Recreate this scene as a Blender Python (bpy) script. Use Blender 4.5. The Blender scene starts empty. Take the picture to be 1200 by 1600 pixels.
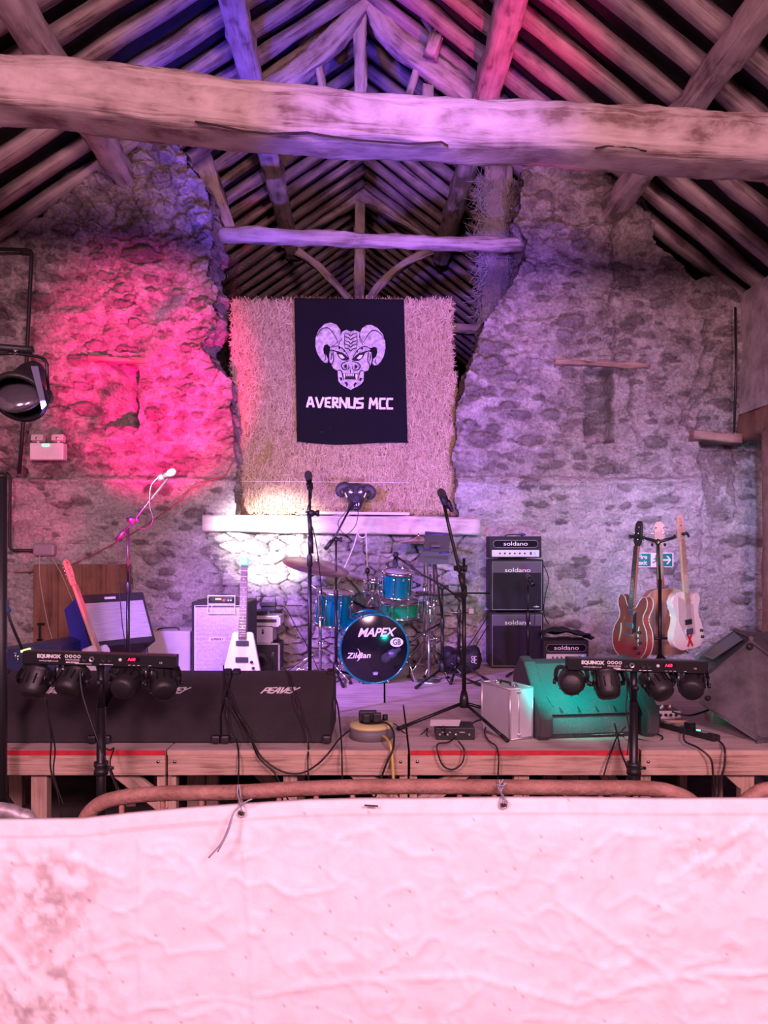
import bpy, bmesh, math, random
import numpy as np
from mathutils import Vector, Matrix, Euler, Quaternion
random.seed(7)
PI = math.pi
SC = bpy.context.scene
COL = SC.collection
# ------------------------------------------------------------ camera
CAM = 1.75
HOR = 849.0
cd = bpy.data.cameras.new('camera'); cam = bpy.data.objects.new('camera', cd); COL.objects.link(cam)
cam.location = (0, 0, CAM); cam.rotation_euler = (PI/2, 0, 0)
cd.lens = 27.0; cd.sensor_width = 36; cd.sensor_fit = 'AUTO'; cd.shift_y = 49/1600; cd.clip_start = 0.05
SC.camera = cam
SC.view_settings.view_transform = 'Standard'; SC.view_settings.look = 'None'
SC.view_settings.gamma = 1; SC.view_settings.exposure = 0.0; SC.view_settings.use_curve_mapping = False
SC.cycles.max_bounces = 5; SC.cycles.diffuse_bounces = 3; SC.cycles.glossy_bounces = 3; SC.cycles.transparent_max_bounces = 6
SC.cycles.sample_clamp_indirect = 4; SC.cycles.use_denoising = True
wd = bpy.data.worlds.new('world'); SC.world = wd; wd.use_nodes = True
wd.node_tree.nodes['Background'].inputs[0].default_value = (0.55, 0.22, 0.70, 1)
wd.node_tree.nodes['Background'].inputs[1].default_value = 0.16

def at(px, py, Y):
    return Vector(((px-600)/1200*Y, Y, CAM + (HOR-py)/1200*Y))
def wY(px):                      # depth of the stone wall, which stands slightly askew
    return 7.0/(1-0.085*(px-600)/1200)
def atw(px, py, off=0.0):        # a point on the wall face, off metres in front of it
    Y = wY(px) - off
    return at(px, py, Y)

def light(name, kind, loc, target, energy, color, size=0.1, spot=40, blend=0.6):
    l = bpy.data.lights.new(name, kind); l.energy = energy; l.color = color
    if kind == 'AREA': l.shape = 'DISK'; l.size = size
    else: l.shadow_soft_size = size
    if kind == 'SPOT': l.spot_size = math.radians(spot); l.spot_blend = blend
    o = bpy.data.objects.new(name, l); COL.objects.link(o); o.location = loc
    d = Vector(target)-Vector(loc); o.rotation_euler = d.to_track_quat('-Z', 'Y').to_euler()
    return o
# hall lamps behind the audience side
light('hall_lamp_right', 'AREA', (1.7, -2.2, 3.6), (0.4, 5, 1.6), 300, (1, .51, .65), 1.2)
light('hall_lamp_left', 'AREA', (-1.7, -2.2, 3.6), (-0.4, 5, 1.6), 250, (1, .46, .63), 1.2)
# lamps in the two light bars: lamp head pixel, depth, where it aims, energy, colour, spread, softness
def aim(px, py, Y, target, d=.085):
    p = at(px, py, Y); t = Vector(target); return p, (t-p).normalized()
LAMPS = dict(
 blue=((56, 1066, 3.7), at(450, 50, 7.0), 1700, (.05, .03, 1), 30, .7, 'blue'),
 core=((112, 1064, 3.7), at(560, 330, 9), 300, (.45, .28, 1), 34, 1, 'violet'),
 warm=((198, 1067, 3.7), atw(440, 790), 150, (1, .80, .84), 40, 1, 'violet'),
 red=((256, 1068, 3.7), atw(238, 612), 4000, (1, .0, .22), 31, 1, 'red'),
 cyan=((893, 1066, 3.84), at(895, 1040, 4.6), 75, (0, 1, .80), 100, 1, 'cyan'),
 magenta=((948, 1068, 3.84), at(770, 40, 6.0), 1300, (1, .02, .26), 24, .9, 'violet'),
 violet=((1027, 1070, 3.84), atw(600, 520), 1000, (.36, .14, 1), 60, 1, 'blue'),
 lilac=((1080, 1070, 3.84), atw(1060, 780), 60, (.50, .42, 1), 50, 1, 'violet'))
for k, (p, tg, en, col_, sp, bl, lc) in LAMPS.items():
    P, D = aim(*p, tg); light(k+'_beam', 'SPOT', P+D*.075+Vector((0, .14 if k in ('blue', 'magenta') else 0, 0)), tg, en, col_, .045, sp, bl)
light('violet_flood', 'SPOT', at(58, 640, 3.7), at(450, 960, 5.9), 950, (.40, .18, 1), .08, 66, 1)
light('added_lilac_flood', 'SPOT', at(1260, 560, 3.9), at(880, 700, 6.8), 330, (.62, .34, 1), .08, 70, 1)  # added flood out of frame on the right, lilac fill for the wall
light('white_beam', 'SPOT', at(66, 645, 3.72), atw(424, 842), 3000, (1, .96, .93), .06, 19, 1)
light('added_lilac_spot', 'SPOT', (2.25, 3.9, 3.0), atw(1125, 880), 420, (.52, .44, 1), .08, 52, 1)  # added spot in mid-air without a lamp body, tints the right wall lilac
light('added_beam_violet_spot', 'SPOT', (-.3, -.6, 2.6), at(665, 205, 4.5), 2300, (.34, .14, 1), .08, 22, 1)  # added unseen spot behind the camera, gives the tie beam its violet glow
light('added_beam_blue_spot', 'SPOT', at(150, 1040, 4.0), at(560, 268, 4.6), 300, (.05, .04, 1), .04, 24, 1)  # added spot without a lamp body, turns the tie beam's underside blue
light('drum_green_beam', 'SPOT', at(640, 1000, 5.3), at(628, 945, 6.5), 5, (.02, 1, .35), .03, 24, .8)
light('orange_beam', 'SPOT', at(470, 1095, 5.2), atw(502, 1000), 9, (1, .25, .08), .03, 22, .8)
light('pink_beam', 'SPOT', at(262, 1045, 3.9), at(112, 890, 5.1), 240, (1, .03, .25), .03, 26, .8)

# ------------------------------------------------------------ materials
MATS = {}
def nn(nt, t, x=0, y=0, **kw):
    n = nt.nodes.new(t); n.location = (x, y)
    for k, v in kw.items(): setattr(n, k, v)
    return n
def mat(name, col, rough=.6, metal=0.0, var=0.0, vscale=6.0, bump=0.0, bscale=40.0, emit=None, estr=0, stretch=None, spec=None, alpha=None, coord='Object', col2=None, coat=0):
    if name in MATS: return MATS[name]
    m = bpy.data.materials.new(name); m.use_nodes = True; nt = m.node_tree
    b = nt.nodes['Principled BSDF']
    b.inputs['Base Color'].default_value = (*col, 1); b.inputs['Roughness'].default_value = rough
    b.inputs['Metallic'].default_value = metal
    if coat: b.inputs['Coat Weight'].default_value = coat
    if spec is not None: b.inputs['Specular IOR Level'].default_value = spec
    if emit: b.inputs['Emission Color'].default_value = (*emit, 1); b.inputs['Emission Strength'].default_value = estr
    if alpha is not None: b.inputs['Alpha'].default_value = alpha
    tc = nn(nt, 'ShaderNodeTexCoord'); mp = nn(nt, 'ShaderNodeMapping')
    nt.links.new(tc.outputs[coord], mp.inputs[0])
    if stretch: mp.inputs['Scale'].default_value = stretch
    # always a little real variation of the surface itself
    v = var if var else .06
    no = nn(nt, 'ShaderNodeTexNoise'); no.inputs['Scale'].default_value = vscale; no.inputs['Detail'].default_value = 6
    no.inputs['Roughness'].default_value = .65
    nt.links.new(mp.outputs[0], no.inputs['Vector'])
    mx = nn(nt, 'ShaderNodeMix', data_type='RGBA')
    c2 = col2 if col2 else tuple(max(0, c*(1-v*1.6)) for c in col)
    mx.inputs['A'].default_value = (*[min(1, c*(1+v*.5)) for c in col], 1); mx.inputs['B'].default_value = (*c2, 1)
    rp = nn(nt, 'ShaderNodeMapRange'); rp.inputs['From Min'].default_value = .38; rp.inputs['From Max'].default_value = .66
    nt.links.new(no.outputs['Fac'], rp.inputs['Value']); nt.links.new(rp.outputs[0], mx.inputs['Factor'])
    nt.links.new(mx.outputs['Result'], b.inputs['Base Color'])
    if bump:
        n2 = nn(nt, 'ShaderNodeTexNoise'); n2.inputs['Scale'].default_value = bscale; n2.inputs['Detail'].default_value = 5
        nt.links.new(mp.outputs[0], n2.inputs['Vector'])
        bp = nn(nt, 'ShaderNodeBump'); bp.inputs['Strength'].default_value = bump; bp.inputs['Distance'].default_value = .01
        nt.links.new(n2.outputs['Fac'], bp.inputs['Height']); nt.links.new(bp.outputs[0], b.inputs['Normal'])
    MATS[name] = m
    return m
def wood(name, light_c, dark_c, rough=.8, bump=.6, uv=True, scale=(1.2, 22, 1), rot=(0, 0, 0), knots=False):
    if name in MATS: return MATS[name]
    m = bpy.data.materials.new(name); m.use_nodes = True; nt = m.node_tree; b = nt.nodes['Principled BSDF']
    b.inputs['Roughness'].default_value = rough
    tc = nn(nt, 'ShaderNodeTexCoord'); mp = nn(nt, 'ShaderNodeMapping'); mp.inputs['Scale'].default_value = scale; mp.inputs['Rotation'].default_value = rot
    nt.links.new(tc.outputs['UV' if uv else 'Object'], mp.inputs[0])
    n1 = nn(nt, 'ShaderNodeTexNoise'); n1.inputs['Scale'].default_value = 1; n1.inputs['Detail'].default_value = 8; n1.inputs['Roughness'].default_value = .7; n1.inputs['Distortion'].default_value = .4
    nt.links.new(mp.outputs[0], n1.inputs['Vector'])
    n2 = nn(nt, 'ShaderNodeTexNoise'); n2.inputs['Scale'].default_value = 5; n2.inputs['Detail'].default_value = 4
    nt.links.new(tc.outputs['Object'], n2.inputs['Vector'])
    ad = nn(nt, 'ShaderNodeMath', operation='MULTIPLY_ADD'); ad.inputs[1].default_value = .55
    nt.links.new(n2.outputs['Fac'], ad.inputs[0]); nt.links.new(n1.outputs['Fac'], ad.inputs[2])
    cr = nn(nt, 'ShaderNodeValToRGB'); e = cr.color_ramp.elements
    e[0].position = .62; e[0].color = (*dark_c, 1); e[1].position = .90; e[1].color = (*light_c, 1)
    x = e.new(.73); x.color = (*[a*.45+b_*.55 for a, b_ in zip(dark_c, light_c)], 1)
    nt.links.new(ad.outputs[0], cr.inputs[0]); nt.links.new(cr.outputs[0], b.inputs['Base Color'])
    bp = nn(nt, 'ShaderNodeBump'); bp.inputs['Strength'].default_value = bump; bp.inputs['Distance'].default_value = .012
    nt.links.new(n1.outputs['Fac'], bp.inputs['Height']); nt.links.new(bp.outputs[0], b.inputs['Normal'])
    MATS[name] = m
    return m

M = dict(
 old_oak=wood('old_oak', (.62, .50, .46), (.20, .14, .13), bump=.8, scale=(1.5, 14, 1)),
 big_beam=wood('big_beam', (.62, .50, .46), (.20, .12, .10), bump=1.0, scale=(1.6, 15, 1)), sill=wood('sill_wood', (.74, .64, .60), (.40, .30, .27), bump=.7, scale=(1.1, 9, 1)), red_oak=wood('red_oak', (.42, .26, .20), (.16, .09, .07), bump=.7, scale=(1.5, 14, 1)),
 rafter=wood('rafter_wood', (.46, .36, .33), (.15, .10, .09), bump=.8, scale=(1.5, 20, 1)),
 pine=wood('pine', (.62, .43, .33), (.30, .18, .13), bump=.3, scale=(3, 60, 1)),
 pine_end=mat('pine_end', (.62, .42, .32), .8, var=.15),
 deck=wood('deck_ply', (.66, .54, .50), (.42, .32, .30), bump=.3, uv=False, scale=(1.5, 26, 5), rough=.6),
 brown_wood=wood('brown_wood', (.30, .15, .10), (.12, .055, .035), bump=.4, uv=False, scale=(16, 5, 1.2)),
 slate=mat('roof_slate', (.022, .018, .022), .9, var=.3, vscale=5, bump=.5, bscale=12),
 earth=mat('earth_floor', (.10, .08, .075), .95, var=.3, bump=.6, bscale=9),
 black=mat('black_plastic', (.018, .017, .019), .45, bump=.15, bscale=120),
 blackm=mat('black_metal', (.014, .013, .015), .35, metal=.2),
 rubber=mat('rubber', (.012, .012, .012), .8),
 cable=mat('black_cable', (.012, .011, .012), .45),
 carpet=mat('carpet_black', (.048, .040, .046), .95, var=.15, vscale=4, bump=1.0, bscale=260),
 chrome=mat('chrome', (.85, .86, .88), .14, metal=1),
 steel=mat('steel', (.55, .55, .58), .35, metal=1),
 alu=mat('aluminium', (.70, .70, .74), .38, metal=.75, var=.05),
 alu_panel=mat('aluminium_panel', (.62, .61, .68), .5, metal=.35, bump=.1, bscale=200),
 white=mat('white_paint', (.82, .80, .80), .45),
 cream=mat('cream_vinyl', (.66, .62, .60), .6, bump=.2, bscale=100),
 whiteprint=mat('white_print', (.9, .88, .9), .5),
 redprint=mat('red_paint', (.62, .02, .04), .5, var=.15, vscale=20),
 gold=mat('gold_metal', (.8, .6, .3), .25, metal=1),
 teal=mat('teal_lacquer', (.0, .16, .19), .12, var=.05, coat=.6),
 green_drum=mat('green_lacquer', (.01, .24, .12), .2, coat=.5),
 drumhead_black=mat('black_drumhead', (.008, .007, .012), .12),
 drumhead=mat('white_drumhead', (.55, .56, .58), .5),
 cymbal=mat('bronze', (.50, .40, .34), .30, metal=.9, var=.1, vscale=30),
 rust=mat('rusty_steel', (.19, .095, .07), .7, metal=.2, var=.45, vscale=11, bump=.6, bscale=60, col2=(.36, .20, .155)),
 galv=mat('galvanised_steel', (.5, .48, .48), .5, metal=.5, var=.3, vscale=14),
)
# ------------------------------------------------------------ object helpers
def tag(o, label=None, cat=None, group=None, kind=None):
    if label: o['label'] = label
    if cat: o['category'] = cat
    if group: o['group'] = group
    if kind: o['kind'] = kind
    return o
def thing(name, label, cat, loc=(0, 0, 0), rot=(0, 0, 0), group=None):
    o = bpy.data.objects.new(name, None); COL.objects.link(o); o.empty_display_size = .05
    o.location = loc; o.rotation_euler = rot if not isinstance(rot, (int, float)) else (0, 0, rot)
    return tag(o, label, cat, group)
def wmat(o):
    m = o.matrix_basis.copy()
    while o.parent is not None:
        o = o.parent; m = o.matrix_basis @ m
    return m
class MB:
    def __init__(s): s.bm = bmesh.new(); s.uv = s.bm.loops.layers.uv.new('UVMap')
    def add(s, verts, faces, uvs=None, smooth=False):
        vs = [s.bm.verts.new(v) for v in verts]
        for i, f in enumerate(faces):
            try: fc = s.bm.faces.new([vs[k] for k in f])
            except ValueError: continue
            fc.smooth = smooth
            if uvs:
                for l, u in zip(fc.loops, uvs[i]): l[s.uv].uv = u
        return vs
    def box(s, c, size, rot=None, bev=0.0, taper=None):
        x, y, z = [d/2 for d in size]
        P = [Vector(p) for p in [(-x,-y,-z),(x,-y,-z),(x,y,-z),(-x,y,-z),(-x,-y,z),(x,-y,z),(x,y,z),(-x,y,z)]]
        if taper:
            for p in P[4:]: p.x *= taper[0]; p.y *= taper[1]
        R = Matrix.Identity(3)
        if rot is not None: R = (Euler(rot).to_matrix() if not isinstance(rot, Matrix) else rot)
        P = [R@p + Vector(c) for p in P]
        F = [(0,3,2,1),(4,5,6,7),(0,1,5,4),(1,2,6,5),(2,3,7,6),(3,0,4,7)]
        L = 0 if size[0] >= size[2] and size[0] >= size[1] else (2 if size[2] >= size[1] else 1)
        o = random.random()*10
        raw = [(-x,-y,-z),(x,-y,-z),(x,y,-z),(-x,y,-z),(-x,-y,z),(x,-y,z),(x,y,z),(-x,y,z)]
        ax = [a for a in range(3) if a != L]
        uvs = [[(raw[k][L]+o, raw[k][ax[0]]+raw[k][ax[1]]+o) for k in f] for f in F]
        vs = s.add(P, F, uvs)
        if bev:
            es = set()
            for v in vs: es.update(v.link_edges)
            bmesh.ops.bevel(s.bm, geom=list(es), offset=bev, segments=2, affect='EDGES', profile=.5)
        return s
    def tube(s, pts, r, seg=8, cap=True, smooth=True, closed=False):
        pts = [Vector(p) for p in pts]; n = len(pts)
        rs = r if isinstance(r, (list, tuple)) else [r]*n
        rings = []; prev = None; dist = 0; ds = []
        for i, p in enumerate(pts):
            if closed: t = (pts[(i+1) % n]-pts[i-1])
            else: t = (pts[min(i+1, n-1)]-pts[max(i-1, 0)])
            if t.length < 1e-9: t = Vector((0, 0, 1))
            t.normalize()
            if prev is None:
                a = Vector((0, 0, 1)) if abs(t.z) < .9 else Vector((1, 0, 0))
                u = t.cross(a).normalized()
            else:
                u = (prev - t*prev.dot(t))
                u = u.normalized() if u.length > 1e-6 else t.orthogonal().normalized()
            prev = u; w = t.cross(u)
            if i: dist += (p-pts[i-1]).length
            ds.append(dist)
            rings.append([p + (u*math.cos(2*PI*k/seg)+w*math.sin(2*PI*k/seg))*rs[i] for k in range(seg)])
        V = [v for rg in rings for v in rg]; F = []; U = []
        m = n if closed else n-1
        for i in range(m):
            j = (i+1) % n
            for k in range(seg):
                k2 = (k+1) % seg
                F.append((i*seg+k, i*seg+k2, j*seg+k2, j*seg+k))
                d2 = ds[j] if j else ds[i]+.1
                a0, a1 = 2*PI*rs[i]*k/seg, 2*PI*rs[i]*(k+1)/seg
                U.append([(ds[i], a0), (ds[i], a1), (d2, a1), (d2, a0)])
        if cap and not closed:
            F.append(tuple(reversed(range(seg)))); U.append([(0, 0)]*seg)
            F.append(tuple((n-1)*seg+k for k in range(seg))); U.append([(0, 0)]*seg)
        s.add(V, F, U, smooth)
        return s
    def cyl(s, p0, p1, r0, r1=None, seg=20, smooth=True):
        return s.tube([p0, p1], [r0, r0 if r1 is None else r1], seg, True, smooth)
    def lathe(s, prof, origin=(0, 0, 0), axis=(0, 0, 1), seg=32, smooth=True):
        ax = Vector(axis).normalized(); u = ax.orthogonal().normalized(); w = ax.cross(u); O = Vector(origin)
        V = []; F = []
        for (r, h) in prof:
            for k in range(seg):
                a = 2*PI*k/seg; V.append(O+ax*h+(u*math.cos(a)+w*math.sin(a))*max(r, 1e-5))
        for i in range(len(prof)-1):
            for k in range(seg):
                k2 = (k+1) % seg; F.append((i*seg+k, i*seg+k2, (i+1)*seg+k2, (i+1)*seg+k))
        s.add(V, F, None, smooth)
        return s
    def prism(s, pts2, t, origin=(0, 0, 0), X=(1, 0, 0), Zv=(0, 0, 1), N=None, bev=0.0, smooth=False):
        """outline pts2 in the plane X,Zv; front at origin, thickness t along N (default away, X x Zv direction reversed)"""
        X = Vector(X); Z = Vector(Zv); O = Vector(origin); N = Vector(N) if N is not None else Z.cross(X).normalized()
        A = sum(pts2[i][0]*pts2[(i+1) % len(pts2)][1]-pts2[(i+1) % len(pts2)][0]*pts2[i][1] for i in range(len(pts2)))
        if A < 0: pts2 = list(reversed(pts2))
        n = len(pts2)
        V = [O+X*a+Z*b for a, b in pts2] + [O+X*a+Z*b+N*t for a, b in pts2]
        F = [tuple(range(n)), tuple(reversed(range(n, 2*n)))] + [(i, n+i, n+(i+1) % n, (i+1) % n) for i in range(n)]
        vs = s.add(V, F, None, False)
        if bev:
            es = set()
            for v in vs:
                for e in v.link_edges:
                    a, b = e.verts
                    ia, ib = vs.index(a), vs.index(b)
                    if (ia < n) == (ib < n): es.add(e)
            bmesh.ops.bevel(s.bm, geom=list(es), offset=bev, segments=3, affect='EDGES', profile=.5)
        if smooth:
            for f in s.bm.faces: f.smooth = len(f.verts) <= 4
        return s
    def sphere(s, c, r, sx=1, sy=1, sz=1, seg=20, rings=12, rot=None):
        V = []; F = []
        R = Euler(rot).to_matrix() if rot else Matrix.Identity(3)
        for i in range(rings+1):
            th = PI*i/rings
            for k in range(seg):
                ph = 2*PI*k/seg
                V.append(R@Vector((r*sx*math.sin(th)*math.cos(ph), r*sy*math.sin(th)*math.sin(ph), r*sz*math.cos(th)))+Vector(c))
        for i in range(rings):
            for k in range(seg):
                k2 = (k+1) % seg; F.append((i*seg+k, (i+1)*seg+k, (i+1)*seg+k2, i*seg+k2))
        s.add(V, F, None, True)
        return s
    def timber(s, pts, w, h, seed=0, rough=.012, rnd=.35, step=.12, up=(0, 0, 1), sec=18, ends=None):
        """a hewn timber swept along pts; w across, h along up; slightly irregular"""
        pts = [Vector(p) for p in pts]; rng = random.Random(seed)
        P = []; 
        for i in range(len(pts)-1):
            n = max(1, int((pts[i+1]-pts[i]).length/step))
            for k in range(n): P.append(pts[i].lerp(pts[i+1], k/n))
        P.append(pts[-1])
        for _ in range(2):
            P = [P[0]]+[(P[i-1]+P[i]*2+P[i+1])/4 for i in range(1, len(P)-1)]+[P[-1]]
        up = Vector(up); ph = [rng.random()*6.28 for _ in range(8)]
        V = []; F = []; U = []; d = 0; D = []
        n = len(P)
        for i, p in enumerate(P):
            t = (P[min(i+1, n-1)]-P[max(i-1, 0)]).normalized()
            a = t.cross(up).normalized(); b = a.cross(t).normalized()
            if i: d += (p-P[i-1]).length
            D.append(d)
            ww = w*(1+.05*math.sin(d*2.1+ph[0])+.03*math.sin(d*5.3+ph[1])); hh = h*(1+.05*math.sin(d*1.7+ph[2])+.03*math.sin(d*6.1+ph[3]))
            for k in range(sec):
                an = 2*PI*k/sec+PI/sec
                c, s_ = math.cos(an), math.sin(an)
                e = rnd
                x = math.copysign(abs(c)**e, c)*ww/2; y = math.copysign(abs(s_)**e, s_)*hh/2
                j = 1+rough/max(w, h)*4*(math.sin(d*9+an*3+ph[4])*.35+math.sin(d*17+an*5+ph[5])*.25+rng.uniform(-.35, .35))
                V.append(p+a*x*j+b*y*j)
        per = 2*(w+h)
        for i in range(n-1):
            for k in range(sec):
                k2 = (k+1) % sec
                F.append((i*sec+k, i*sec+k2, (i+1)*sec+k2, (i+1)*sec+k))
                o = seed*1.37
                U.append([(D[i]+o, per*k/sec), (D[i]+o, per*(k+1)/sec), (D[i+1]+o, per*(k+1)/sec), (D[i+1]+o, per*k/sec)])
        F.append(tuple(reversed(range(sec)))); U.append([(0, 0)]*sec)
        F.append(tuple((n-1)*sec+k for k in range(sec))); U.append([(0, 0)]*sec)
        s.add(V, F, U, True)
        return s
    def build(s, name, m, parent=None, world=False, loc=None, keep=False, smooth=None):
        bmesh.ops.recalc_face_normals(s.bm, faces=s.bm.faces)
        me = bpy.data.meshes.new(name); 
        if world and parent is not None: s.bm.transform(wmat(parent).inverted())
        if parent is None and not keep:
            if loc is None:
                xs = [v.co for v in s.bm.verts]
                lo = Vector([min(c[i] for c in xs) for i in range(3)]); hi = Vector([max(c[i] for c in xs) for i in range(3)])
                loc = Vector(((lo.x+hi.x)/2, (lo.y+hi.y)/2, lo.z))
            s.bm.transform(Matrix.Translation(-Vector(loc)))
        s.bm.to_mesh(me); s.bm.free()
        o = bpy.data.objects.new(name, me); COL.objects.link(o)
        if parent is not None: o.parent = parent
        elif not keep: o.location = loc
        me.materials.append(M[m] if isinstance(m, str) else m)
        return o
def struct(o): o['kind'] = 'structure'; return o
def catmull(pts, n=8):
    pts = [Vector(p) for p in pts]; out = []
    for i in range(len(pts)-1):
        p0 = pts[max(i-1, 0)]; p1 = pts[i]; p2 = pts[i+1]; p3 = pts[min(i+2, len(pts)-1)]
        for k in range(n):
            t = k/n
            out.append(.5*((2*p1)+(p2-p0)*t+(2*p0-5*p1+4*p2-p3)*t*t+(3*p1-p0-3*p2+p3)*t**3))
    out.append(pts[-1]); return out
def text_mesh(s, txt, size, org, X=(1, 0, 0), Zv=(0, 0, 1), sx=1.0, shear=0.0, bold=0.0, align='CENTER', ext=.001, spacing=1.0):
    """adds flat lettering (a little proud of the surface) to MB s"""
    cu = bpy.data.curves.new('t', 'FONT'); cu.body = txt; cu.size = size; cu.align_x = align; cu.align_y = 'CENTER'
    cu.shear = shear; cu.offset = bold; cu.extrude = ext; cu.space_character = spacing; cu.resolution_u = 3
    o = bpy.data.objects.new('t', cu); COL.objects.link(o)
    dg = bpy.context.evaluated_depsgraph_get(); dg.update()
    me = bpy.data.meshes.new_from_object(o.evaluated_get(dg))
    X = Vector(X).normalized(); Z = Vector(Zv).normalized(); N = X.cross(Z)
    mt = Matrix.Identity(4)
    for r in range(3):
        mt[r][0] = X[r]*sx; mt[r][1] = Z[r]; mt[r][2] = N[r]; mt[r][3] = org[r]
    me.transform(mt)
    s.bm.from_mesh(me)
    bpy.data.objects.remove(o); bpy.data.curves.remove(cu); bpy.data.meshes.remove(me)
    return s
# ------------------------------------------------------------ numeric noise
def _h(ix, iy, s):
    ix = ix.astype(np.int64); iy = iy.astype(np.int64)
    n = (ix*374761393 + iy*668265263 + s*974634777) & 0xffffffff
    n = ((n ^ (n >> 13))*1274126177) & 0xffffffff
    n = ((n ^ (n >> 15))*2246822519) & 0xffffffff
    n = n ^ (n >> 16)
    return (n & 0xffffff)/float(0x1000000)
def vn(x, y, s=0):
    ix = np.floor(x); iy = np.floor(y); fx = x-ix; fy = y-iy
    fx = fx*fx*(3-2*fx); fy = fy*fy*(3-2*fy)
    a = _h(ix, iy, s); b = _h(ix+1, iy, s); c = _h(ix, iy+1, s); d = _h(ix+1, iy+1, s)
    return (a*(1-fx)+b*fx)*(1-fy)+(c*(1-fx)+d*fx)*fy-.5
def fbm(x, y, s=0, o=4):
    r = 0; a = 1
    for i in range(o): r = r+vn(x*2**i, y*2**i, s+i*7)*a; a *= .5
    return r
def worley(x, y, s=0, jit=.8):
    ix = np.floor(x); iy = np.floor(y)
    f1 = np.full(x.shape, 9.); f2 = np.full(x.shape, 9.); idn = np.zeros(x.shape)
    for dx in (-1, 0, 1):
        for dy in (-1, 0, 1):
            cx = ix+dx; cy = iy+dy
            px = cx+.5+(_h(cx, cy, s)-.5)*jit; py = cy+.5+(_h(cx, cy, s+1)-.5)*jit
            d = np.sqrt((x-px)**2+(y-py)**2); r = _h(cx, cy, s+2)
            nw = d < f1
            f2 = np.where(nw, f1, np.minimum(f2, d)); idn = np.where(nw, r, idn); f1 = np.where(nw, d, f1)
    return f1, f2, idn
def sstep(a, b, x):
    t = np.clip((x-a)/(b-a), 0, 1); return t*t*(3-2*t)
def inpoly(X, Y, poly):
    r = np.zeros(X.shape, bool); n = len(poly)
    for i in range(n):
        x1, y1 = poly[i]; x2, y2 = poly[(i+1) % n]
        if y1 == y2: continue
        c = ((y1 > Y) != (y2 > Y)) & (X < (x2-x1)*(Y-y1)/(y2-y1)+x1)
        r ^= c
    return r
def seg_dist(X, Y, pts):
    d = np.full(X.shape, 1e9)
    for (x1, y1), (x2, y2) in zip(pts[:-1], pts[1:]):
        vx, vy = x2-x1, y2-y1; t = np.clip(((X-x1)*vx+(Y-y1)*vy)/(vx*vx+vy*vy), 0, 1)
        d = np.minimum(d, np.hypot(X-x1-t*vx, Y-y1-t*vy))
    return d
def rect_in(X, Y, x0, y0, x1, y1, s=3):
    return sstep(x0-s, x0+s, X)*(1-sstep(x1-s, x1+s, X))*sstep(y0-s, y0+s, Y)*(1-sstep(y1-s, y1+s, Y))
# ------------------------------------------------------------ stone wall
STEP = 2.0
gx = np.arange(-90, 1350, STEP); gy = np.arange(222, 1150, STEP)
PX, PY = np.meshgrid(gx, gy)
wx = PX+7*fbm(PX/26, PY/18, 3, 3); wy = PY+6*fbm(PX/24, PY/16, 11, 3)
outline = [(-120, 395), (0, 368), (40, 350), (66, 336), (90, 296), (96, 258), (125, 238), (150, 215), (268, 215), (292, 244), (300, 268), (324, 290), (333, 330),
 (334, 400), (325, 430), (344, 458), (338, 480), (347, 500), (333, 520), (320, 548), (340, 576), (361, 592), (366, 640), (369, 700), (371, 790), (372, 806),
 (714, 806), (712, 790), (709, 700), (714, 640), (726, 600), (738, 560), (748, 524), (768, 490), (797, 446), (818, 405), (822, 370), (806, 342), (812, 300), (816, 262), (830, 250),
 (950, 262), (998, 294), (1026, 346), (1020, 372), (1058, 410), (1084, 436), (1118, 432), (1148, 456), (1160, 500), (1160, 670), (1400, 670), (1400, 1160), (-120, 1160)]
inside = inpoly(wx, wy, outline)
def upper(X, Y): return 1-sstep(742, 750, Y)
U = upper(PX, PY+5*fbm(PX/50, PY/50, 8, 2))
infill = rect_in(PX, PY, 330, 826, 742, 1160, 6)
rub = np.clip(sstep(70, 130, PX)*(1-sstep(300, 420, PY))*(1-sstep(320, 350, PX))+sstep(40, 0, seg_dist(PX, PY, outline[12:26]))*.9*(PY < 720)+sstep(34, 0, seg_dist(PX, PY, outline[27:41]))*.7, 0, 1)
H = fbm(PX/90, PY/70, 21, 3)*.09 + fbm(PX/22, PY/14, 31, 4)*.048 + fbm(PX/7, PY/6, 41, 3)*.020
SM = np.zeros(PX.shape); TONE = np.zeros(PX.shape); CREV_SHADE = np.zeros(PX.shape)
for (sx, sy, sd, base_p, rr, dep) in ((46, 22, 100, .36, .46, .020), (27, 13, 200, .34, .44, .014), (80, 34, 300, .16, .40, .026), (15, 8, 400, .22, .42, .008)):
    qx = PX+5*fbm(PX/18, PY/14, sd+5, 3)*1.6; qy = PY+4*fbm(PX/20, PY/12, sd+9, 3)*1.4+6*vn(PX/140, PY*0, sd)
    f1, f2, rid = worley(qx/sx, qy/sy, sd, .75)
    prob = base_p*(.72+.5*vn(PX/120, PY/120, sd+3)*2)*(.34+.70*U)*(1-.6*infill)
    rad = rr*(.55+.55*((rid*37.3) % 1))
    on = (rid < prob)
    e = f2-f1
    dist = np.minimum(rad-f1, e*.7)
    m = sstep(0, .05, dist)*on
    ring = np.exp(-((dist)/.055)**2)*on
    H = H - ring*dep*1.5 + m*dep*.9*sstep(0, .3, dist)
    TONE = np.where(m > .5, (rid*91.7) % 1, TONE); SM = np.maximum(SM, m); CREV_SHADE = np.maximum(CREV_SHADE, ring*.8)
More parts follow.
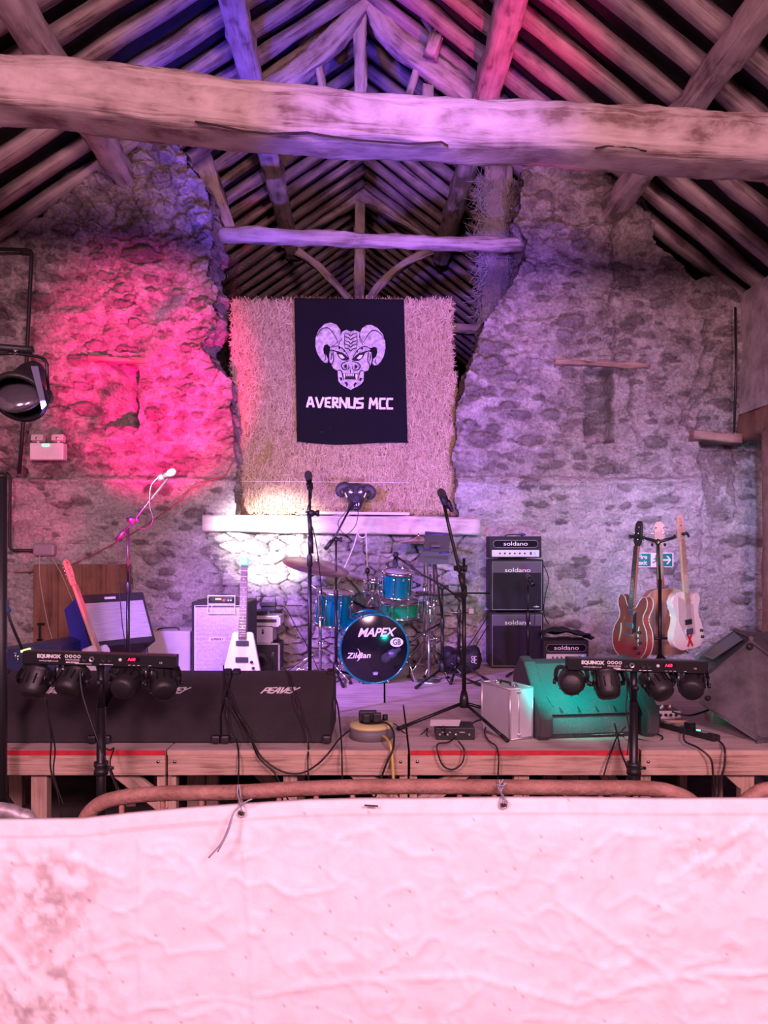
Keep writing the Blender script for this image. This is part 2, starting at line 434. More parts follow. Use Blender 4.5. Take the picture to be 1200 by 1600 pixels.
# loose rubble and the broken edges: round stones without mortar
f1, f2, rid = worley((PX+4*fbm(PX/20, PY/15, 77, 2))/30, (PY+4*fbm(PX/20, PY/15, 78, 2))/20, 500, .85)
bl = np.sqrt(np.clip(1-(f1/.72)**2, 0, 1)); gap = 1-sstep(0, .13, f2-f1)
H = H+rub*(bl*.075-.03*gap+(rid-.5)*.06)
SM = np.maximum(SM*(1-rub*.4), rub*(rid < .45)*.6); TONE = np.where(rub > .4, rid*2 % 1, TONE); CREV_SHADE = np.maximum(CREV_SHADE, rub*gap*.7)
# coursed stones of the infill below the timber sill
f1, f2, rid = worley((PX+5*fbm(PX/25, PY/18, 81, 2))/34, (PY+5*fbm(PX/30, PY/18, 82, 2))/16, 600, .8)
gap = 1-sstep(0, .12, f2-f1)
H = H*(1-.4*infill)+infill*(-.05+.045*(1-gap)*(.5+rid)-.05*gap)
dark_infill = infill*sstep(505, 530, PX)*(1-sstep(900, 925, PY+20*fbm(PX/40, PY/30, 5, 2)))  # upper right part of the infill, where more stones are dark
SM = np.maximum(SM, infill*(rid < .3)*(1-gap)*.55); SM = np.maximum(SM, dark_infill*(rid < .75)*(1-gap)*.55)
TONE = np.where(infill > .5, rid*3 % 1, TONE); CREV_SHADE = np.maximum(CREV_SHADE, infill*gap*.75)
# the limewashed foot of the wall stands a little proud
H = H+(1-U)*.055
lb = seg_dist(PX, PY+4*fbm(PX/30, PY/30, 6, 2), [(-80, 752), (370, 752)])
lb2 = seg_dist(PX, PY+4*fbm(PX/30, PY/30, 6, 2), [(716, 756), (860, 760), (1100, 748)])
H = H+.035*np.exp(-(np.minimum(lb, lb2)/5)**2)
# slots
def slot(x0, y0, x1, y1, d, s=3):
    global H
    r = rect_in(wx, wy, x0, y0, x1, y1, s); H = H*(1-r*.3)-r*d; return r
s1 = slot(158, 566, 212, 664, .10, 5)
# splayed slot on the left, deepest at its right edge
r = rect_in(wx, wy, 150, 570, 213, 662, 3); H = H-r*sstep(150, 213, wx)*.45
s2 = slot(917, 578, 958, 690, .24, 3)
SM = np.maximum(SM, s2*(rid < .8)*.9); 
slot(1094, 690, 1270, 1160, .10, 4); 
dk = rect_in(wx, wy, 1096, 686, 1190, 704, 3); H = H-dk*.12
pl = inpoly(wx, wy, [(1096, 706), (1150, 700), (1152, 815), (1108, 815), (1098, 770)]); H = np.where(pl, H*.3-.02, H)
# cracks
for pts in ([(955, 370), (962, 440), (948, 478), (960, 500), (958, 560), (990, 590), (985, 640), (1000, 700)], [(1100, 500), (1098, 560), (1080, 620), (1062, 668)], [(1080, 640), (1110, 600), (1120, 560)],
            [(864, 300), (866, 340), (900, 352), (960, 348)], [(960, 290), (965, 330), (955, 372)], [(1068, 660), (1085, 676), (1098, 640)], [(330, 806), (322, 820), (326, 840)]):
    d = seg_dist(PX+4*fbm(PX/8, PY/8, 61, 2), PY+4*fbm(PX/8, PY/8, 62, 2), pts); c = np.exp(-(d/2.0)**2); H = H-c*.055; CREV_SHADE = np.maximum(CREV_SHADE, c)
PLAS = np.where(pl, 1., 0.)*(1-sstep(.0, .25, fbm(PX/9, PY/12, 71, 3)))
Yw = 7.0/(1-.085*(PX-600)/1200)-H
VX = (PX-600)/1200*Yw; VZ = CAM+(HOR-PY)/1200*Yw
# keep the sideways position that of the flat wall, so that relief is real relief
Y0 = 7.0/(1-.085*(PX-600)/1200); VX = (PX-600)/1200*Y0; VZ = CAM+(HOR-PY)/1200*Y0
def grid_object(name, VX, VY, VZ, inside, attrs, m, thick=.5, tsteps=7, rough=.05):
    nr, nc = inside.shape
    q = inside[:-1, :-1] & inside[1:, :-1] & inside[:-1, 1:] & inside[1:, 1:]
    used = np.zeros(inside.shape, bool)
    used[:-1, :-1] |= q; used[1:, :-1] |= q; used[:-1, 1:] |= q; used[1:, 1:] |= q
    idx = np.full(inside.shape, -1, np.int64); idx[used] = np.arange(used.sum())
    P = np.stack([VX[used], VY[used], VZ[used]], 1)
    r, c = np.nonzero(q)
    F = np.stack([idx[r, c], idx[r+1, c], idx[r+1, c+1], idx[r, c+1]], 1)
    A = [a[used] for a in attrs]
    if thick:
        # directed boundary edges
        E = np.concatenate([F[:, [0, 1]], F[:, [1, 2]], F[:, [2, 3]], F[:, [3, 0]]])
        key = E[:, 0]*len(P)+E[:, 1]; rk = E[:, 1]*len(P)+E[:, 0]
        B = E[~np.isin(key, rk)]
        bv = np.unique(B); loc = np.full(len(P), -1, np.int64)
        cur = bv.copy(); 
        for k in range(1, tsteps+1):
            base = P[bv]; d = thick*k/tsteps
            n1 = fbm(base[:, 0]*9+base[:, 2]*2, d*9+base[:, 2]*11, 91, 3); n2 = fbm(base[:, 2]*9+3, d*9+base[:, 0]*3, 92, 3)
            new = base+np.stack([n1*rough*1.6, np.full(len(bv), d), n2*rough], 1)
            new[:, 1] = base[:, 1]+d
            ni = np.arange(len(bv))+len(P)
            m1 = np.full(len(P)+1, -1, np.int64); 
            loc0 = dict(zip(bv.tolist(), cur.tolist())); loc1 = dict(zip(bv.tolist(), ni.tolist()))
            Fq = np.array([[loc0[a], loc1[a], loc1[b], loc0[b]] for a, b in B.tolist()])
            # reversed so that the reveal faces outward
            F = np.concatenate([F, Fq[:, ::-1]]); P = np.concatenate([P, new]); cur = ni
            A = [np.concatenate([a, a[bv] if False else np.clip(vn(new[:, 2]*6, new[:, 1]*8, 5+i)+.3, 0, 1)*(.8 if i < 2 else 0)]) for i, a in enumerate(A)]
    me = bpy.data.meshes.new(name)
    me.vertices.add(len(P)); me.vertices.foreach_set('co', P.astype(np.float32).ravel())
    me.loops.add(F.size); me.loops.foreach_set('vertex_index', F.astype(np.int32).ravel())
    me.polygons.add(len(F)); me.polygons.foreach_set('loop_start', np.arange(0, F.size, 4, dtype=np.int32)); me.polygons.foreach_set('loop_total', np.full(len(F), 4, np.int32))
    me.polygons.foreach_set('use_smooth', np.ones(len(F), bool))
    me.update(); me.validate()
    if A:
        ca = me.color_attributes.new('Kind', 'FLOAT_COLOR', 'POINT')
        z = np.zeros(len(P)); ch = [A[i] if i < len(A) else z for i in range(3)]+[np.ones(len(P))]
        ca.data.foreach_set('color', np.stack(ch, 1).astype(np.float32).ravel())
    o = bpy.data.objects.new(name, me); COL.objects.link(o); me.materials.append(m)
    return o
def stone_mat():
    m = bpy.data.materials.new('rubble_stone'); m.use_nodes = True; nt = m.node_tree; b = nt.nodes['Principled BSDF']; b.inputs['Roughness'].default_value = .92
    L = nt.links.new
    at_ = nn(nt, 'ShaderNodeAttribute', attribute_name='Kind'); sp = nn(nt, 'ShaderNodeSeparateColor'); L(at_.outputs['Color'], sp.inputs[0])
    tc = nn(nt, 'ShaderNodeTexCoord')
    n1 = nn(nt, 'ShaderNodeTexNoise'); n1.inputs['Scale'].default_value = 5.5; n1.inputs['Detail'].default_value = 10; n1.inputs['Roughness'].default_value = .74; L(tc.outputs['Object'], n1.inputs['Vector'])
    n2 = nn(nt, 'ShaderNodeTexNoise'); n2.inputs['Scale'].default_value = 38; n2.inputs['Detail'].default_value = 6; n2.inputs['Roughness'].default_value = .75; L(tc.outputs['Object'], n2.inputs['Vector'])
    cr = nn(nt, 'ShaderNodeValToRGB'); e = cr.color_ramp.elements
    e[0].position = .36; e[0].color = (.24, .19, .18, 1); e[1].position = .66; e[1].color = (.62, .55, .53, 1); x = e.new(.50); x.color = (.45, .38, .36, 1)
    L(n1.outputs['Fac'], cr.inputs[0])
    sc = nn(nt, 'ShaderNodeValToRGB'); e = sc.color_ramp.elements; e[0].color = (.12, .095, .095, 1); e[1].color = (.30, .26, .27, 1); x = e.new(.5); x.color = (.20, .15, .14, 1)
    L(sp.outputs['Green'], sc.inputs[0])
    sx = nn(nt, 'ShaderNodeSeparateXYZ'); L(tc.outputs['Object'], sx.inputs[0])
    wz = nn(nt, 'ShaderNodeMapRange'); wz.inputs['From Min'].default_value = 2.42; wz.inputs['From Max'].default_value = 2.28; wz.inputs['To Max'].default_value = .6; L(sx.outputs['Z'], wz.inputs['Value'])
    ww = nn(nt, 'ShaderNodeMix', data_type='RGBA'); L(wz.outputs[0], ww.inputs['Factor']); L(cr.outputs[0], ww.inputs['A']); ww.inputs['B'].default_value = (.74, .70, .70, 1)
    mx = nn(nt, 'ShaderNodeMix', data_type='RGBA'); rm = nn(nt, 'ShaderNodeMath', operation='MULTIPLY'); rm.inputs[1].default_value = .72; L(sp.outputs['Red'], rm.inputs[0]); L(rm.outputs[0], mx.inputs['Factor']); L(ww.outputs['Result'], mx.inputs['A']); L(sc.outputs[0], mx.inputs['B'])
    m3 = nn(nt, 'ShaderNodeMix', data_type='RGBA'); L(sp.outputs['Blue'], m3.inputs['Factor']); L(mx.outputs['Result'], m3.inputs['A']); m3.inputs['B'].default_value = (.16, .10, .09, 1)
    mr = nn(nt, 'ShaderNodeMapRange'); mr.inputs['From Min'].default_value = .3; mr.inputs['From Max'].default_value = .6; mr.inputs['To Min'].default_value = .55; mr.inputs['To Max'].default_value = 1.2; L(n2.outputs['Fac'], mr.inputs['Value'])
    mp = nn(nt, 'ShaderNodeMapping'); mp.inputs['Scale'].default_value = (1, 1, 1.9); L(tc.outputs['Object'], mp.inputs[0])
    nd = nn(nt, 'ShaderNodeTexNoise'); nd.inputs['Scale'].default_value = 6; L(mp.outputs[0], nd.inputs['Vector'])
    ad = nn(nt, 'ShaderNodeVectorMath', operation='MULTIPLY_ADD'); ad.inputs[1].default_value = (.22, .22, .22); L(nd.outputs['Color'], ad.inputs[0]); L(mp.outputs[0], ad.inputs[2])
    vo = nn(nt, 'ShaderNodeTexVoronoi'); vo.inputs['Scale'].default_value = 6; L(ad.outputs[0], vo.inputs['Vector'])
    ve = nn(nt, 'ShaderNodeTexVoronoi', feature='DISTANCE_TO_EDGE'); ve.inputs['Scale'].default_value = 6; L(ad.outputs[0], ve.inputs['Vector'])
    vr = nn(nt, 'ShaderNodeMapRange'); vr.inputs['From Max'].default_value = .12; L(ve.outputs['Distance'], vr.inputs['Value'])
    sc2 = nn(nt, 'ShaderNodeSeparateColor'); L(vo.outputs['Color'], sc2.inputs[0])
    cv = nn(nt, 'ShaderNodeMapRange'); cv.inputs['To Min'].default_value = .84; cv.inputs['To Max'].default_value = 1.16; L(sc2.outputs[0], cv.inputs['Value'])
    m9 = nn(nt, 'ShaderNodeVectorMath', operation='SCALE'); L(m3.outputs['Result'], m9.inputs[0]); L(cv.outputs[0], m9.inputs['Scale'])
    mm = nn(nt, 'ShaderNodeVectorMath', operation='SCALE'); L(m9.outputs[0], mm.inputs[0]); L(mr.outputs[0], mm.inputs['Scale']); L(mm.outputs[0], b.inputs['Base Color'])
    bp = nn(nt, 'ShaderNodeBump'); bp.inputs['Strength'].default_value = 1.0; bp.inputs['Distance'].default_value = .03; L(n2.outputs['Fac'], bp.inputs['Height']); b2 = nn(nt, 'ShaderNodeBump'); b2.inputs['Strength'].default_value = .38; b2.inputs['Distance'].default_value = .016; L(vr.outputs[0], b2.inputs['Height']); L(bp.outputs[0], b2.inputs['Normal']); L(b2.outputs[0], b.inputs['Normal'])
    return m
M['stone'] = stone_mat()
wall = struct(grid_object('wall_back', VX, Yw, VZ, inside, [SM, TONE, np.maximum(PLAS*.55, CREV_SHADE*.45)], M['stone']))  # blue channel: brown plaster patch, and crevice shade painted into the colour

# side walls, floor, roof
rz = 6.8; SL = .74; KX = .10
def ridge_x(Y): return -.029*Y+.03
mb = MB(); mb.box((-4.15, 8.0, 2.1), (.5, 23, 4.2)); struct(mb.build('wall_left', 'stone'))
mb = MB(); mb.box((0, 20.2, 2.1), (9, .5, 4.2)); mb.prism([(-4.3, 0), (4.0, 0), (-.5, 3.0)], .4, (0, 20, 4.2)); struct(mb.build('wall_far', 'stone'))
mb = MB(); mb.box((0, 8, -.1), (12, 26, .2)); struct(mb.build('floor', 'earth'))
mb = MB(); zb = CAM+.98
mb.box((3.62, 5.9, (zb+.24+4.1)/2), (.5, 3.1, 4.1-zb-.24))
mb.box((3.62, .9, 2.05), (.5, 7.0, 4.1)); mb.box((3.90, 14, 2.05), (.5, 12, 4.1))
struct(mb.build('wall_right', mat('lime_plaster', (.50, .42, .40), .9, var=.25, vscale=5, bump=.7, bscale=24, col2=(.30, .23, .22))))
mb = MB(); mb.timber([(3.56, 7.38, zb+.12), (3.52, 4.3, zb+.12)], .42, .25, seed=3); struct(mb.build('trim_1', 'brown_wood'))
mb = MB(); mb.timber([atw(1076, 681, .0), atw(1152, 688, .0)], .2, .09, seed=4); struct(mb.build('trim_2', 'red_oak'))
for side, nm in ((1, 'ceiling_right'), (-1, 'ceiling_left')):
    mb = MB(); V = []
    for Y in (-3.5, 20.4):
        for (d, o) in ((0, .10), (4.75, .10), (4.75, .16), (0, .16)):
            x = ridge_x(Y)+side*d; V.append((x, Y+KX*(side*d), rz-SL*d+o))
    mb.add(V, [(0, 1, 2, 3), (7, 6, 5, 4), (0, 4, 5, 1), (1, 5, 6, 2), (2, 6, 7, 3), (3, 7, 4, 0)])
    struct(mb.build(nm, 'slate'))
# rafters
ORD = 'zeroth first second third fourth fifth sixth seventh eighth ninth tenth eleventh twelfth thirteenth fourteenth fifteenth sixteenth seventeenth eighteenth nineteenth twentieth twenty-first twenty-second twenty-third twenty-fourth twenty-fifth twenty-sixth twenty-seventh twenty-eighth twenty-ninth thirtieth'.split()
def rafter(side, Y, seed):
    rng = random.Random(seed)
    w = rng.uniform(.125, .165); h = rng.uniform(.09, .12)
    x0 = ridge_x(Y); dy = rng.uniform(-.05, .05)
    P = []
    for t in (0, .33, .66, 1):
        d = 4.5*t; P.append((x0+side*d, Y+KX*side*d+dy*t+rng.uniform(-.02, .02), rz-.0-SL*d+rng.uniform(-.012, .0)))
    mb = MB(); mb.timber(P, w, h, seed=seed, rnd=.55, step=.35, sec=10, rough=.014)
    o = mb.build('rafter', 'rafter')
    sd = 'right' if side > 0 else 'left'
    gab = Y < 7.2; k_ = int(round(abs(Y-7.1)/.375+.5)); NF.setdefault((sd, gab), 0)
    used_ = NF.setdefault((sd, gab, 'set'), set())
    while k_ in used_: k_ += 1
    used_.add(k_)
    if gab: tag(o, f'rough pole rafter of the {sd} roof slope, {ORD[k_]} in front of the stone gable', 'rafter', f'rafters of the {sd} roof slope over the stage')
    else: tag(o, f'dim pole rafter of the {sd} roof slope, {ORD[k_]} behind the stone gable', 'rafter', f'rafters of the {sd} roof slope behind the gable')
    return o
Y = 3.62; k = 0; NF = {}
while Y < 15.6:
    for side in (1, -1): rafter(side, Y-(.35 if side > 0 else -.35), 1000+k); k += 1
    Y += .375
def one_timber(name, pts, w, h, label, cat, seed, m='old_oak', group=None, **kw):
    mb = MB(); mb.timber(pts, w, h, seed=seed, **kw); o = mb.build(name, m); return tag(o, label, cat, group)
def purlin(side, dx, dz, Y0, Y1, w, label, seed, name='purlin'):
    P = [(ridge_x(Y)+side*dx, Y, CAM+dz-.02) for Y in np.linspace(Y0, Y1, 4)]
    return one_timber(name, P, w, w, label, 'purlin', seed, rnd=.6)
purlin(1, 1.086, 4.05, 3.3, 10.9, .22, 'thick round purlin under the right slope, nearest right of the ridge', 31)
purlin(1, 2.31, 3.14, 3.3, 7.4, .20, 'thick round purlin low on the right slope, crossing the rafters at the upper right corner', 32)
purlin(-1, 1.0, 4.10, 3.3, 10.9, .20, 'thick round purlin under the left slope, nearest left of the ridge', 33)
purlin(-1, 2.13, 3.27, 3.3, 7.2, .20, 'thick round purlin low on the left slope, at the upper left corner', 34)
# the great tie beam
tp = [(-420, 150), (-200, 152), (0, 154), (120, 162), (250, 180), (400, 196), (520, 206), (640, 214), (760, 220), (830, 221), (1000, 232), (1200, 245), (1400, 254), (1570, 262)]
P = [at(a, b-12, 4.45+.10*(a-600)/320) for a, b in tp]
mb = MB(); mb.timber(P, .30, .285, seed=50, rough=.006, rnd=.34, step=.05, sec=40)
tie = thing('tie_beam', 'massive hewn tie beam crossing the whole picture above the stage', 'beam', at(600, 200, 4.45))
mb.build('beam_body', 'big_beam', tie, world=True)
mb = MB()
crk = [(305, 190), (340, 196), (380, 205), (420, 209), (480, 207), (520, 214), (560, 219), (600, 222)]
for i, a in enumerate(tie_ := crk[:-1]):
    pass
# shallow dark shakes along the face
for pts in (crk, [(600, 222), (640, 225), (690, 222), (700, 228)], [(930, 232), (950, 228), (985, 230), (1010, 236)], [(1120, 222), (1150, 225), (1200, 226)]):
    mb.tube([at(a, b, 4.45+.10*(a-600)/320-.146) for a, b in pts], .006, 5)
mb.build('shake', mat('dark_crack', (.04, .02, .02), .9), tie, world=True)
one_timber('cross_beam', [atw(335, 366, -.25), atw(450, 370, -.25), atw(600, 377, -.25), atw(700, 381, -.25), atw(830, 382, -.25)], .13, .125, 'slim round cross beam spanning the gap in the gable above the hay bales', 'beam', 51, rnd=.7)
one_timber('sill_beam', [atw(320, 818, .0), atw(745, 823, .0)], .30, .16, 'pale squared timber sill under the hay bales', 'beam', 52, m='sill', step=.06, rnd=.22, rough=.006)
one_timber('lintel', [atw(866, 567, .0), atw(1012, 573, .0)], .12, .045, 'thin timber lintel over the blocked slot in the right stone wall', 'lintel', 53, step=.05, m='red_oak')
one_timber('lintel', [atw(140, 561, .0), atw(228, 566, .0)], .12, .05, 'stone-edged timber lintel over the left slot, lit red', 'lintel', 54, step=.05, m='red_oak')
# truss standing on the gable
T = 7.12
for nm, pts, w, lb_, sd in (
  ('truss_blade', [(578, -12), (548, 32), (510, 75), (455, 120), (395, 158), (300, 215)], .20, 'curved blade of the gable truss left of the ridge, lit blue', 60),
  ('truss_blade', [(578, -12), (600, 45), (640, 82), (700, 125), (765, 170), (850, 230)], .22, 'curved blade of the gable truss right of the ridge, lit violet', 61),
  ('king_post', [(563, 28), (563, 160), (562, 230)], .12, 'upright post under the ridge of the gable truss, lit deep blue', 62),
  ('strut', [(496, 92), (507, 158), (512, 200)], .075, 'short leaning strut under the left blade of the gable truss', 63),
  ('strut', [(652, 108), (636, 160), (628, 200)], .07, 'short leaning strut under the right blade of the gable truss', 64),
  ('strut', [(668, 140), (668, 200)], .11, 'wide short post beside the right strut of the gable truss', 66),
  ('loose_plank', [(632, 56), (680, 92), (722, 132)], .08, 'split plank lying on top of the right truss blade', 65),
  ('loose_plank', [(420, 92), (470, 62), (520, 40)], .10, 'broken plank lying above the left truss blade, lit blue', 68),
  ('loose_plank', [(398, 135), (450, 100), (490, 72)], .07, 'narrow plank lying along the left truss blade', 69)):
    d = T-.02 if nm == 'truss_blade' else T+.05
    if nm == 'loose_plank': d = T+.14
    one_timber(nm, [at(a, b, d) for a, b in pts], w*.95, .16, lb_, 'roof timber', sd, up=(0, 1, 0), step=.06, rnd=.45)
mb = MB(); mb.timber([at(672, 88, 6.9), at(684, 52, 6.9)], .11, .11, seed=70, up=(0, 1, 0)); mb.timber([at(664, 25, 6.9), at(684, 44, 6.9), at(686, 66, 6.9)], .07, .07, seed=71, up=(0, 1, 0))
tag(mb.build('timber_block', 'old_oak'), 'stubby offcut of timber propped on the right truss blade', 'timber')
# dark wedge post and rear truss
one_timber('raking_post', [at(308, 230, 7.9), at(350, 365, 7.9)], .2, .24, 'dark raking post behind the top of the left stone pier', 'post', 72, up=(1, 0, 0))
YR = 10.9
for nm, pts, w, lb_, sd in (
  ('rear_rafter', [(563, 300), (470, 352), (350, 422)], .28, 'left principal rafter of the truss deep behind the gap', 73),
  ('rear_rafter', [(563, 300), (680, 362), (810, 440)], .28, 'right principal rafter of the truss deep behind the gap', 74),
  ('rear_king_post', [(563, 285), (562, 380), (562, 480)], .15, 'king post of the truss deep behind the gap', 75),
  ('curved_brace', [(438, 378), (480, 400), (515, 432), (545, 468)], .10, 'thin curved brace left of the rear king post', 76),
  ('curved_brace', [(676, 392), (630, 410), (600, 435), (578, 468)], .10, 'thin curved brace right of the rear king post', 77)):
    dx = pts[-1][0]-pts[0][0]
    up = (-.5, 0, .85) if dx > 30 else ((.5, 0, .85) if dx < -30 else (1, 0, 0))
    if nm == 'curved_brace': up = (0, 1, 0)
    one_timber(nm, [at(a, b, YR-(.3 if nm == 'curved_brace' else 0)) for a, b in pts], w, .16 if nm != 'curved_brace' else .09, lb_, 'roof timber', sd, up=(0, 1, 0), step=.15)
one_timber('far_rafter', [at(560, 412, 14.5), at(410, 490, 14.5)], .2, .3, 'left rafter of the farthest truss, just above the hay', 'roof timber', 78)
one_timber('far_rafter', [at(560, 412, 14.5), at(720, 505, 14.5)], .2, .3, 'right rafter of the farthest truss, just above the hay', 'roof timber', 79)
one_timber('rear_beam', [at(640, 514, 8.4), at(770, 514, 8.4)], .12, .10, 'pale beam end showing right of the hay bales', 'beam', 80)
one_timber('web_post', [at(778, 268, 7.75), at(774, 380, 7.75), at(772, 560, 7.75)], .25, .28, 'wide post hung with cobwebs behind the right stone pier', 'post', 81, up=(1, 0, 0), m='rafter')

mb = MB(); mb.prism([(-.012, -.06), (.010, -.05), (.016, .0), (.006, .07), (-.008, .05), (-.014, .0)], .01, at(799, 335, 8.3)); o = struct(mb.build('daylight_hole_1', mat('daylight_gap', (.8, .85, .9), .5, emit=(.75, .85, 1), estr=4)))  # small glowing patch standing in for daylight through a gap
# ------------------------------------------------------------ stage
SZ = .66
def X4(px, Y=4.05): return (px-600)/1200*Y
def sY(py): return 1308.0/(py-849.0)        # depth of a point standing on the stage top
def stage_module(px0, px1, label, legs, braces, red=False, dz=0.0):
    x0, x1 = X4(px0), X4(px1); z = SZ+dz
    t = thing('stage_platform', label, 'stage platform', ((x0+x1)/2, 4.65, 0), group='timber platforms of the stage')
    mb = MB(); mb.box(((x0+x1)/2, 4.65, z-.012), (x1-x0-.004, 1.2, .024), bev=.002); mb.build('deck', 'deck', t, world=True)
    mb = MB(); mb.box(((x0+x1)/2, 4.065, z-.024-.055), (x1-x0-.006, .03, .11), bev=.004); mb.build('front_rail', 'pine', t, world=True)
    mb = MB(); mb.box(((x0+x1)/2, 5.235, z-.08), (x1-x0-.006, .03, .11), bev=.004); mb.build('back_rail', 'pine', t, world=True)
    for x in (x0+.025, x1-.025):
        mb = MB(); mb.box((x, 4.65, z-.08), (.035, 1.13, .11), bev=.004); mb.build('side_rail', 'pine', t, world=True)
    mb = MB(); mb.box(((x0+x1)/2, 4.047, z-.013), (x1-x0-.006, .006, .024)); o = mb.build('edge_strip', 'redprint' if red else 'pine_end', t, world=True)
    if red: o['label'] = 'red painted edge strip'
    for (a, b, Y) in legs:
        xa, xb = X4(a, Y), X4(b, Y)
        mb = MB(); mb.box(((xa+xb)/2, Y+.03, (z-.13)/2), (xb-xa, .06, z-.13), bev=.004); mb.build('leg', 'pine', t, world=True)
    for (a, b, Y) in braces:
        p0 = at(a[0], a[1], Y); p1 = at(b[0], b[1], Y); d = (p1-p0); L = d.length; an = math.atan2(-d.z, d.x)
        mb = MB(); mb.box((p0+p1)/2, (L, .035, .085), rot=(0, an, 0), bev=.004); mb.build('brace', 'pine', t, world=True)
    for a in (px0+12, px1-12):
        mb = MB(); c = at(a, 1190, 4.046); mb.cyl(c, c+Vector((0, -.004, 0)), .008, seg=12); mb.build('screw', 'steel', t, world=True)
    return t
stage_module(-150, 259, 'leftmost front stage platform, red edge strip, under two floor monitors', [(48, 73, 4.1), (245, 258, 4.1), (14, 34, 5.1), (196, 212, 5.1)], [((170, 1190), (262, 1262), 4.13)], True)
stage_module(261, 638, 'front stage platform left of centre, plain edge, under the cable reel', [(262, 275, 4.1), (442, 464, 4.1), (624, 637, 4.1), (292, 318, 4.9), (322, 340, 4.95), (464, 476, 5.1)], [((535, 1185), (625, 1262), 4.13), ((395, 1195), (430, 1230), 5.0)])
stage_module(640, 999, 'front stage platform right of centre, red edge strip, under the silver case', [(640, 652, 4.1), (803, 827, 4.1), (983, 998, 4.2), (734, 752, 5.0), (850, 870, 5.0), (880, 905, 4.9)], [((745, 1187), (655, 1258), 4.13), ((938, 1190), (975, 1262), 4.6)], True)
stage_module(1001, 1330, 'rightmost front stage platform, plain edge, under the power strip', [(1001, 1017, 4.1), (1158, 1179, 4.1), (1062, 1074, 5.1), (1118, 1130, 4.8)], [((1140, 1202), (1162, 1222), 4.12)])
for i, (a, b, lb) in enumerate(((-110, 258, 'rear stage platform at the left, under the tilted combo amp'), (260, 600, 'rear stage platform left of the drums, under the silver grille cabinet'), (602, 900, 'rear stage platform right of centre, under the drum kit hardware'), (902, 1240, 'rear stage platform at the right, under the guitar stand'))):
    x0, x1 = X4(a, 5.3), X4(b, 5.3)
    t = thing('stage_platform', lb, 'stage platform', ((x0+x1)/2, 6.1, 0), group='timber platforms of the stage')
    mb = MB(); mb.box(((x0+x1)/2, 6.015, SZ-.012), (x1-x0-.004, 1.522, .024), bev=.002); mb.build('deck', 'deck', t, world=True)
    for Y in (5.29, 6.75):
        mb = MB(); mb.box(((x0+x1)/2, Y, SZ-.08), (x1-x0, .03, .11)); mb.build('rail', 'pine', t, world=True)
    for x in (x0+.05, x1-.05):
        for Y in (5.33, 6.7):
            mb = MB(); mb.box((x, Y, .265), (.06, .05, .53)); mb.build('leg', 'pine', t, world=True)
mb = MB(); mb.box((0, 6.93, SZ-.012), (7.0, .31, .024)); mb.box((0, 6.9, .32), (6.9, .03, .6)); tag(mb.build('deck_strip', 'deck'), 'narrow deck strip closing the gap between stage and stone wall', 'stage board')

# ------------------------------------------------------------ tarpaulin and crowd barriers
tx = np.arange(-420, 1640, 4.0); tv = np.linspace(0, 1, 130)
TX, TV = np.meshgrid(tx, tv)
top = np.interp(tx, [-90, 0, 130, 200, 300, 370, 480, 560, 640, 787, 900, 1040, 1200, 1300], [1281, 1279, 1278, 1270, 1261, 1256, 1249, 1247, 1247, 1245, 1245, 1247, 1246, 1246])
TY = top[None, :]+TV*(1800-top[None, :])
def crease(pts, w, a):
    return a*np.exp(-(seg_dist(TX+3*fbm(TX/30, TY/30, 4, 2), TY+3*fbm(TX/30, TY/30, 9, 2), pts)/w)**2)
HT = fbm(TX/150, TY/130, 300, 4)*.030+fbm(TX/40, TY/46, 310, 3)*.007
rd = 1-np.abs(fbm(TX/95+.4*fbm(TX/60, TY/60, 5, 2), TY/80, 320, 3))*4; HT += np.clip(rd, 0, 1)**3*.011
rd = 1-np.abs(fbm(TX/60+TY/140, TY/50-TX/170, 340, 2))*4.5; HT += np.clip(rd, 0, 1)**4*.006
for c in (([(219, 1300), (220, 1480), (222, 1600)], 3, .010), ([(567, 1270), (566, 1400), (570, 1480), (566, 1640)], 3, .010), ([(740, 1370), (742, 1600)], 3, .006), ([(899, 1270), (900, 1420), (897, 1620)], 3, .012), ([(380, 1300), (392, 1460), (398, 1600)], 4, .012),
          ([(905, 1342), (960, 1300), (1030, 1308)], 5, .010), ([(1175, 1285), (1120, 1330), (1060, 1370)], 7, .016), ([(905, 1430), (960, 1470), (1040, 1520), (1072, 1600)], 6, .012), ([(400, 1555), (560, 1530), (740, 1525), (900, 1570), (1030, 1530), (1200, 1520)], 5, .010),
          ([(30, 1345), (110, 1340), (190, 1372)], 6, .010), ([(50, 1590), (100, 1500), (200, 1470)], 6, .010), ([(0, 1470), (60, 1540), (40, 1600)], 7, .012), ([(770, 1258), (740, 1285), (720, 1300)], 6, .010), ([(378, 1280), (384, 1400)], 4, .008), ([(200, 1580), (330, 1558), (400, 1568)], 4, .008),
          ([(950, 1420), (990, 1395), (1060, 1430), (1065, 1480)], 5, .008), ([(1100, 1520), (1200, 1520)], 4, .009)): HT += crease(*c)*.8
hem = TY-top[None, :]
HT += np.where(hem < 26, .003, 0)
HT = HT*np.clip(hem/60+.15, 0, 1)*.38
YT = 2.02-HT
dirt = np.clip(np.exp(-(((TX-75)/70)**2+((TY-1400)/70)**2))+np.exp(-(((TX-70)/75)**2+((TY-1560)/60)**2))*1.2+.5*np.exp(-(((TX-1130)/70)**2+((TY-1340)/40)**2))+.12, 0, 1)
dirt = dirt*np.clip(fbm(TX/16, TY/20, 360, 4)*2.2+.25, 0, 1)
speck = np.clip((worley(TX/30, TY/30, 370)[0] < .04)*1.0, 0, 1)*(_h(np.floor(TX/30), np.floor(TY/30), 9) < .5)
stitch = (np.abs(hem-27) < 2.5)*.25
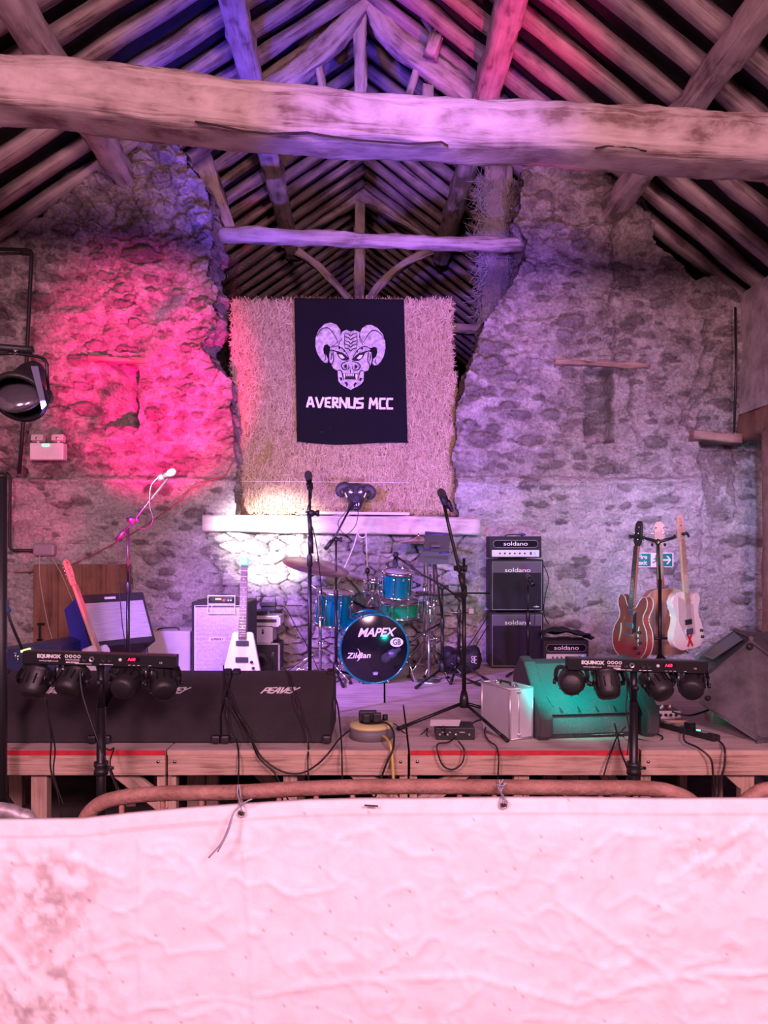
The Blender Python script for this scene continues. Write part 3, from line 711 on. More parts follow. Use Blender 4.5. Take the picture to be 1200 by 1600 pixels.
def tarp_mat():
    m = bpy.data.materials.new('white_tarpaulin'); m.use_nodes = True; nt = m.node_tree; b = nt.nodes['Principled BSDF']; b.inputs['Roughness'].default_value = .55
    a = nn(nt, 'ShaderNodeAttribute', attribute_name='Kind'); sp = nn(nt, 'ShaderNodeSeparateColor'); nt.links.new(a.outputs['Color'], sp.inputs[0])
    mx = nn(nt, 'ShaderNodeMix', data_type='RGBA'); mx.inputs['A'].default_value = (.86, .84, .84, 1); mx.inputs['B'].default_value = (.38, .30, .28, 1); nt.links.new(sp.outputs['Red'], mx.inputs['Factor'])
    nt.links.new(mx.outputs['Result'], b.inputs['Base Color'])
    tc = nn(nt, 'ShaderNodeTexCoord'); n2 = nn(nt, 'ShaderNodeTexNoise'); n2.inputs['Scale'].default_value = 22; n2.inputs['Detail'].default_value = 5; nt.links.new(tc.outputs['Object'], n2.inputs['Vector'])
    bp = nn(nt, 'ShaderNodeBump'); bp.inputs['Strength'].default_value = .25; bp.inputs['Distance'].default_value = .01; nt.links.new(n2.outputs['Fac'], bp.inputs['Height']); nt.links.new(bp.outputs[0], b.inputs['Normal'])
    return m
M['tarp'] = tarp_mat()
tarp = grid_object('tarpaulin', (TX-600)/1200*2.02, YT, CAM+(HOR-TY)/1200*2.02, np.ones(TX.shape, bool), [np.clip(dirt*.75+speck*.6+stitch, 0, 1)], M['tarp'], thick=.004, tsteps=1, rough=0)
tag(tarp, 'creased dirty white tarpaulin hung on the crowd barrier across the foreground', 'tarpaulin')
for (a, b) in ((377, 1271), (787, 1258)):
    c = at(a, b, 2.005); mb = MB(); mb.tube([c+Vector((.008*math.cos(k*PI/8), 0, .008*math.sin(k*PI/8))) for k in range(16)], .0022, 6, closed=True)
    mb.build('eyelet', 'steel', tarp, world=True)
    mb = MB(); mb.cyl(c+Vector((0, -.001, 0)), c+Vector((0, .003, 0)), .0065, seg=16); mb.build('eyelet_hole', mat('dark_hole', (.06, .03, .03), .9), tarp, world=True)
mb = MB(); mb.box(at(580, 1259, 2.0), (.036, .002, .004), rot=(0, .06, 0)); mb.build('slit', 'dark_hole' if 'dark_hole' in M else MATS['dark_hole'], tarp, world=True)
def barrier(pts, label, bars, m, Yb=2.10):
    t = thing('crowd_barrier', label, 'barrier', at((pts[0][0]+pts[-1][0])/2, 1235, Yb)*1.0, group='steel crowd barriers')
    t.location.z = 0
    P = catmull([at(a, b, Yb) for a, b in pts], 8)
    mb = MB(); mb.tube(P, .0205, 14); mb.build('top_rail', m, t, world=True)
    for a in bars:
        x = at(a, 0, Yb).x; zt = min(P, key=lambda p: abs(p.x-x)).z
        mb = MB(); mb.cyl((x, Yb, zt-.01), (x, Yb, .22), .0075, seg=8); mb.build('bar', m, t, world=True)
    xa, xb = P[0].x, P[-1].x
    mb = MB(); mb.tube([(xa, Yb, .22), (xb, Yb, .22)], .018, 10); mb.build('bottom_rail', m, t, world=True)
    for x in (xa+.15, xb-.15):
        mb = MB(); mb.box((x, Yb, .03), (.04, .5, .03)); mb.tube([(x, Yb, .03), (x, Yb, .22)], .015, 8); mb.build('foot', m, t, world=True)
    return t
barrier([(126, 1420), (127, 1320), (131, 1286), (150, 1260), (185, 1247), (250, 1240), (370, 1238), (480, 1232), (600, 1229), (800, 1230), (900, 1231), (1010, 1232), (1055, 1240), (1086, 1258), (1102, 1295), (1104, 1420)], 'long rusty crowd barrier along the front of the stage, behind the white tarpaulin', [190, 254, 315, 376, 436, 494, 551, 612, 718, 772, 820, 883, 938, 993, 1049], 'rust')
barrier([(-160, 1262), (-60, 1263), (5, 1266), (30, 1274), (46, 1292), (50, 1420)], 'galvanised end of a crowd barrier at the left edge, just above the tarpaulin', [-110, -50], 'galv')
barrier([(1152, 1420), (1154, 1300), (1160, 1262), (1178, 1243), (1205, 1233), (1300, 1230), (1380, 1230)], 'rusty curved end of a crowd barrier at the right edge', [1230, 1290], 'rust')
tw = mat('twine', (.30, .30, .36), .8)
def twine(label, strands):
    mb = MB()
    for st in strands: mb.tube(catmull([at(a, b, Y) for a, b, Y in st], 5), .0022, 5)
    tag(mb.build('twine_tie', tw), label, 'twine', 'twine ties on the barrier')
twine('grey twine tie with long frayed ends, at the left eyelet of the tarpaulin', [[(372, 1226, 2.075), (371, 1240, 2.065), (376, 1256, 2.0), (377, 1268, 1.99)], [(374, 1226, 2.07), (376, 1245, 2.06), (377, 1262, 1.99)], [(374, 1258, 1.99), (386, 1252, 1.98), (394, 1248, 1.98)], [(376, 1258, 1.99), (364, 1272, 1.97), (356, 1295, 1.96), (345, 1318, 1.95), (326, 1340, 1.95)], [(364, 1272, 1.97), (356, 1300, 1.95), (340, 1331, 1.95)]])
twine('pale blue twine bunched through the right eyelet of the tarpaulin', [[(780, 1218, 2.075), (782, 1235, 2.05), (785, 1248, 2.0), (787, 1256, 1.99)], [(786, 1218, 2.075), (779, 1232, 2.05), (788, 1246, 2.0), (790, 1256, 1.99)], [(789, 1222, 2.07), (783, 1240, 2.04), (793, 1254, 1.99)], [(776, 1226, 2.06), (784, 1228, 2.05), (792, 1224, 2.05)]])

# ------------------------------------------------------------ hay bales
def hay_mat():
    m = bpy.data.materials.new('straw'); m.use_nodes = True; nt = m.node_tree; b = nt.nodes['Principled BSDF']; b.inputs['Roughness'].default_value = .75
    g = nn(nt, 'ShaderNodeNewGeometry'); cr = nn(nt, 'ShaderNodeValToRGB'); e = cr.color_ramp.elements
    e[0].color = (.36, .23, .15, 1); e[1].color = (.80, .62, .46, 1); x = e.new(.4); x.color = (.58, .41, .29, 1)
    nt.links.new(g.outputs['Random Per Island'], cr.inputs[0]); nt.links.new(cr.outputs[0], b.inputs['Base Color']); return m
M['straw'] = hay_mat()
M['hay'] = mat('hay_core', (.42, .30, .18), .95, var=.4, vscale=30, bump=1, bscale=60)
def straw_mesh(name, n, cx, w, y0, dep, z0, h, seed, parent):
    rng = np.random.default_rng(seed)
    face = rng.random(n)
    u = rng.random(n); v = rng.random(n)
    P = np.zeros((n, 3)); D = np.zeros((n, 3)); nrm = np.zeros((n, 3))
    f = face < .74; P[f] = np.stack([cx+(u[f]-.5)*w, np.full(f.sum(), y0), z0+v[f]*h], 1); nrm[f] = (0, -1, 0)
    t = (face >= .74) & (face < .84); P[t] = np.stack([cx+(u[t]-.5)*w, y0+v[t]*dep*.5, np.full(t.sum(), z0+h)], 1); nrm[t] = (0, 0, 1)
    l = (face >= .84) & (face < .92); P[l] = np.stack([np.full(l.sum(), cx-w/2), y0+u[l]*dep*.6, z0+v[l]*h], 1); nrm[l] = (-1, 0, 0)
    r = face >= .92; P[r] = np.stack([np.full(r.sum(), cx+w/2), y0+u[r]*dep*.6, z0+v[r]*h], 1); nrm[r] = (1, 0, 0)
    D = rng.normal(size=(n, 3)); D[:, 2] *= 2.0; D -= nrm*(np.sum(D*nrm, 1)*.78)[:, None]; D /= np.linalg.norm(D, axis=1)[:, None]
    L = rng.uniform(.02, .055, n); wd_ = rng.uniform(.0012, .0026, n)
    P = P+nrm*(rng.uniform(-.006, .022, n)[:, None])
    S = np.cross(D, nrm+rng.normal(size=(n, 3))*.3); S /= np.linalg.norm(S, axis=1)[:, None]
    V = np.stack([P-D*L[:, None]-S*wd_[:, None], P-D*L[:, None]+S*wd_[:, None], P+D*L[:, None]+S*wd_[:, None], P+D*L[:, None]-S*wd_[:, None]], 1).reshape(-1, 3)
    V = V-np.array(parent.location)
    me = bpy.data.meshes.new(name); F = np.arange(4*n, dtype=np.int32)
    me.vertices.add(4*n); me.vertices.foreach_set('co', V.astype(np.float32).ravel()); me.loops.add(4*n); me.loops.foreach_set('vertex_index', F)
    me.polygons.add(n); me.polygons.foreach_set('loop_start', np.arange(0, 4*n, 4, dtype=np.int32)); me.polygons.foreach_set('loop_total', np.full(n, 4, np.int32)); me.update()
    o = bpy.data.objects.new(name, me); COL.objects.link(o); o.parent = parent; me.materials.append(M['straw']); o['kind'] = 'stuff'; o['label'] = 'loose straw stalks'
HB = 7.16
for i, (a, b, y0, y1, lb) in enumerate(((370, 714, 696, 803, 'lowest of the three stacked hay bales, behind the horned skull'), (366, 712, 582, 697, 'middle of the three stacked hay bales, behind the banner lettering'), (363, 706, 470, 583, 'topmost of the three stacked hay bales, behind the top of the banner'))):
    p0 = at(a, y1, HB); p1 = at(b, y0, HB); cx = (p0.x+p1.x)/2; w = p1.x-p0.x; h = p1.z-p0.z
    t = thing('hay_bale', lb, 'hay bale', (cx, HB+.35, p0.z), group='big hay bales stacked in the gap of the gable')
    mb = MB()
    nx, nz = 40, 14; V = []; F = []
    for r_ in range(nz+1):
        for c in range(nx+1):
            u = c/nx-.5; v = r_/nz-.5
            edge = max(abs(u)*2, 0)**10*.04+max(abs(v)*2, 0)**6*.045
            V.append((cx+u*w*.985, HB+.012+edge+random.uniform(0, .018), p0.z+(v+.5)*h))
    for r_ in range(nz):
        for c in range(nx): F.append((r_*(nx+1)+c, r_*(nx+1)+c+1, (r_+1)*(nx+1)+c+1, (r_+1)*(nx+1)+c))
    mb.add(V, F, None, False); mb.box((cx, HB+.38, p0.z+h/2), (w*.975, .66, h*.985), bev=.03); mb.build('core', 'hay', t, world=True)
    straw_mesh('straw', 15000, cx, w, HB, .6, p0.z, h, 40+i, t)
    for k in (.12, .38, .62, .88):
        x = cx+(k-.5)*w; mb = MB(); mb.tube([(x, HB-.001, p0.z+.01), (x, HB-.012, p0.z+h/2), (x, HB-.001, p0.z+h-.01)], .0018, 5); mb.build('baling_twine', tw, t, world=True)

# ------------------------------------------------------------ banner with the horned skull
YB = HB-.055
ban = thing('banner', 'black cloth banner with a pale horned skull and angular lettering, draped over the hay', 'banner', at(548, 693, YB))
mb = MB(); nx, nz = 90, 70; V = []; F = []; U = []
def ban_pt(u, v, off=0.0):     # u,v from the upper left corner
    xl = 460+4*v; xr = 631+6*v; px = xl+(xr-xl)*u; py = (466+2*u)+v*(690+3*u+3*math.sin(u*5)-466)
    bulge = .0035*math.sin(u*7+v*2)+.0012*math.sin(u*17-v*3)
    return at(px, py, YB-bulge-off)
for j in range(nz+1):
    for i in range(nx+1): V.append(ban_pt(i/nx, j/nz))
for j in range(nz):
    for i in range(nx): F.append((j*(nx+1)+i, j*(nx+1)+i+1, (j+1)*(nx+1)+i+1, (j+1)*(nx+1)+i))
mb.add(V, F, None, True)
# the flap lying back over the top bale
V2 = []; F2 = []
for j in range(7):
    for i in range(nx+1):
        p = ban_pt(i/nx, 0); V2.append((p.x, p.y+j*.075, p.z+(.012 if j else 0)+.004*math.sin(i)))
for j in range(6):
    for i in range(nx): F2.append((j*(nx+1)+i, (j+1)*(nx+1)+i, (j+1)*(nx+1)+i+1, j*(nx+1)+i+1))
mb.add(V2, F2, None, True)
cloth = mb.build('cloth', mat('banner_cloth', (.010, .009, .015), .95, bump=.3, bscale=150, spec=.15), ban, world=True)
sol = cloth.modifiers.new('s', 'SOLIDIFY'); sol.thickness = .003
def Z(x, y, off=.006):           # banner drawing coordinates
    px = 470+x/7.5; py = 490+y/7.5
    v = (py-467)/(692-467); xl = 460+4*v; xr = 631+6*v; u = (px-xl)/(xr-xl)
    bulge = .0035*math.sin(u*7+v*2)+.0012*math.sin(u*17-v*3)
    return at(px, py, YB-bulge-off)
def flat(mbx, pts, off):
    # densify so that the print follows the cloth
    vs = [Z(a, b, off) for a, b in pts]
    bmv = [mbx.bm.verts.new(v) for v in vs]
    f = mbx.bm.faces.new(bmv); bmesh.ops.triangulate(mbx.bm, faces=[f])
def ribbon(mbx, pts, w, off):
    P = catmull([(a, b, 0) for a, b in pts], 5)
    L = []; R = []
    for i, p in enumerate(P):
        t = (P[min(i+1, len(P)-1)]-P[max(i-1, 0)]).normalized(); n = Vector((-t.y, t.x, 0))
        ww = w/2*(.55+.45*math.sin(PI*min(1, max(0, i/(len(P)-1)))))
        L.append(Z(p.x+n.x*ww, p.y+n.y*ww, off)); R.append(Z(p.x-n.x*ww, p.y-n.y*ww, off))
    for i in range(len(P)-1): mbx.add([L[i], L[i+1], R[i+1], R[i]], [(0, 1, 2, 3)])
face = [(345, 395), (385, 380), (440, 330), (488, 270), (482, 218), (510, 200), (535, 190), (585, 212), (635, 194), (650, 205), (688, 215), (682, 280), (740, 340), (772, 385), (815, 420), (792, 470), (785, 540), (802, 620), (790, 665), (740, 680), (735, 790), (705, 828), (650, 862), (632, 866), (585, 894), (530, 864), (470, 830), (440, 790), (430, 668), (385, 645), (360, 605), (382, 545), (375, 470), (345, 425)]
hornL = [(470, 260), (462, 190), (420, 130), (350, 105), (280, 120), (210, 190), (175, 280), (170, 380), (190, 460), (230, 530), (280, 577), (312, 578), (320, 540), (300, 490), (270, 468), (262, 420), (275, 370), (310, 358), (345, 390), (400, 360), (440, 320), (468, 290)]
hornR = [(700, 285), (690, 230), (720, 170), (770, 135), (830, 132), (900, 170), (960, 240), (988, 320), (992, 410), (972, 500), (940, 560), (900, 602), (860, 607), (838, 582), (850, 530), (885, 500), (897, 450), (890, 400), (860, 388), (810, 408), (760, 370), (738, 330)]
mb = MB()
for p in (face, hornL, hornR): flat(mb, p, .005)
flat(mb, [(340, 440), (362, 450), (378, 560), (365, 585), (340, 575), (332, 520)], .0055); flat(mb, [(800, 455), (825, 450), (835, 540), (815, 608), (790, 600), (785, 550)], .0055)
M['print_lilac'] = mat('banner_print', (.60, .58, .62), .8, var=.35, vscale=26, col2=(.30, .27, .33))
mb.build('skull_print', 'print_lilac', ban, world=True)
mb = MB()
O1 = .0075
for y in (232, 275, 320, 362, 405): ribbon(mb, [(515, y-12), (535, y+4), (560, y+8), (585, y+32), (612, y+8), (636, y+4), (655, y-10)], 13, O1)
ribbon(mb, [(515, 232), (512, 320), (520, 420)], 9, O1); ribbon(mb, [(655, 232), (660, 320), (650, 420)], 9, O1)
for s in (1, -1):
    def mr(p): return [(585+s*(x-585), y+(0 if s > 0 else 6)) for x, y in p]
    flat(mb, mr([(415, 455), (480, 450), (520, 480), (575, 530), (540, 552), (490, 548), (445, 515)]), O1)
    ribbon(mb, mr([(350, 425), (420, 445), (500, 480), (560, 540)]), 18, O1); ribbon(mb, mr([(355, 400), (430, 380), (500, 420), (545, 480), (562, 530)]), 11, O1)
    ribbon(mb, mr([(570, 550), (500, 575), (475, 610), (495, 650), (530, 655), (540, 630)]), 14, O1)
    flat(mb, mr([(505, 610), (530, 590), (545, 610), (530, 640), (512, 635)]), O1); ribbon(mb, mr([(560, 600), (562, 640), (540, 665)]), 10, O1)
    ribbon(mb, mr([(430, 668), (470, 665), (490, 720), (500, 780)]), 13, O1); flat(mb, mr([(450, 750), (480, 745), (488, 775), (470, 790)]), O1)
    flat(mb, mr([(510, 810), (530, 795), (552, 820), (550, 850), (535, 855), (528, 830)]), O1)
    flat(mb, mr([(438, 392), (465, 390), (462, 415), (445, 420)]), O1); flat(mb, mr([(500, 430), (515, 425), (516, 450), (502, 452)]), O1)
    ribbon(mb, mr([(485, 290), (455, 330), (445, 370)]), 9, O1)
    ribbon(mb, mr([(378, 440), (384, 540), (362, 600)]), 12, O1)
ribbon(mb, [(582, 655), (580, 700)], 12, O1); flat(mb, [(492, 700), (672, 700), (655, 765), (640, 772), (520, 772), (508, 765)], O1)
ribbon(mb, [(188, 268), (235, 190), (310, 165), (370, 215), (430, 322)], 12, O1); ribbon(mb, [(740, 330), (800, 230), (860, 195), (930, 232), (985, 308)], 12, O1)
ribbon(mb, [(285, 480), (292, 520), (268, 560)], 10, O1); ribbon(mb, [(880, 530), (872, 570), (900, 600)], 10, O1)
ribbon(mb, [(352, 455), (360, 500), (352, 545)], 11, O1); ribbon(mb, [(812, 465), (818, 510), (806, 560)], 11, O1)
mb.build('skull_linework', mat('banner_ink', (.014, .012, .022), .85), ban, world=True)
mb = MB(); O2 = .0095
flat(mb, [(440, 478), (480, 480), (515, 518), (490, 530), (460, 515)], O2); flat(mb, [(728, 484), (690, 486), (655, 524), (680, 536), (710, 520)], O2)
flat(mb, [(498, 704), (522, 704), (520, 740), (513, 768), (503, 735)], O2); flat(mb, [(640, 710), (665, 710), (660, 745), (650, 778), (640, 740)], O2)
for x in (532, 556, 580, 604): flat(mb, [(x, 704), (x+18, 704), (x+16, 730), (x+9, 738), (x+2, 730)], O2)
mb.build('eyes_and_teeth', 'whiteprint', ban, world=True)
SF = {'A': [[(0, 1), (.38, 0), (.62, 0), (1, 1)], [(.05, .68), (.75, .68)]], 'V': [[(0, 0), (.38, 1), (.55, 1), (1, 0)]], 'E': [[(1, 0), (.1, .06), (.05, .9), (1, 1)], [(.08, .48), (.8, .5)]], 'R': [[(.1, 1), (.1, 0), (.95, .05), (.9, .45), (.2, .52), (1, 1)]],
      'N': [[(0, 1), (.08, 0), (.9, 1), (1, 0)]], 'U': [[(0, 0), (.05, .95), (.9, 1), (1, 0)]], 'S': [[(1, 0), (.1, .08), (.05, .45), (.95, .55), (.9, .95), (0, 1)]], 'M': [[(0, 1), (.12, 0), (.5, .62), (.9, 0), (1, 1)]], 'C': [[(1, .02), (.12, .02), (.0, .5), (.1, .98), (1, .98)]],
      'P': [[(0, 1), (.12, .05), (1, .05), (.9, .55), (.1, .55)]], 'Y': [[(0, 0), (.3, .5), (1, 0)], [(.3, .5), (.05, 1)]]}
def stroke_rect(mbx, a, b, w, fn, off):
    ax, ay = a; bx, by = b; d = math.hypot(bx-ax, by-ay) or 1; ux, uy = (bx-ax)/d, (by-ay)/d; e = w*.35
    ax -= ux*e; ay -= uy*e; bx += ux*e; by += uy*e; nx_, ny_ = -uy*w/2, ux*w/2
    mbx.add([fn(ax+nx_, ay+ny_, off), fn(bx+nx_, by+ny_, off), fn(bx-nx_, by-ny_, off), fn(ax-nx_, ay-ny_, off)], [(0, 1, 2, 3)])
mb = MB()
for ch, x0, x1 in (('A', 75, 150), ('V', 180, 262), ('E', 288, 345), ('R', 372, 432), ('N', 458, 540), ('U', 562, 635), ('S', 655, 728), ('M', 806, 895), ('C', 925, 985), ('C', 1010, 1072)):
    y0, y1 = 985+12*(x0/1000), 1088+26*(x0/1000)
    for k, st in enumerate(SF[ch]):
        for a, b in zip(st[:-1], st[1:]): stroke_rect(mb, (x0+a[0]*(x1-x0), y0+a[1]*(y1-y0)), (x0+b[0]*(x1-x0), y0+b[1]*(y1-y0)), 26, Z, .006+.0006*k)
mb.build('lettering', 'whiteprint', ban, world=True)
# ------------------------------------------------------------ floor monitors
def stroke_word(mb, word, org, X, Zv, cw, chh, gap, w, N, shear=.3, off=.002):
    X = Vector(X).normalized(); Zv = Vector(Zv).normalized(); N = Vector(N).normalized(); org = Vector(org)
    tot = len(word)*cw+(len(word)-1)*gap; x = -tot/2
    for ch in word:
        for k, st in enumerate(SF[ch]):
            for a, b in zip(st[:-1], st[1:]):
                fn = lambda u, v, o: org+X*(u+shear*(.5*chh-v))+Zv*(chh/2-v)+N*(off+.0004*k)
                stroke_rect(mb, (x+a[0]*cw, a[1]*chh), (x+b[0]*cw, b[1]*chh), w, fn, 0)
        x += cw+gap
def wedge(px0, px1, label, logo=None, Y=4.17):
    x0, x1 = X4(px0, Y), X4(px1, Y); cx = (x0+x1)/2; w = x1-x0
    t = thing('floor_monitor', label, 'monitor speaker', (cx, Y+.25, SZ), group='black carpeted floor monitors')
    prof = [(0, .012), (-.012, .165), (.33, .345), (.47, .30), (.47, .012)]
    mb = MB(); mb.prism([(Y-p[0]*-1, SZ+p[1]) for p in prof], w, (x0, 0, 0), X=(0, 1, 0), Zv=(0, 0, 1), N=(1, 0, 0), bev=.012); mb.build('cabinet', 'carpet', t, world=True)
    sl = Vector((0, .342, .18)).normalized(); N = Vector((0, -.18, .342)).normalized()
    for sx in (-1, 1):
        for (yy, zz) in ((Y-.006, SZ+.03), (Y+.318, SZ+.332)):
            mb = MB(); mb.box((cx+sx*(w/2-.022), yy, zz), (.05, .05 if zz < 1 else .06, .045), rot=(0 if zz < .9 else .48, 0, 0), bev=.012); mb.build('corner_protector', 'black', t, world=True)
        mb = MB(); mb.box((cx+sx*(w/2-.06), Y+.2, SZ+.006), (.05, .3, .012)); mb.build('rubber_foot', 'rubber', t, world=True)
        mb = MB(); mb.box((cx+sx*(w/2+.001), Y+.25, SZ+.16), (.004, .12, .06), bev=.001); mb.build('side_handle', 'blackm', t, world=True)
    if logo is not None:
        c = Vector((X4(logo, Y+.1), Y-.012, SZ+.165))+sl*.20+N*.001
        mb = MB(); stroke_word(mb, 'PEAVEY', c, (1, 0, 0), sl,   .027, .048, .0055, .0105, N, shear=.45)
        o = mb.build('maker_logo', 'whiteprint', t, world=True); o['label'] = 'white slanted maker logo'
    return t
wedge(-42, 151, 'black carpeted floor monitor at the left edge of the stage, behind the left light bar', 70)
wedge(161, 344, 'black carpeted floor monitor in the middle, right of the light bar pole', 262)
wedge(346, 517, 'black carpeted floor monitor with its whole white logo showing, rightmost of three', 436)
# moulded wedge lit cyan
t = thing('floor_monitor', 'moulded plastic floor monitor, its sloping face lit cyan by the right light bar', 'monitor speaker', at(850, 1157, 4.25)*1.0, (0, 0, .13))
t.location.z = SZ
Wd = .62
mb = MB(); prof = [(.03, .0), (-.01, .035), (.02, .125), (-.02, .145), (.25, .385), (.33, .40), (.44, .30), (.44, 0)]
mb.prism(prof, Wd-.10, (-.02+.05, 0, 0), X=(0, 1, 0), Zv=(0, 0, 1), N=(1, 0, 0), bev=.012); mb.build('cabinet', 'black_moulded' if 'black_moulded' in M else mat('black_moulded', (.055, .052, .058), .5, bump=.6, bscale=170), t)
prof2 = [(.0, .0), (-.05, .03), (-.06, .13), (-.035, .16), (.235, .40), (.33, .42), (.46, .31), (.46, 0)]
for x in (-.04, Wd-.04):
    mb = MB(); mb.prism(prof2, .075, (x, 0, 0), X=(0, 1, 0), Zv=(0, 0, 1), N=(1, 0, 0), bev=.016); o = mb.build('end_cheek', MATS['black_moulded'], t)
for i in range(5):
    mb = MB(); x = .09+i*.105; mb.prism([(0, 0), (.018, .0), (.010, .04), (.002, .045)], .004, (x, -.012, .148), X=(1, 0, 0), Zv=Vector((0, .27, .24)).normalized(), N=(0, -.6, .6)); mb.build('grille_slot', 'black', t)
sl = Vector((0, .27, .24)).normalized(); N = Vector((0, -.24, .27)).normalized()
p = Vector((.06, -.02, .145))
for da, db in ((0, -.05), (.45, .49)):
    mb = MB(); mb.tube([p+sl*.05+N*.004+Vector((da, 0, 0)), p+sl*.27+N*.004+Vector((db, 0, 0))], .004, 6); mb.build('moulded_rib', MATS['black_moulded'], t)
mb = MB(); mb.prism([(.17, .015), (.46, .015), (.44, .115), (.23, .115)], .004, (0, .004, 0), X=(1, 0, 0), Zv=Vector((0, .03, .09)).normalized(), N=(0, -1, .2)); mb.build('rear_panel', 'blackm', t)
mb = MB()
rng = random.Random(5)
for r_ in range(11):
    x = .185+r_*.004
    while x < .435:
        l = rng.uniform(.006, .03); 
        if rng.random() < .72: mb.box((x+l/2, -.006+.0025*r_, .024+r_*.0080), (l, .0012, .0017))
        x += l+.006
o = mb.build('panel_print', mat('grey_print', (.45, .45, .45), .6), t); o['label'] = 'lines of fine pale print'; o['kind'] = 'stuff'
# big speaker lying on its side
fr = [(1173, 999), (1215, 1030), (1262, 1085), (1255, 1150), (1187, 1161), (1097, 1097), (1104, 1062)]
bk = [(1149, 985), (1200, 990), (1262, 1040), (1262, 1110), (1200, 1118), (1100, 1072), (1090, 1028)]
t = thing('loudspeaker', 'big scuffed moulded loudspeaker lying tilted at the right end of the stage', 'speaker', at(1187, 1161, 4.24)); t.location.z = SZ
V = []; n = len(fr)
YA = [4.42, 4.40, 4.33, 4.24, 4.20, 4.38, 4.46]; YBk = [4.95, 4.95, 4.9, 4.85, 4.8, 4.85, 4.92]
for (a, b), Y in zip(fr, YA): V.append(at(a, b, Y))
for (a, b), Y in zip(bk, YBk): V.append(at(a, b, Y))
zmin = min(v.z for v in V); 
for v in V: v.z = max(v.z, SZ+.004)
mb = MB(); vs = mb.add(V, [tuple(range(n)), tuple(reversed(range(n, 2*n)))]+[(i, (i+1) % n, n+(i+1) % n, n+i) for i in range(n)])
bmesh.ops.triangulate(mb.bm, faces=[f for f in mb.bm.faces if len(f.verts) > 4])
es = [e for e in mb.bm.edges if e.calc_face_angle(0) > .35]
bmesh.ops.bevel(mb.bm, geom=es, offset=.018, segments=3, affect='EDGES')
M['grey_moulded'] = mat('worn_grey_plastic', (.10, .09, .10), .7, var=.5, vscale=7, bump=.4, bscale=140, col2=(.055, .05, .055))
mb.build('cabinet', 'grey_moulded', t, world=True)
fN = (at(1187, 1161, 4.24)-at(1173, 999, 4.42)).cross(at(1215, 1030, 4.4)-at(1173, 999, 4.42)).normalized()
if fN.y > 0: fN = -fN
for (a, b, Y, r) in ((1171, 1010, 4.405, .017), (1186, 1150, 4.255, .022), (1178, 1086, 4.33, .032), (1106, 1091, 4.385, .012)):
    c = at(a, b, Y); mb = MB(); mb.tube([c+fN*.006, c+fN*.012], [r, r*.8], 20); mb.tube([c+fN*.003+Vector((r*1.1*math.cos(k*.39), 0, r*1.1*math.sin(k*.39))) for k in range(16)], .004, 6, closed=True); mb.build('pole_socket' if r > .03 else 'stacking_foot', 'black', t, world=True)
u = (at(1149, 985, 4.95)-at(1090, 1028, 4.92)); w_ = at(1173, 999, 4.42)-at(1149, 985, 4.95)
g0 = at(1090, 1028, 4.92)
mb = MB(); gn = u.cross(w_).normalized(); gn = gn if gn.z > 0 else -gn
mb.add([g0+u*.1+w_*.12+gn*.006, g0+u*.95+w_*.1+gn*.006, g0+u*.9+w_*.85+gn*.01, g0+u*.2+w_*.75+gn*.01], [(0, 1, 2, 3)]); mb.build('grille', 'blackm', t, world=True)
mb = MB(); mb.box(at(1120, 1108, 4.72)+Vector((0, 0, -.02)), (.10, .12, .09)); o = mb.build('support_block', 'pine_end'); o.location.z = SZ+.045-.045; tag(o, 'small pale wood block propping up the big tilted loudspeaker', 'block')

# ------------------------------------------------------------ light bars
def par_can(parent, pos, d, lenscol, idx, hang):
    d = Vector(d).normalized(); pos = Vector(pos)
    mb = MB(); mb.lathe([(.001, -.075), (.040, -.074), (.052, -.066), (.060, -.045), (.063, 0), (.066, .045), (.070, .05), (.070, .066), (.062, .066), (.060, .05), (.001, .048)], pos, d, 26)
    body = mb.build('lamp_head', 'black', parent, world=True)
    side = d.cross(Vector((0, 0, 1))).normalized(); upv = side.cross(d)
    mb = MB()
    for k in range(12):
        a = 2*PI*k/12; c = pos+(side*math.cos(a)+upv*math.sin(a))*.064; mb.box(c, (.006, .05, .006), rot=d.to_track_quat('Y', 'Z').to_matrix())
    mb.build('cooling_fins', 'blackm', body, world=True).matrix_parent_inverse = Matrix()
    mb = MB(); mb.lathe([(.001, .052), (.058, .051), (.058, .049)], pos, d, 24); mb.build('lens', mat('lens_'+lenscol, dict(red=(.8, .05, .1), blue=(.1, .1, .9), cyan=(.0, .8, .7), violet=(.5, .3, 1))[lenscol], .2, emit=dict(red=(1, .02, .08), blue=(.05, .05, 1), cyan=(0, 1, .75), violet=(.5, .3, 1))[lenscol], estr=1.2), body, world=True)
    hg = Vector(hang); s = .075
    P = catmull([pos+side*s, pos+side*s*1.02+upv*.04, pos+side*s*.8+Vector((0, 0, .075)), hg, pos-side*s*.8+Vector((0, 0, .075)), pos-side*s*1.02+upv*.04, pos-side*s], 4)
    mb = MB()
    for a, b in zip(P[:-1], P[1:]):
        q = (b-a).to_track_quat('X', 'Y'); mb.box((a+b)/2, ((b-a).length*1.15, .022, .004), rot=q.to_matrix())
    mb.build('yoke', 'blackm', body, world=True)
    for sg in (-1, 1):
        mb = MB(); mb.cyl(pos+side*s*sg, pos+side*(s+.016)*sg, .012, seg=12); mb.build('yoke_knob', 'black', body, world=True)
    mb = MB(); mb.box(pos-d*.062+upv*.012, (.034, .003, .012), rot=d.to_track_quat('Y', 'Z').to_matrix()); mb.build('address_label', 'grey_label' if 'grey_label' in M else mat('grey_label', (.35, .34, .36), .5), body, world=True)
    return body
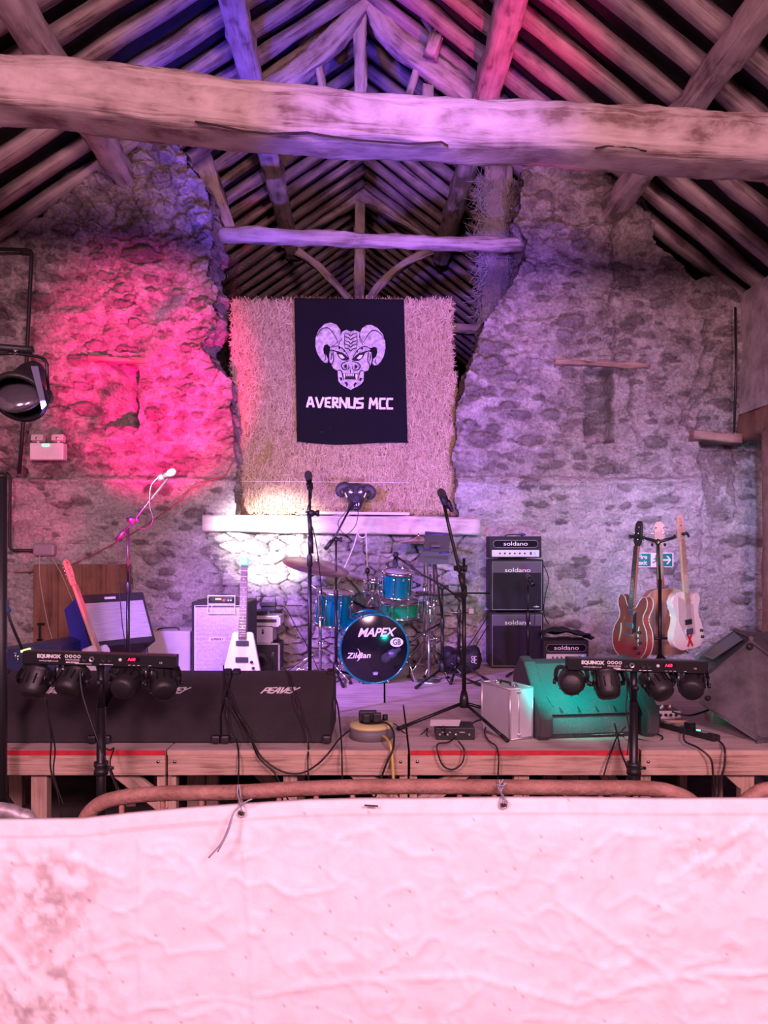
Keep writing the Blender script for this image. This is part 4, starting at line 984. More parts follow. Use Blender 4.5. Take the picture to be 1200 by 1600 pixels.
def light_bar(p0, p1, Y, label, cans, pole_px, disp='A60', glow=None):
    a = at(*p0, Y); b = at(*p1, Y); d = b-a; L = d.length; an = -math.atan2(d.z, d.x); c = (a+b)/2
    t = thing('light_bar', label, 'stage light', (c.x, Y, 0), group='light bars on stands in front of the stage')
    R = Euler((0, an, 0)).to_matrix(); ux = R@Vector((1, 0, 0)); uz = R@Vector((0, 0, 1)); F = Y-.031
    mb = MB(); mb.box(c, (L, .06, .062), rot=R, bev=.004); mb.build('housing', 'blackm', t, world=True)
    def P(u, v, o=.001): q = c+ux*(u*L)+uz*v; q.y = F-o; return q
    mb = MB(); text_mesh(mb, 'EQUINOX', .023, P(-.325, .010), X=ux, Zv=uz, sx=1.05, bold=.0012); mb.build('maker_lettering', 'whiteprint', t, world=True)
    mb = MB(); text_mesh(mb, 'www.prolight.co.uk', .010, P(-.325, -.011), X=ux, Zv=uz, sx=1.15); mb.build('web_address', 'whiteprint', t, world=True)
    mb = MB(); text_mesh(mb, 'MICROPAR', .0105, P(-.17, -.004), X=ux, Zv=uz, sx=1.3); text_mesh(mb, 'BAR SYSTEM', .009, P(-.17, -.016), X=ux, Zv=uz, sx=1.25, bold=.0004); mb.build('model_lettering', 'whiteprint', t, world=True)
    for i in range(4):
        mb = MB(); q = P(-.21+i*.027, .013); mb.tube([q+Vector((.0065*math.cos(k*PI/6), 0, .0065*math.sin(k*PI/6))) for k in range(12)], .0024, 5, closed=True); mb.build('round_symbol', 'whiteprint', t, world=True)
    for u in (-.09, -.045, .035, .075):
        mb = MB(); q = P(u, .002); mb.lathe([(.006, .0), (.013, .0), (.013, .004), (.011, .004), (.010, .001)], q, (0, -1, 0), 18); mb.build('socket', 'steel' if u == -.045 else 'black', t, world=True)
    mb = MB(); q = P(.14, .003); mb.lathe([(.001, .005), (.007, .004), (.008, 0)], q, (0, -1, 0), 14); mb.build('button', 'white', t, world=True)
    mb = MB(); mb.box(P(.225, .006), (.062, .002, .02), rot=R); mb.build('display_window', 'drumhead_black', t, world=True)
    mb = MB(); text_mesh(mb, disp, .02, P(.215, .006, .0025), X=ux, Zv=uz, sx=1.1); o = mb.build('display_digits', mat('led_red', (.9, .02, .05), .4, emit=(1, .02, .08), estr=4), t, world=True); o['label'] = 'glowing red digits'
    mb = MB(); text_mesh(mb, 'CE', .010, P(.405, -.006), X=ux, Zv=uz, sx=1.2); mb.build('approval_mark', 'whiteprint', t, world=True)
    for u, l in ((-.10, .08), (.02, .02), (.06, .05), (.20, .012), (.23, .012), (.26, .012), (.335, .012)):
        mb = MB(); mb.box(P(u, -.021), (l, .0015, .0022), rot=R); mb.build('printed_line', 'whiteprint', t, world=True)
    for u in (-.30, -.263, .30, .336):
        if u < 0: u += .02
        q = c+ux*(u*L)-uz*.031; mb = MB(); mb.lathe([(.007, 0), (.007, -.012), (.0045, -.014), (.0065, -.02), (.0065, -.034), (.004, -.04)], q+Vector((0, -.01, 0)), (0, 0, 1), 12); pl_ = mb.build('plug', 'steel', t, world=True)
        tgt = min(cans, key=lambda k: abs(at(k[0], k[1], Y).x-q.x)); e = at(tgt[0], tgt[1], Y)
        mb = MB(); mb.tube(catmull([q+Vector((0, -.01, -.04)), q+Vector((0, -.015, -.09)), (q+e)/2+Vector((0, -.03, -.075)), e+Vector((.02 if u < 0 else -.02, -.05, -.055)), e+Vector((0, -.06, -.02))], 6), .003, 6); mb.build('lead', 'cable', pl_, world=True)
    pc = at(pole_px, 1040, Y); pc.z = c.z+(pc.x-c.x)*(d.z/d.x)
    mb = MB(); mb.tube([pc+Vector((0, 0, -.03)), (pc.x, Y, .95)], .0175, 16); mb.build('inner_pole', 'blackm', t, world=True)
    zc = at(0, 1200, Y).z
    mb = MB(); mb.tube([(pc.x, Y, .96), (pc.x, Y, .10)], .0215, 16); mb.build('outer_pole', 'blackm', t, world=True)
    mb = MB(); mb.lathe([(.024, -.03), (.034, -.03), (.034, -.01), (.028, 0), (.034, .012), (.034, .03), (.024, .03)], (pc.x, Y, zc), (0, 0, 1), 18); mb.cyl((pc.x+.02, Y, zc), (pc.x+.06, Y, zc), .008); mb.build('collar', 'black', t, world=True)
    mb = MB(); mb.cyl((pc.x-.0, Y-.015, pc.z-.11), (pc.x, Y-.045, pc.z-.11), .013, seg=16); mb.build('clamp_knob', 'black', t, world=True)
    for k in range(3):
        an2 = PI/2+k*2*PI/3; e = Vector((pc.x+.42*math.cos(an2), Y+.42*math.sin(an2)*.8, .015))
        mb = MB(); mb.tube([(pc.x, Y, .42), e], .010, 8); mb.sphere(e, .016, seg=10, rings=6); mb.build('leg', 'blackm', t, world=True)
    for i, (x, y, dv, col_) in enumerate(cans):
        h = c+ux*((at(x, 0, Y).x-c.x)/d.x*L)-uz*.033
        par_can(t, at(x, y, Y), dv, col_, i, h)
    return t
light_bar((39, 1026), (277, 1033), 3.7, 'left light bar on a pole, with four black lamp heads facing the stage', [(*LAMPS[k][0][:2], aim(*LAMPS[k][0], LAMPS[k][1])[1], LAMPS[k][6]) for k in ('blue', 'core', 'warm', 'red')], 158)
light_bar((885, 1036), (1103, 1042), 3.84, 'right light bar on a pole, its left lamp head throwing cyan light', [(*LAMPS[k][0][:2], aim(*LAMPS[k][0], LAMPS[k][1])[1], LAMPS[k][6]) for k in ('cyan', 'magenta', 'violet', 'lilac')], 990)
# hanging lamp at the left edge
t = thing('hanging_lamp', 'black stage lamp with a big round lens, hung from a bar at the left edge', 'stage light', at(30, 540, 3.9))
mb = MB(); mb.tube([at(-60, 538, 3.9), at(50, 547, 3.9)], .019, 14); mb.tube([at(50, 547, 3.9), at(51, 547, 3.9)], .021, 14); mb.build('bar', 'black', t, world=True)
c = at(32, 618, 3.82); d = Vector((.08, -1, -.30)).normalized()
mb = MB(); mb.lathe([(.001, -.26), (.055, -.255), (.075, -.20), (.09, -.10), (.125, -.02), (.135, .0), (.135, .03), (.118, .032), (.112, .012)], c, (d+Vector((0, 0, -.55))).normalized(), 32); mb.build('housing', 'black', t, world=True)
mb = MB(); mb.sphere(c+(d+Vector((0, 0, -.55))).normalized()*.0, .118, 1, 1, .42, 28, 14, rot=(math.atan2(1, .85)*1.0, 0, 0)); M['lens_glass'] = mat('lens_glass', (.34, .31, .38), .16, metal=.8); mb.build('lens', 'lens_glass', t, world=True)
mb = MB(); mb.tube(catmull([at(20, 552, 3.88), at(58, 557, 3.88), at(72, 566, 3.88), at(74, 590, 3.88), at(76, 612, 3.86)], 5), .008, 8); mb.tube(catmull([at(20, 552, 3.88), at(-22, 557, 3.88), at(-30, 580, 3.88), at(-30, 612, 3.86)], 5), .008, 8); mb.build('yoke', 'blackm', t, world=True)
mb = MB(); mb.cyl(at(62, 620, 3.86), at(79, 620, 3.86), .034, seg=22); mb.build('tilt_knob', 'black', t, world=True)
mb = MB(); mb.prism([(0, 0), (.035, .0), (.075, -.19), (.055, -.21)], .004, at(48, 572, 3.74), X=(1, 0, 0), Zv=(0, 0, 1)); mb.build('barn_door', mat('blue_grey_sheet', (.14, .15, .24), .4, metal=.4), t, world=True)
mb = MB(); mb.lathe([(.016, 0), (.006, .012), (.012, .02)], at(24, 553, 3.86), (0, 0, 1), 12); mb.build('wing_bolt', 'chrome', t, world=True)
t = thing('lighting_stand', 'thick black stand pole at the left edge of the picture', 'stand', at(3, 1000, 3.9)); t.location.z = 0
mb = MB(); p = at(2, 744, 3.9); mb.tube([p, (p.x, p.y, .1)], .028, 16); mb.sphere(p, .028, 1.25, 1.25, .7); mb.build('pole', 'black', t, world=True)
for k in range(3):
    a = .4+k*2*PI/3; mb = MB(); mb.tube([(p.x, p.y, .5), (p.x+.1+.3*math.cos(a), p.y-.1+.12*math.sin(a), .012)], .012, 8); mb.build('leg', 'blackm', t, world=True)
# ------------------------------------------------------------ microphone stands
def mic(parent, tip, d, world=True, L=.15, col_='blackm'):
    d = Vector(d).normalized(); tip = Vector(tip)
    mb = MB(); mb.lathe([(.001, 0), (.014, -.004), (.022, -.016), (.025, -.03), (.024, -.045), (.019, -.055)], tip, d, 18); h = mb.build('microphone', 'mic_grille' if 'mic_grille' in M else mat('mic_grille', (.10, .10, .13), .4, metal=.6, bump=.8, bscale=400), parent, world=world)
    mb = MB(); mb.lathe([(.020, -.055), (.021, -.06), (.016, -.08), (.012, -.15-L+.15), (.010, -L-.01), (.001, -L-.01)], tip, d, 16); mb.build('microphone_body', col_, h, world=world)
    mb = MB(); mb.lathe([(.018, -.11), (.019, -.09), (.022, -.09), (.020, -.13), (.017, -.13)], tip, d, 14); mb.build('clip', 'black', h, world=world)
    return h
def tripod(t, x, Y, zh, r=.30, angs=(200, 320, 80), foot='rubber', thick=.0085, m='blackm', base=SZ):
    mb = MB(); mb.lathe([(.010, .03), (.018, .03), (.026, -.015), (.030, -.05), (.028, -.065), (.012, -.07)], (x, Y, zh), (0, 0, 1), 18); mb.build('hub', m, t, world=True)
    for a in angs:
        a = math.radians(a); e = Vector((x+r*math.cos(a), Y+r*math.sin(a), base+.012))
        s = Vector((x+.02*math.cos(a), Y+.02*math.sin(a), zh-.045))
        mb = MB(); mb.tube([s, e], thick, 10); lg = mb.build('leg', m, t, world=True)
        mb = MB(); dd = (e-s).normalized(); mb.tube([e-dd*.05, e+dd*.006], .0125, 10); mb.build('rubber_foot', foot, lg, world=True)
def mstand(label, px, Y, ytop, zh, angs, r, ylow=None, m='blackm', name='microphone_stand', thick=.0085):
    x = X4(px, Y)
    t = thing(name, label, 'microphone stand' if 'mic' in name else 'stand', (x, Y, SZ))
    zt = at(0, ytop, Y).z; zl = at(0, ylow, Y).z if ylow else (zh+zt)/2
    mb = MB(); mb.tube([(x, Y, zh), (x, Y, zl)], .0125, 12); mb.build('lower_tube', m, t, world=True)
    mb = MB(); mb.tube([(x, Y, zl), (x, Y, zt)], .0085, 12); mb.build('upper_tube', m, t, world=True)
    mb = MB(); mb.lathe([(.012, -.035), (.018, -.03), (.018, .03), (.011, .045)], (x, Y, zl), (0, 0, 1), 14); mb.build('height_clutch', 'black', t, world=True)
    tripod(t, x, Y, zh, r, angs, thick=thick, m=m)
    return t
def boom(t, pts, r=.008, clutch=None, weight=True, m='blackm'):
    P = [at(*p) for p in pts]; mb = MB(); mb.tube(P, r, 10); b = mb.build('boom_arm', m, t, world=True)
    if clutch:
        c = at(*clutch); mb = MB(); mb.cyl(c+Vector((-.03, 0, 0)), c+Vector((.035, 0, 0)), .014, seg=14); mb.sphere(c, .022, seg=14, rings=8); mb.cyl(c+Vector((.03, 0, 0)), c+Vector((.048, 0, 0)), .02, seg=8); mb.build('boom_clutch', 'black', t, world=True)
    if weight:
        d = (P[1]-P[0]).normalized(); mb = MB(); mb.tube([P[0]-d*.01, P[0]+d*.08], .016, 12); mb.build('counterweight', 'black', b, world=True)
    return b
def lead(t, pts, r=.0032, name='cable', m='cable', n=7):
    mb = MB(); mb.tube(catmull([at(*p) for p in pts], n), r, 6); return mb.build(name, m, t, world=True) if t else mb.build(name, m)
t = mstand('boom microphone stand lit pink, behind the left floor monitors beside the tilted amp', 200, 5.0, 826, .80, (200, 320, 80), .25, 920)
boom(t, [(183, 843, 5.0), (204, 820, 5.0), (262, 748, 4.95)], .008, (205, 812, 5.0)); mic(t, at(275, 735, 4.95), (.5, -.1, .22)); lead(t, [(248, 745, 4.95), (236, 760, 4.95), (234, 790, 4.95), (239, 812, 4.95), (228, 826, 4.97), (204, 822, 4.98)]); lead(t, [(184, 843, 4.98), (185, 870, 4.98), (183, 900, 4.98), (188, 940, 4.98), (191, 975, 4.99), (197, 1015, 4.99)])
t = mstand('straight black microphone stand left of the drum kit, behind the third floor monitor', 484, 4.8, 756, .79, (300, 180, 60), .27, 877)
mic(t, at(481, 736, 4.77), (-.05, -.55, .75)); mb = MB(); mb.tube([at(485, 838, 4.77), at(486, 865, 4.77)], .017, 12); mb.build('counterweight', 'black', t, world=True)
mb = MB(); mb.tube([at(483, 803, 4.8), at(486, 842, 4.78)], .014, 12); mb.build('height_grip', 'black', t, world=True)
boom(t, [(477, 800, 4.78), (494, 803, 4.78)], .006, (487, 802, 4.79), False)
lead(t, [(483, 762, 4.78), (487, 775, 4.77), (480, 800, 4.77), (490, 830, 4.77), (497, 870, 4.78), (503, 930, 4.85)]); 
t = mstand('black boom microphone stand left of the bass drum, reaching up to the horned head', 525, 6.05, 842, .79, (285, 200, 60), .27, 930)
boom(t, [(509, 857, 6.0), (524, 838, 6.0), (553, 782, 6.0)], .008, (525, 843, 6.03)); mic(t, at(559, 774, 6.0), (.3, -.1, .5), L=.10); lead(t, [(552, 785, 5.99), (540, 800, 5.98), (528, 818, 5.98), (540, 835, 5.98), (556, 820, 5.98), (560, 795, 5.99)])
t = mstand('tall black boom microphone stand at centre right, its tripod near the silver case', 725, 4.55, 872, .845, (192, 300, 20), .40, 925, thick=.010)
boom(t, [(724, 918, 4.50), (717, 888, 4.50), (703, 830, 4.5), (693, 785, 4.5)], .010, (717, 888, 4.53)); mic(t, at(686, 764, 4.5), (-.35, -.2, .55)); mb = MB(); mb.tube([at(696, 790, 4.49), at(690, 776, 4.49)], .016, 12); mb.build('mic_holder', mat('blue_black', (.03, .03, .10), .5), t, world=True)
mb = MB(); p = at(736, 955, 4.55); mb.box(p, (.035, .03, .035), bev=.004); mb.tube([at(692, 957, 4.55), at(732, 957, 4.55)], .003, 6); mb.build('side_clamp', 'steel', t, world=True)
t = mstand('black boom stand holding the tray, right of the bass drum', 691, 5.95, 915, .82, (225, 340, 100), .30, 975)
boom(t, [(690, 960, 5.93), (683, 905, 5.93), (679, 866, 5.93)], .008, (691, 918, 5.94), False); 
tr = thing('tray', 'black tray with blue edges tilted on top of a boom stand behind the drums', 'tray', at(684, 885, 5.9))
mb = MB(); mb.prism([(-.105, -.09), (.085, -.11), (.115, .10), (-.085, .12)], .03, at(682, 853, 5.92), X=(1, 0, .02), Zv=(0, .25, .96)); mb.build('tray_body', 'black', tr, world=True)
mb = MB(); mb.tube([at(665, 834, 5.95), at(706, 837, 5.95)], .010, 8); mb.tube([at(659, 857, 5.9), at(674, 858, 5.9)], .006, 8); mb.tube([at(686, 864, 5.9), at(702, 863, 5.9)], .006, 8); mb.build('tray_edge', MATS['blue_black'], tr, world=True)
mb = MB(); mb.prism([(-.13, -.04), (-.0, -.06), (.10, -.055), (.13, .03), (-.11, .04)], .05, at(680, 870, 5.9), X=(1, 0, 0), Zv=(0, 0, 1)); mb.box(at(681, 853, 5.88), (.07, .01, .02)); mb.build('clamp_block', 'black', tr, world=True)
t = mstand('black boom microphone stand with its arm reaching left over the rack tom', 717, 6.15, 930, .84, (330, 250, 110), .25, 960)
boom(t, [(724, 940, 6.1), (692, 915, 6.1), (660, 898, 6.1), (620, 870, 6.1)], .008, (717, 932, 6.12)); mic(t, at(617, 888, 6.12), (-.05, 0, -.9), L=.08); lead(t, [(619, 868, 6.1), (612, 868, 6.1), (605, 872, 6.1), (598, 868, 6.2)])
t = mstand('short black microphone stand in front of the amplifier stack', 825, 6.35, 914, .80, (210, 330, 80), .22, 965)
mic(t, at(822, 896, 6.33), (-.3, .5, .6), L=.09); lead(t, [(822, 905, 6.3), (832, 920, 6.3), (836, 960, 6.32), (830, 1020, 6.33)])
t = thing('kick_drum_microphone', 'fat blue grey microphone on a low boom aimed at the bass drum', 'microphone', at(655, 1060, 6.0)); t.location.z = SZ
mb = MB(); c = at(602, 1028, 6.0); d = (at(602, 1028, 6.0)-at(640, 1004, 6.0)).normalized(); mb.lathe([(.001, .035), (.03, .03), (.045, .01), (.045, -.025), (.034, -.04)], c, d, 20); mb.build('grille', 'mic_grille' if False else MATS['mic_grille'], t, world=True)
mb = MB(); mb.lathe([(.038, -.04), (.042, -.05), (.036, -.09), (.022, -.10), (.018, -.14), (.001, -.14)], c, d, 18); mb.build('microphone_body', mat('blue_grey_metal', (.10, .10, .20), .35, metal=.4), t, world=True)
mb = MB(); mb.tube([c-d*.13, at(668, 985, 6.05), at(692, 972, 6.1)], .008, 10); mb.build('boom_arm', 'blackm', t, world=True)
mb = MB(); x = X4(670, 6.05); mb.tube([(x, 6.05, at(0, 985, 6.05).z), (x, 6.05, SZ+.02)], .010, 10); mb.lathe([(.09, 0), (.09, .012), (.03, .02), (.01, .03)], (x, 6.05, SZ), (0, 0, 1), 24); mb.build('base', 'steel', t, world=True)
# ------------------------------------------------------------ drum kit
def lug(mbx, c, up, out, L=.05, r=.007):
    mbx.tube([c-up*L/2, c+up*L/2], r, 8)
def drum(name, label, c, ax, r, h, shell, top='drumhead', bot='drumhead', lugs=8, hoop='chrome', hr=.010, badge=False):
    c = Vector(c); ax = Vector(ax).normalized(); t = thing(name, label, 'drum', c)
    mb = MB(); mb.lathe([(r, -h/2), (r, h/2)], c, ax, 48); o = mb.build('shell', shell, t, world=True)
    for s, m in ((1, top), (-1, bot)):
        mb = MB(); mb.lathe([(.0005, s*h/2), (r*.97, s*h/2), (r*1.01, s*(h/2-.004))], c, ax, 48); mb.build('drumhead', m, t, world=True)
        mb = MB(); mb.lathe([(r*1.0, s*(h/2-.014)), (r+hr, s*(h/2-.014)), (r+hr*1.15, s*(h/2+.010)), (r-.002, s*(h/2+.011)), (r-.004, s*(h/2+.002))], c, ax, 48); mb.build('hoop', hoop, t, world=True)
    u = ax.orthogonal().normalized(); w = ax.cross(u)
    for k in range(lugs):
        a = 2*PI*(k+.5)/lugs; d = u*math.cos(a)+w*math.sin(a)
        mb = MB(); mb.tube([c+d*(r+hr+.002)-ax*(h/2+.012), c+d*(r+hr+.002)+ax*(h/2+.012)], .003, 6)
        for s in (1, -1):
            mb.tube([c+d*(r+.008)+ax*s*h*.22, c+d*(r+.008)+ax*s*(h*.22+.03)], .008, 8); mb.tube([c+d*(r+hr+.004)+ax*s*(h/2-.006), c+d*(r+hr+.004)+ax*s*(h/2+.018)], .006, 8)
        mb.build('tension_lug', 'chrome', t, world=True)
    if badge:
        q = c+Vector((.03, -r-.001, .035)); mb = MB(); mb.box(q, (.045, .004, .022), bev=.002); mb.build('badge', mat('copper_badge', (.5, .25, .12), .3, metal=.6), t, world=True)
    return t
bc = at(585, 1006, 5.95); bc.z = SZ+.272; bax = Vector((.16, -1, 0)).normalized()
t = drum('bass_drum', 'teal bass drum with black front head lettered in white, centre of the stage', bc+Vector((-.03, .21, 0)), bax, .262, .40, 'teal', 'drumhead_black', 'drumhead', 0, hoop='teal', hr=.012)
cf = bc+Vector((-.03, .21, 0))+bax*.206; bx = Vector((0, 0, 1)).cross(bax*-1).normalized(); bx = bx if bx.x > 0 else -bx
mb = MB(); mb.tube([cf+(bx*math.cos(k*PI/24)+Vector((0, 0, 1))*math.sin(k*PI/24))*.272 for k in range(48)], .004, 6, closed=True)
mb.build('hoop_inlay', mat('cyan_inlay', (.35, .80, .95), .25, coat=.4), t, world=True)
for k in range(8):
    a = PI/8+k*PI/4; d = bx*math.cos(a)+Vector((0, 0, 1))*math.sin(a); mb = MB(); q = cf+d*.275; mb.tube([q+bax*.012, q-bax*.03], .010, 8); mb.tube([q-bax*.02, q-bax*.40], .004, 6); mb.tube([q-bax*.06-d*.01, q-bax*.12-d*.01], .009, 8); mb.build('claw', 'chrome', t, world=True)
Zu = Vector((0, 0, 1)); F0 = cf+bax*.004
mb = MB(); text_mesh(mb, 'MAPEX', .092, F0+bx*.005+Zu*.125, X=bx, Zv=Zu, sx=.98, shear=.35, bold=.0022, spacing=.98); o = mb.build('maker_name', 'whiteprint', t, world=True); o['label'] = 'white italic maker name'
mb = MB(); mb.sphere(F0+bx*.132+Zu*.108, .007, 1, .2, 1, 12, 6); mb.build('trademark_dot', 'whiteprint', t, world=True)
mb = MB(); q = F0+bx*.172+Zu*.048; mb.prism([(.052*math.cos(k*PI/16), .036*math.sin(k*PI/16)) for k in range(32)], .002, q+bax*.002, X=bx, Zv=Zu, N=-bax); o = mb.build('oval_sticker', 'whiteprint', t, world=True); o['label'] = 'white oval sticker'
mb = MB(); text_mesh(mb, 'GB', .058, q+bax*.003, X=bx, Zv=Zu, sx=.85, bold=.001); mb.build('sticker_letters', 'black', t, world=True)
mb = MB(); q = F0-bx*.128-Zu*.05; text_mesh(mb, 'Zild', .060, q-bx*.035, X=bx, Zv=Zu, sx=1.15, shear=.2, bold=.001); text_mesh(mb, 'jian', .060, q+bx*.048, X=bx, Zv=Zu, sx=1.15, shear=.2, bold=.001)
mb.tube(catmull([q+bx*a*.1+Zu*b*.1+bax*.001 for a, b in ((-.05, .55), (.1, .3), (.08, 0), (.02, -.3), (-.12, -.42))], 4), [.002]*4+[.004]*9+[.002]*4, 6); mb.build('cymbal_maker_logo', 'whiteprint', t, world=True)
mb = MB(); q = F0+bx*.005-Zu*.195
mb.prism([(-.022, .018), (-.014, .006), (-.010, .02), (-.003, .008), (0, .024), (.003, .008), (.010, .02), (.014, .006), (.022, .018), (.016, -.008), (-.016, -.008)], .001, q+bax*.001, X=bx, Zv=Zu, N=-bax); mb.build('crown_mark', mat('lilac_print', (.4, .38, .5), .5), t, world=True)
for s in (-1, 1):
    mb = MB(); p = bc+Vector((s*.25, .12, -.05)); mb.tube([p, p+Vector((s*.07, -.06, -.22))], .007, 8); mb.build('spur', 'chrome', t, world=True)
# rack tom on its mount
c = at(621, 912, 6.25); t = drum('rack_tom', 'teal rack tom with copper badge, above the right shoulder of the bass drum', c, (.05, -.22, 1), .118, .20, 'teal', lugs=6, badge=True)
mb = MB(); mb.tube([c+Vector((-.13, 0, .02)), c+Vector((-.2, .03, 0)), c+Vector((-.2, .04, -.16))], .010, 10); mb.sphere(c+Vector((-.145, 0, .02)), .026, seg=14, rings=8); mb.build('mount', 'chrome', t, world=True)
c = at(582, 922, 6.2); t = drum('small_tom', 'small chrome drum with a black top on the bass drum mount', c+Vector((0, 0, .03)), (0, -.12, 1), .058, .085, 'chrome', 'drumhead_black', lugs=6, hr=.008)
mb = MB(); mb.tube([c+Vector((0, 0, -.03)), c+Vector((0, .0, -.12))], .012, 12); mb.lathe([(.014, 0), (.05, -.045), (.055, -.06)], c+Vector((0, 0, -.07)), (0, 0, 1), 24); mb.box(c+Vector((0, -.055, -.02)), (.06, .03, .03), bev=.006)
for s in (-1, 1): mb.sphere(c+Vector((s*.07, -.02, -.01)), .018, seg=12, rings=6); mb.tube([c+Vector((s*.065, -.02, .03)), c+Vector((s*.06, -.02, -.06))], .008, 8)
mb.build('mount', 'chrome', t, world=True)
c = at(522, 950, 6.35); t = drum('floor_tom', 'teal floor tom on chrome legs, left of the bass drum', c, (.10, -.10, 1), .148, .27, 'teal', lugs=8)
for a in (-2.2, -.6, 1.3):
    mb = MB(); p = c+Vector((.165*math.cos(a), .165*math.sin(a), .02)); mb.tube([p+Vector((0, 0, .06)), (p.x, p.y, SZ+.03), (p.x+.01*math.cos(a), p.y, SZ+.01)], .006, 8); mb.box(p, (.025, .025, .035), bev=.004); mb.sphere((p.x, p.y, SZ+.015), .014, seg=8, rings=6); mb.build('leg', 'chrome', t, world=True)
c = at(624, 950, 6.62); t = drum('snare_drum', 'green snare drum under the rack tom, behind the bass drum', c, (0, -.16, 1), .165, .13, 'green_drum', lugs=8)
mb = MB(); x = c.x; mb.tube([(x, c.y, c.z-.07), (x, c.y, SZ+.12)], .011, 10)
for a in (.4, 2.5, 4.6): mb.tube([(x, c.y, SZ+.2), (x+.24*math.cos(a), c.y+.2*math.sin(a), SZ+.012)], .007, 8)
mb.build('stand', 'chrome', t, world=True)
def cymbal(label, c, ax, r, polex, Y, legs=True, ybase=None, pts=None):
    t = thing('cymbal', label, 'cymbal', c, group='cymbals of the drum kit')
    mb = MB(); mb.lathe([(.005, .022), (.02, .020), (.04, .008), (.05, .003), (r*.6, -.006), (r, -.022), (r, -.0235), (r*.6, -.008), (.045, 0)], c, ax, 48); mb.build('plate', 'cymbal', t, world=True)
    mb = MB(); mb.lathe([(.012, .022), (.014, .035), (.006, .04), (.004, .055)], c, ax, 12); mb.build('wing_nut', 'chrome', t, world=True)
    return t
def chrome_stand(label, px, Y, ytop, r=.28, angs=(200, 320, 80), arm=None, zh=.95):
    t = thing('cymbal_stand', label, 'cymbal stand', (X4(px, Y), Y, SZ)); x = X4(px, Y); zt = at(0, ytop, Y).z
    mb = MB(); mb.tube([(x, Y, SZ+.04), (x, Y, zt-.0)], .011, 12); mb.build('pole', 'chrome', t, world=True)
    for z in (zh, (zh+zt)/2):
        mb = MB(); mb.cyl((x, Y, z-.02), (x, Y, z+.02), .017); mb.cyl((x, Y, z), (x+.035, Y-.01, z), .007); mb.build('collar', 'chrome', t, world=True)
    if arm:
        mb = MB(); mb.tube([at(*p) for p in arm], .007, 8); mb.sphere((x, Y, zt), .02, seg=12, rings=8); mb.build('arm', 'chrome', t, world=True)
    for a in angs:
        a = math.radians(a); e = Vector((x+r*math.cos(a), Y+r*math.sin(a), SZ+.012)); s = Vector((x, Y, zh-.05)); m_ = Vector((x, Y, SZ+.07))
        for off in (-.008, .008):
            pass
        mb = MB(); mb.tube([s, e], .0075, 8); mb.tube([m_, s.lerp(e, .6)], .005, 8); l_ = mb.build('leg', 'chrome', t, world=True)
        mb = MB(); mb.sphere(e, .014, seg=10, rings=6); mb.build('rubber_foot', 'rubber', l_, world=True)
    return t
c = at(494, 881, 6.1); cymbal('large bronze cymbal seen almost edge on, above the floor tom at the left', c, (.22, -.20, 1), .27, 0, 6.1)
chrome_stand('chrome cymbal stand with a boom arm, left of the floor tom', 500, 6.15, 925, .33, (170, 215, 320), [(476, 905, 6.1), (500, 925, 6.15), (520, 942, 6.18)])
c = at(654, 842, 6.7); cymbal('pale thin cymbal behind the tray, nearly level', c, (-.05, -.08, 1), .20, 0, 6.7)
chrome_stand('chrome cymbal stand behind the tray, right of the snare drum', 663, 6.72, 838, .25, (205, 330, 80))
chrome_stand('short chrome cymbal stand between the bass drum and the black boom stands', 672, 6.4, 897, .26, (225, 300, 60))
chrome_stand('chrome cymbal stand with green reflections, right of the kick drum microphone', 678, 6.45, 880, .26, (250, 330, 130))
c = at(676, 912, 6.3); 
t = thing('hi_hat', 'pair of hi-hat cymbals seen edge on, right of the snare drum', 'cymbal', at(668, 925, 6.55))
mb = MB(); q = at(668, 926, 6.55); mb.lathe([(.004, .012), (.03, .01), (.17, -.004), (.17, -.006), (.03, .002)], q, (0, -.05, 1), 36); mb.build('top_plate', 'cymbal', t, world=True)
mb = MB(); mb.lathe([(.004, -.02), (.03, -.018), (.17, -.008), (.17, -.010), (.03, -.025)], q, (0, -.05, 1), 36); mb.build('bottom_plate', 'cymbal', t, world=True)
mb = MB(); mb.tube([(q.x, q.y, q.z+.3), (q.x, q.y, SZ+.02)], .005, 8); mb.build('rod', 'chrome', t, world=True)
# white gooseneck with a loop and black microphone
t = thing('gooseneck', 'pale bent hose looping over the drum kit, ending in a small black microphone', 'microphone', at(566, 835, 6.5))
mb = MB(); mb.tube(catmull([at(505, 950, 6.4), at(530, 905, 6.45), at(552, 855, 6.5), at(559, 832, 6.5), at(566, 827, 6.5), at(572, 831, 6.5), at(571, 838, 6.48), at(565, 840, 6.47), at(560, 836, 6.47), at(562, 829, 6.48), at(568, 827, 6.5), at(572, 834, 6.5), at(573, 860, 6.5), at(574, 886, 6.5)], 6), .006, 8); mb.build('hose', 'cream', t, world=True)
mb = MB(); mb.sphere(at(574, 892, 6.5), .026, .85, .85, 1.1); mb.tube([at(574, 896, 6.5), at(575, 904, 6.45)], .006, 8); mb.build('microphone', 'black', t, world=True)
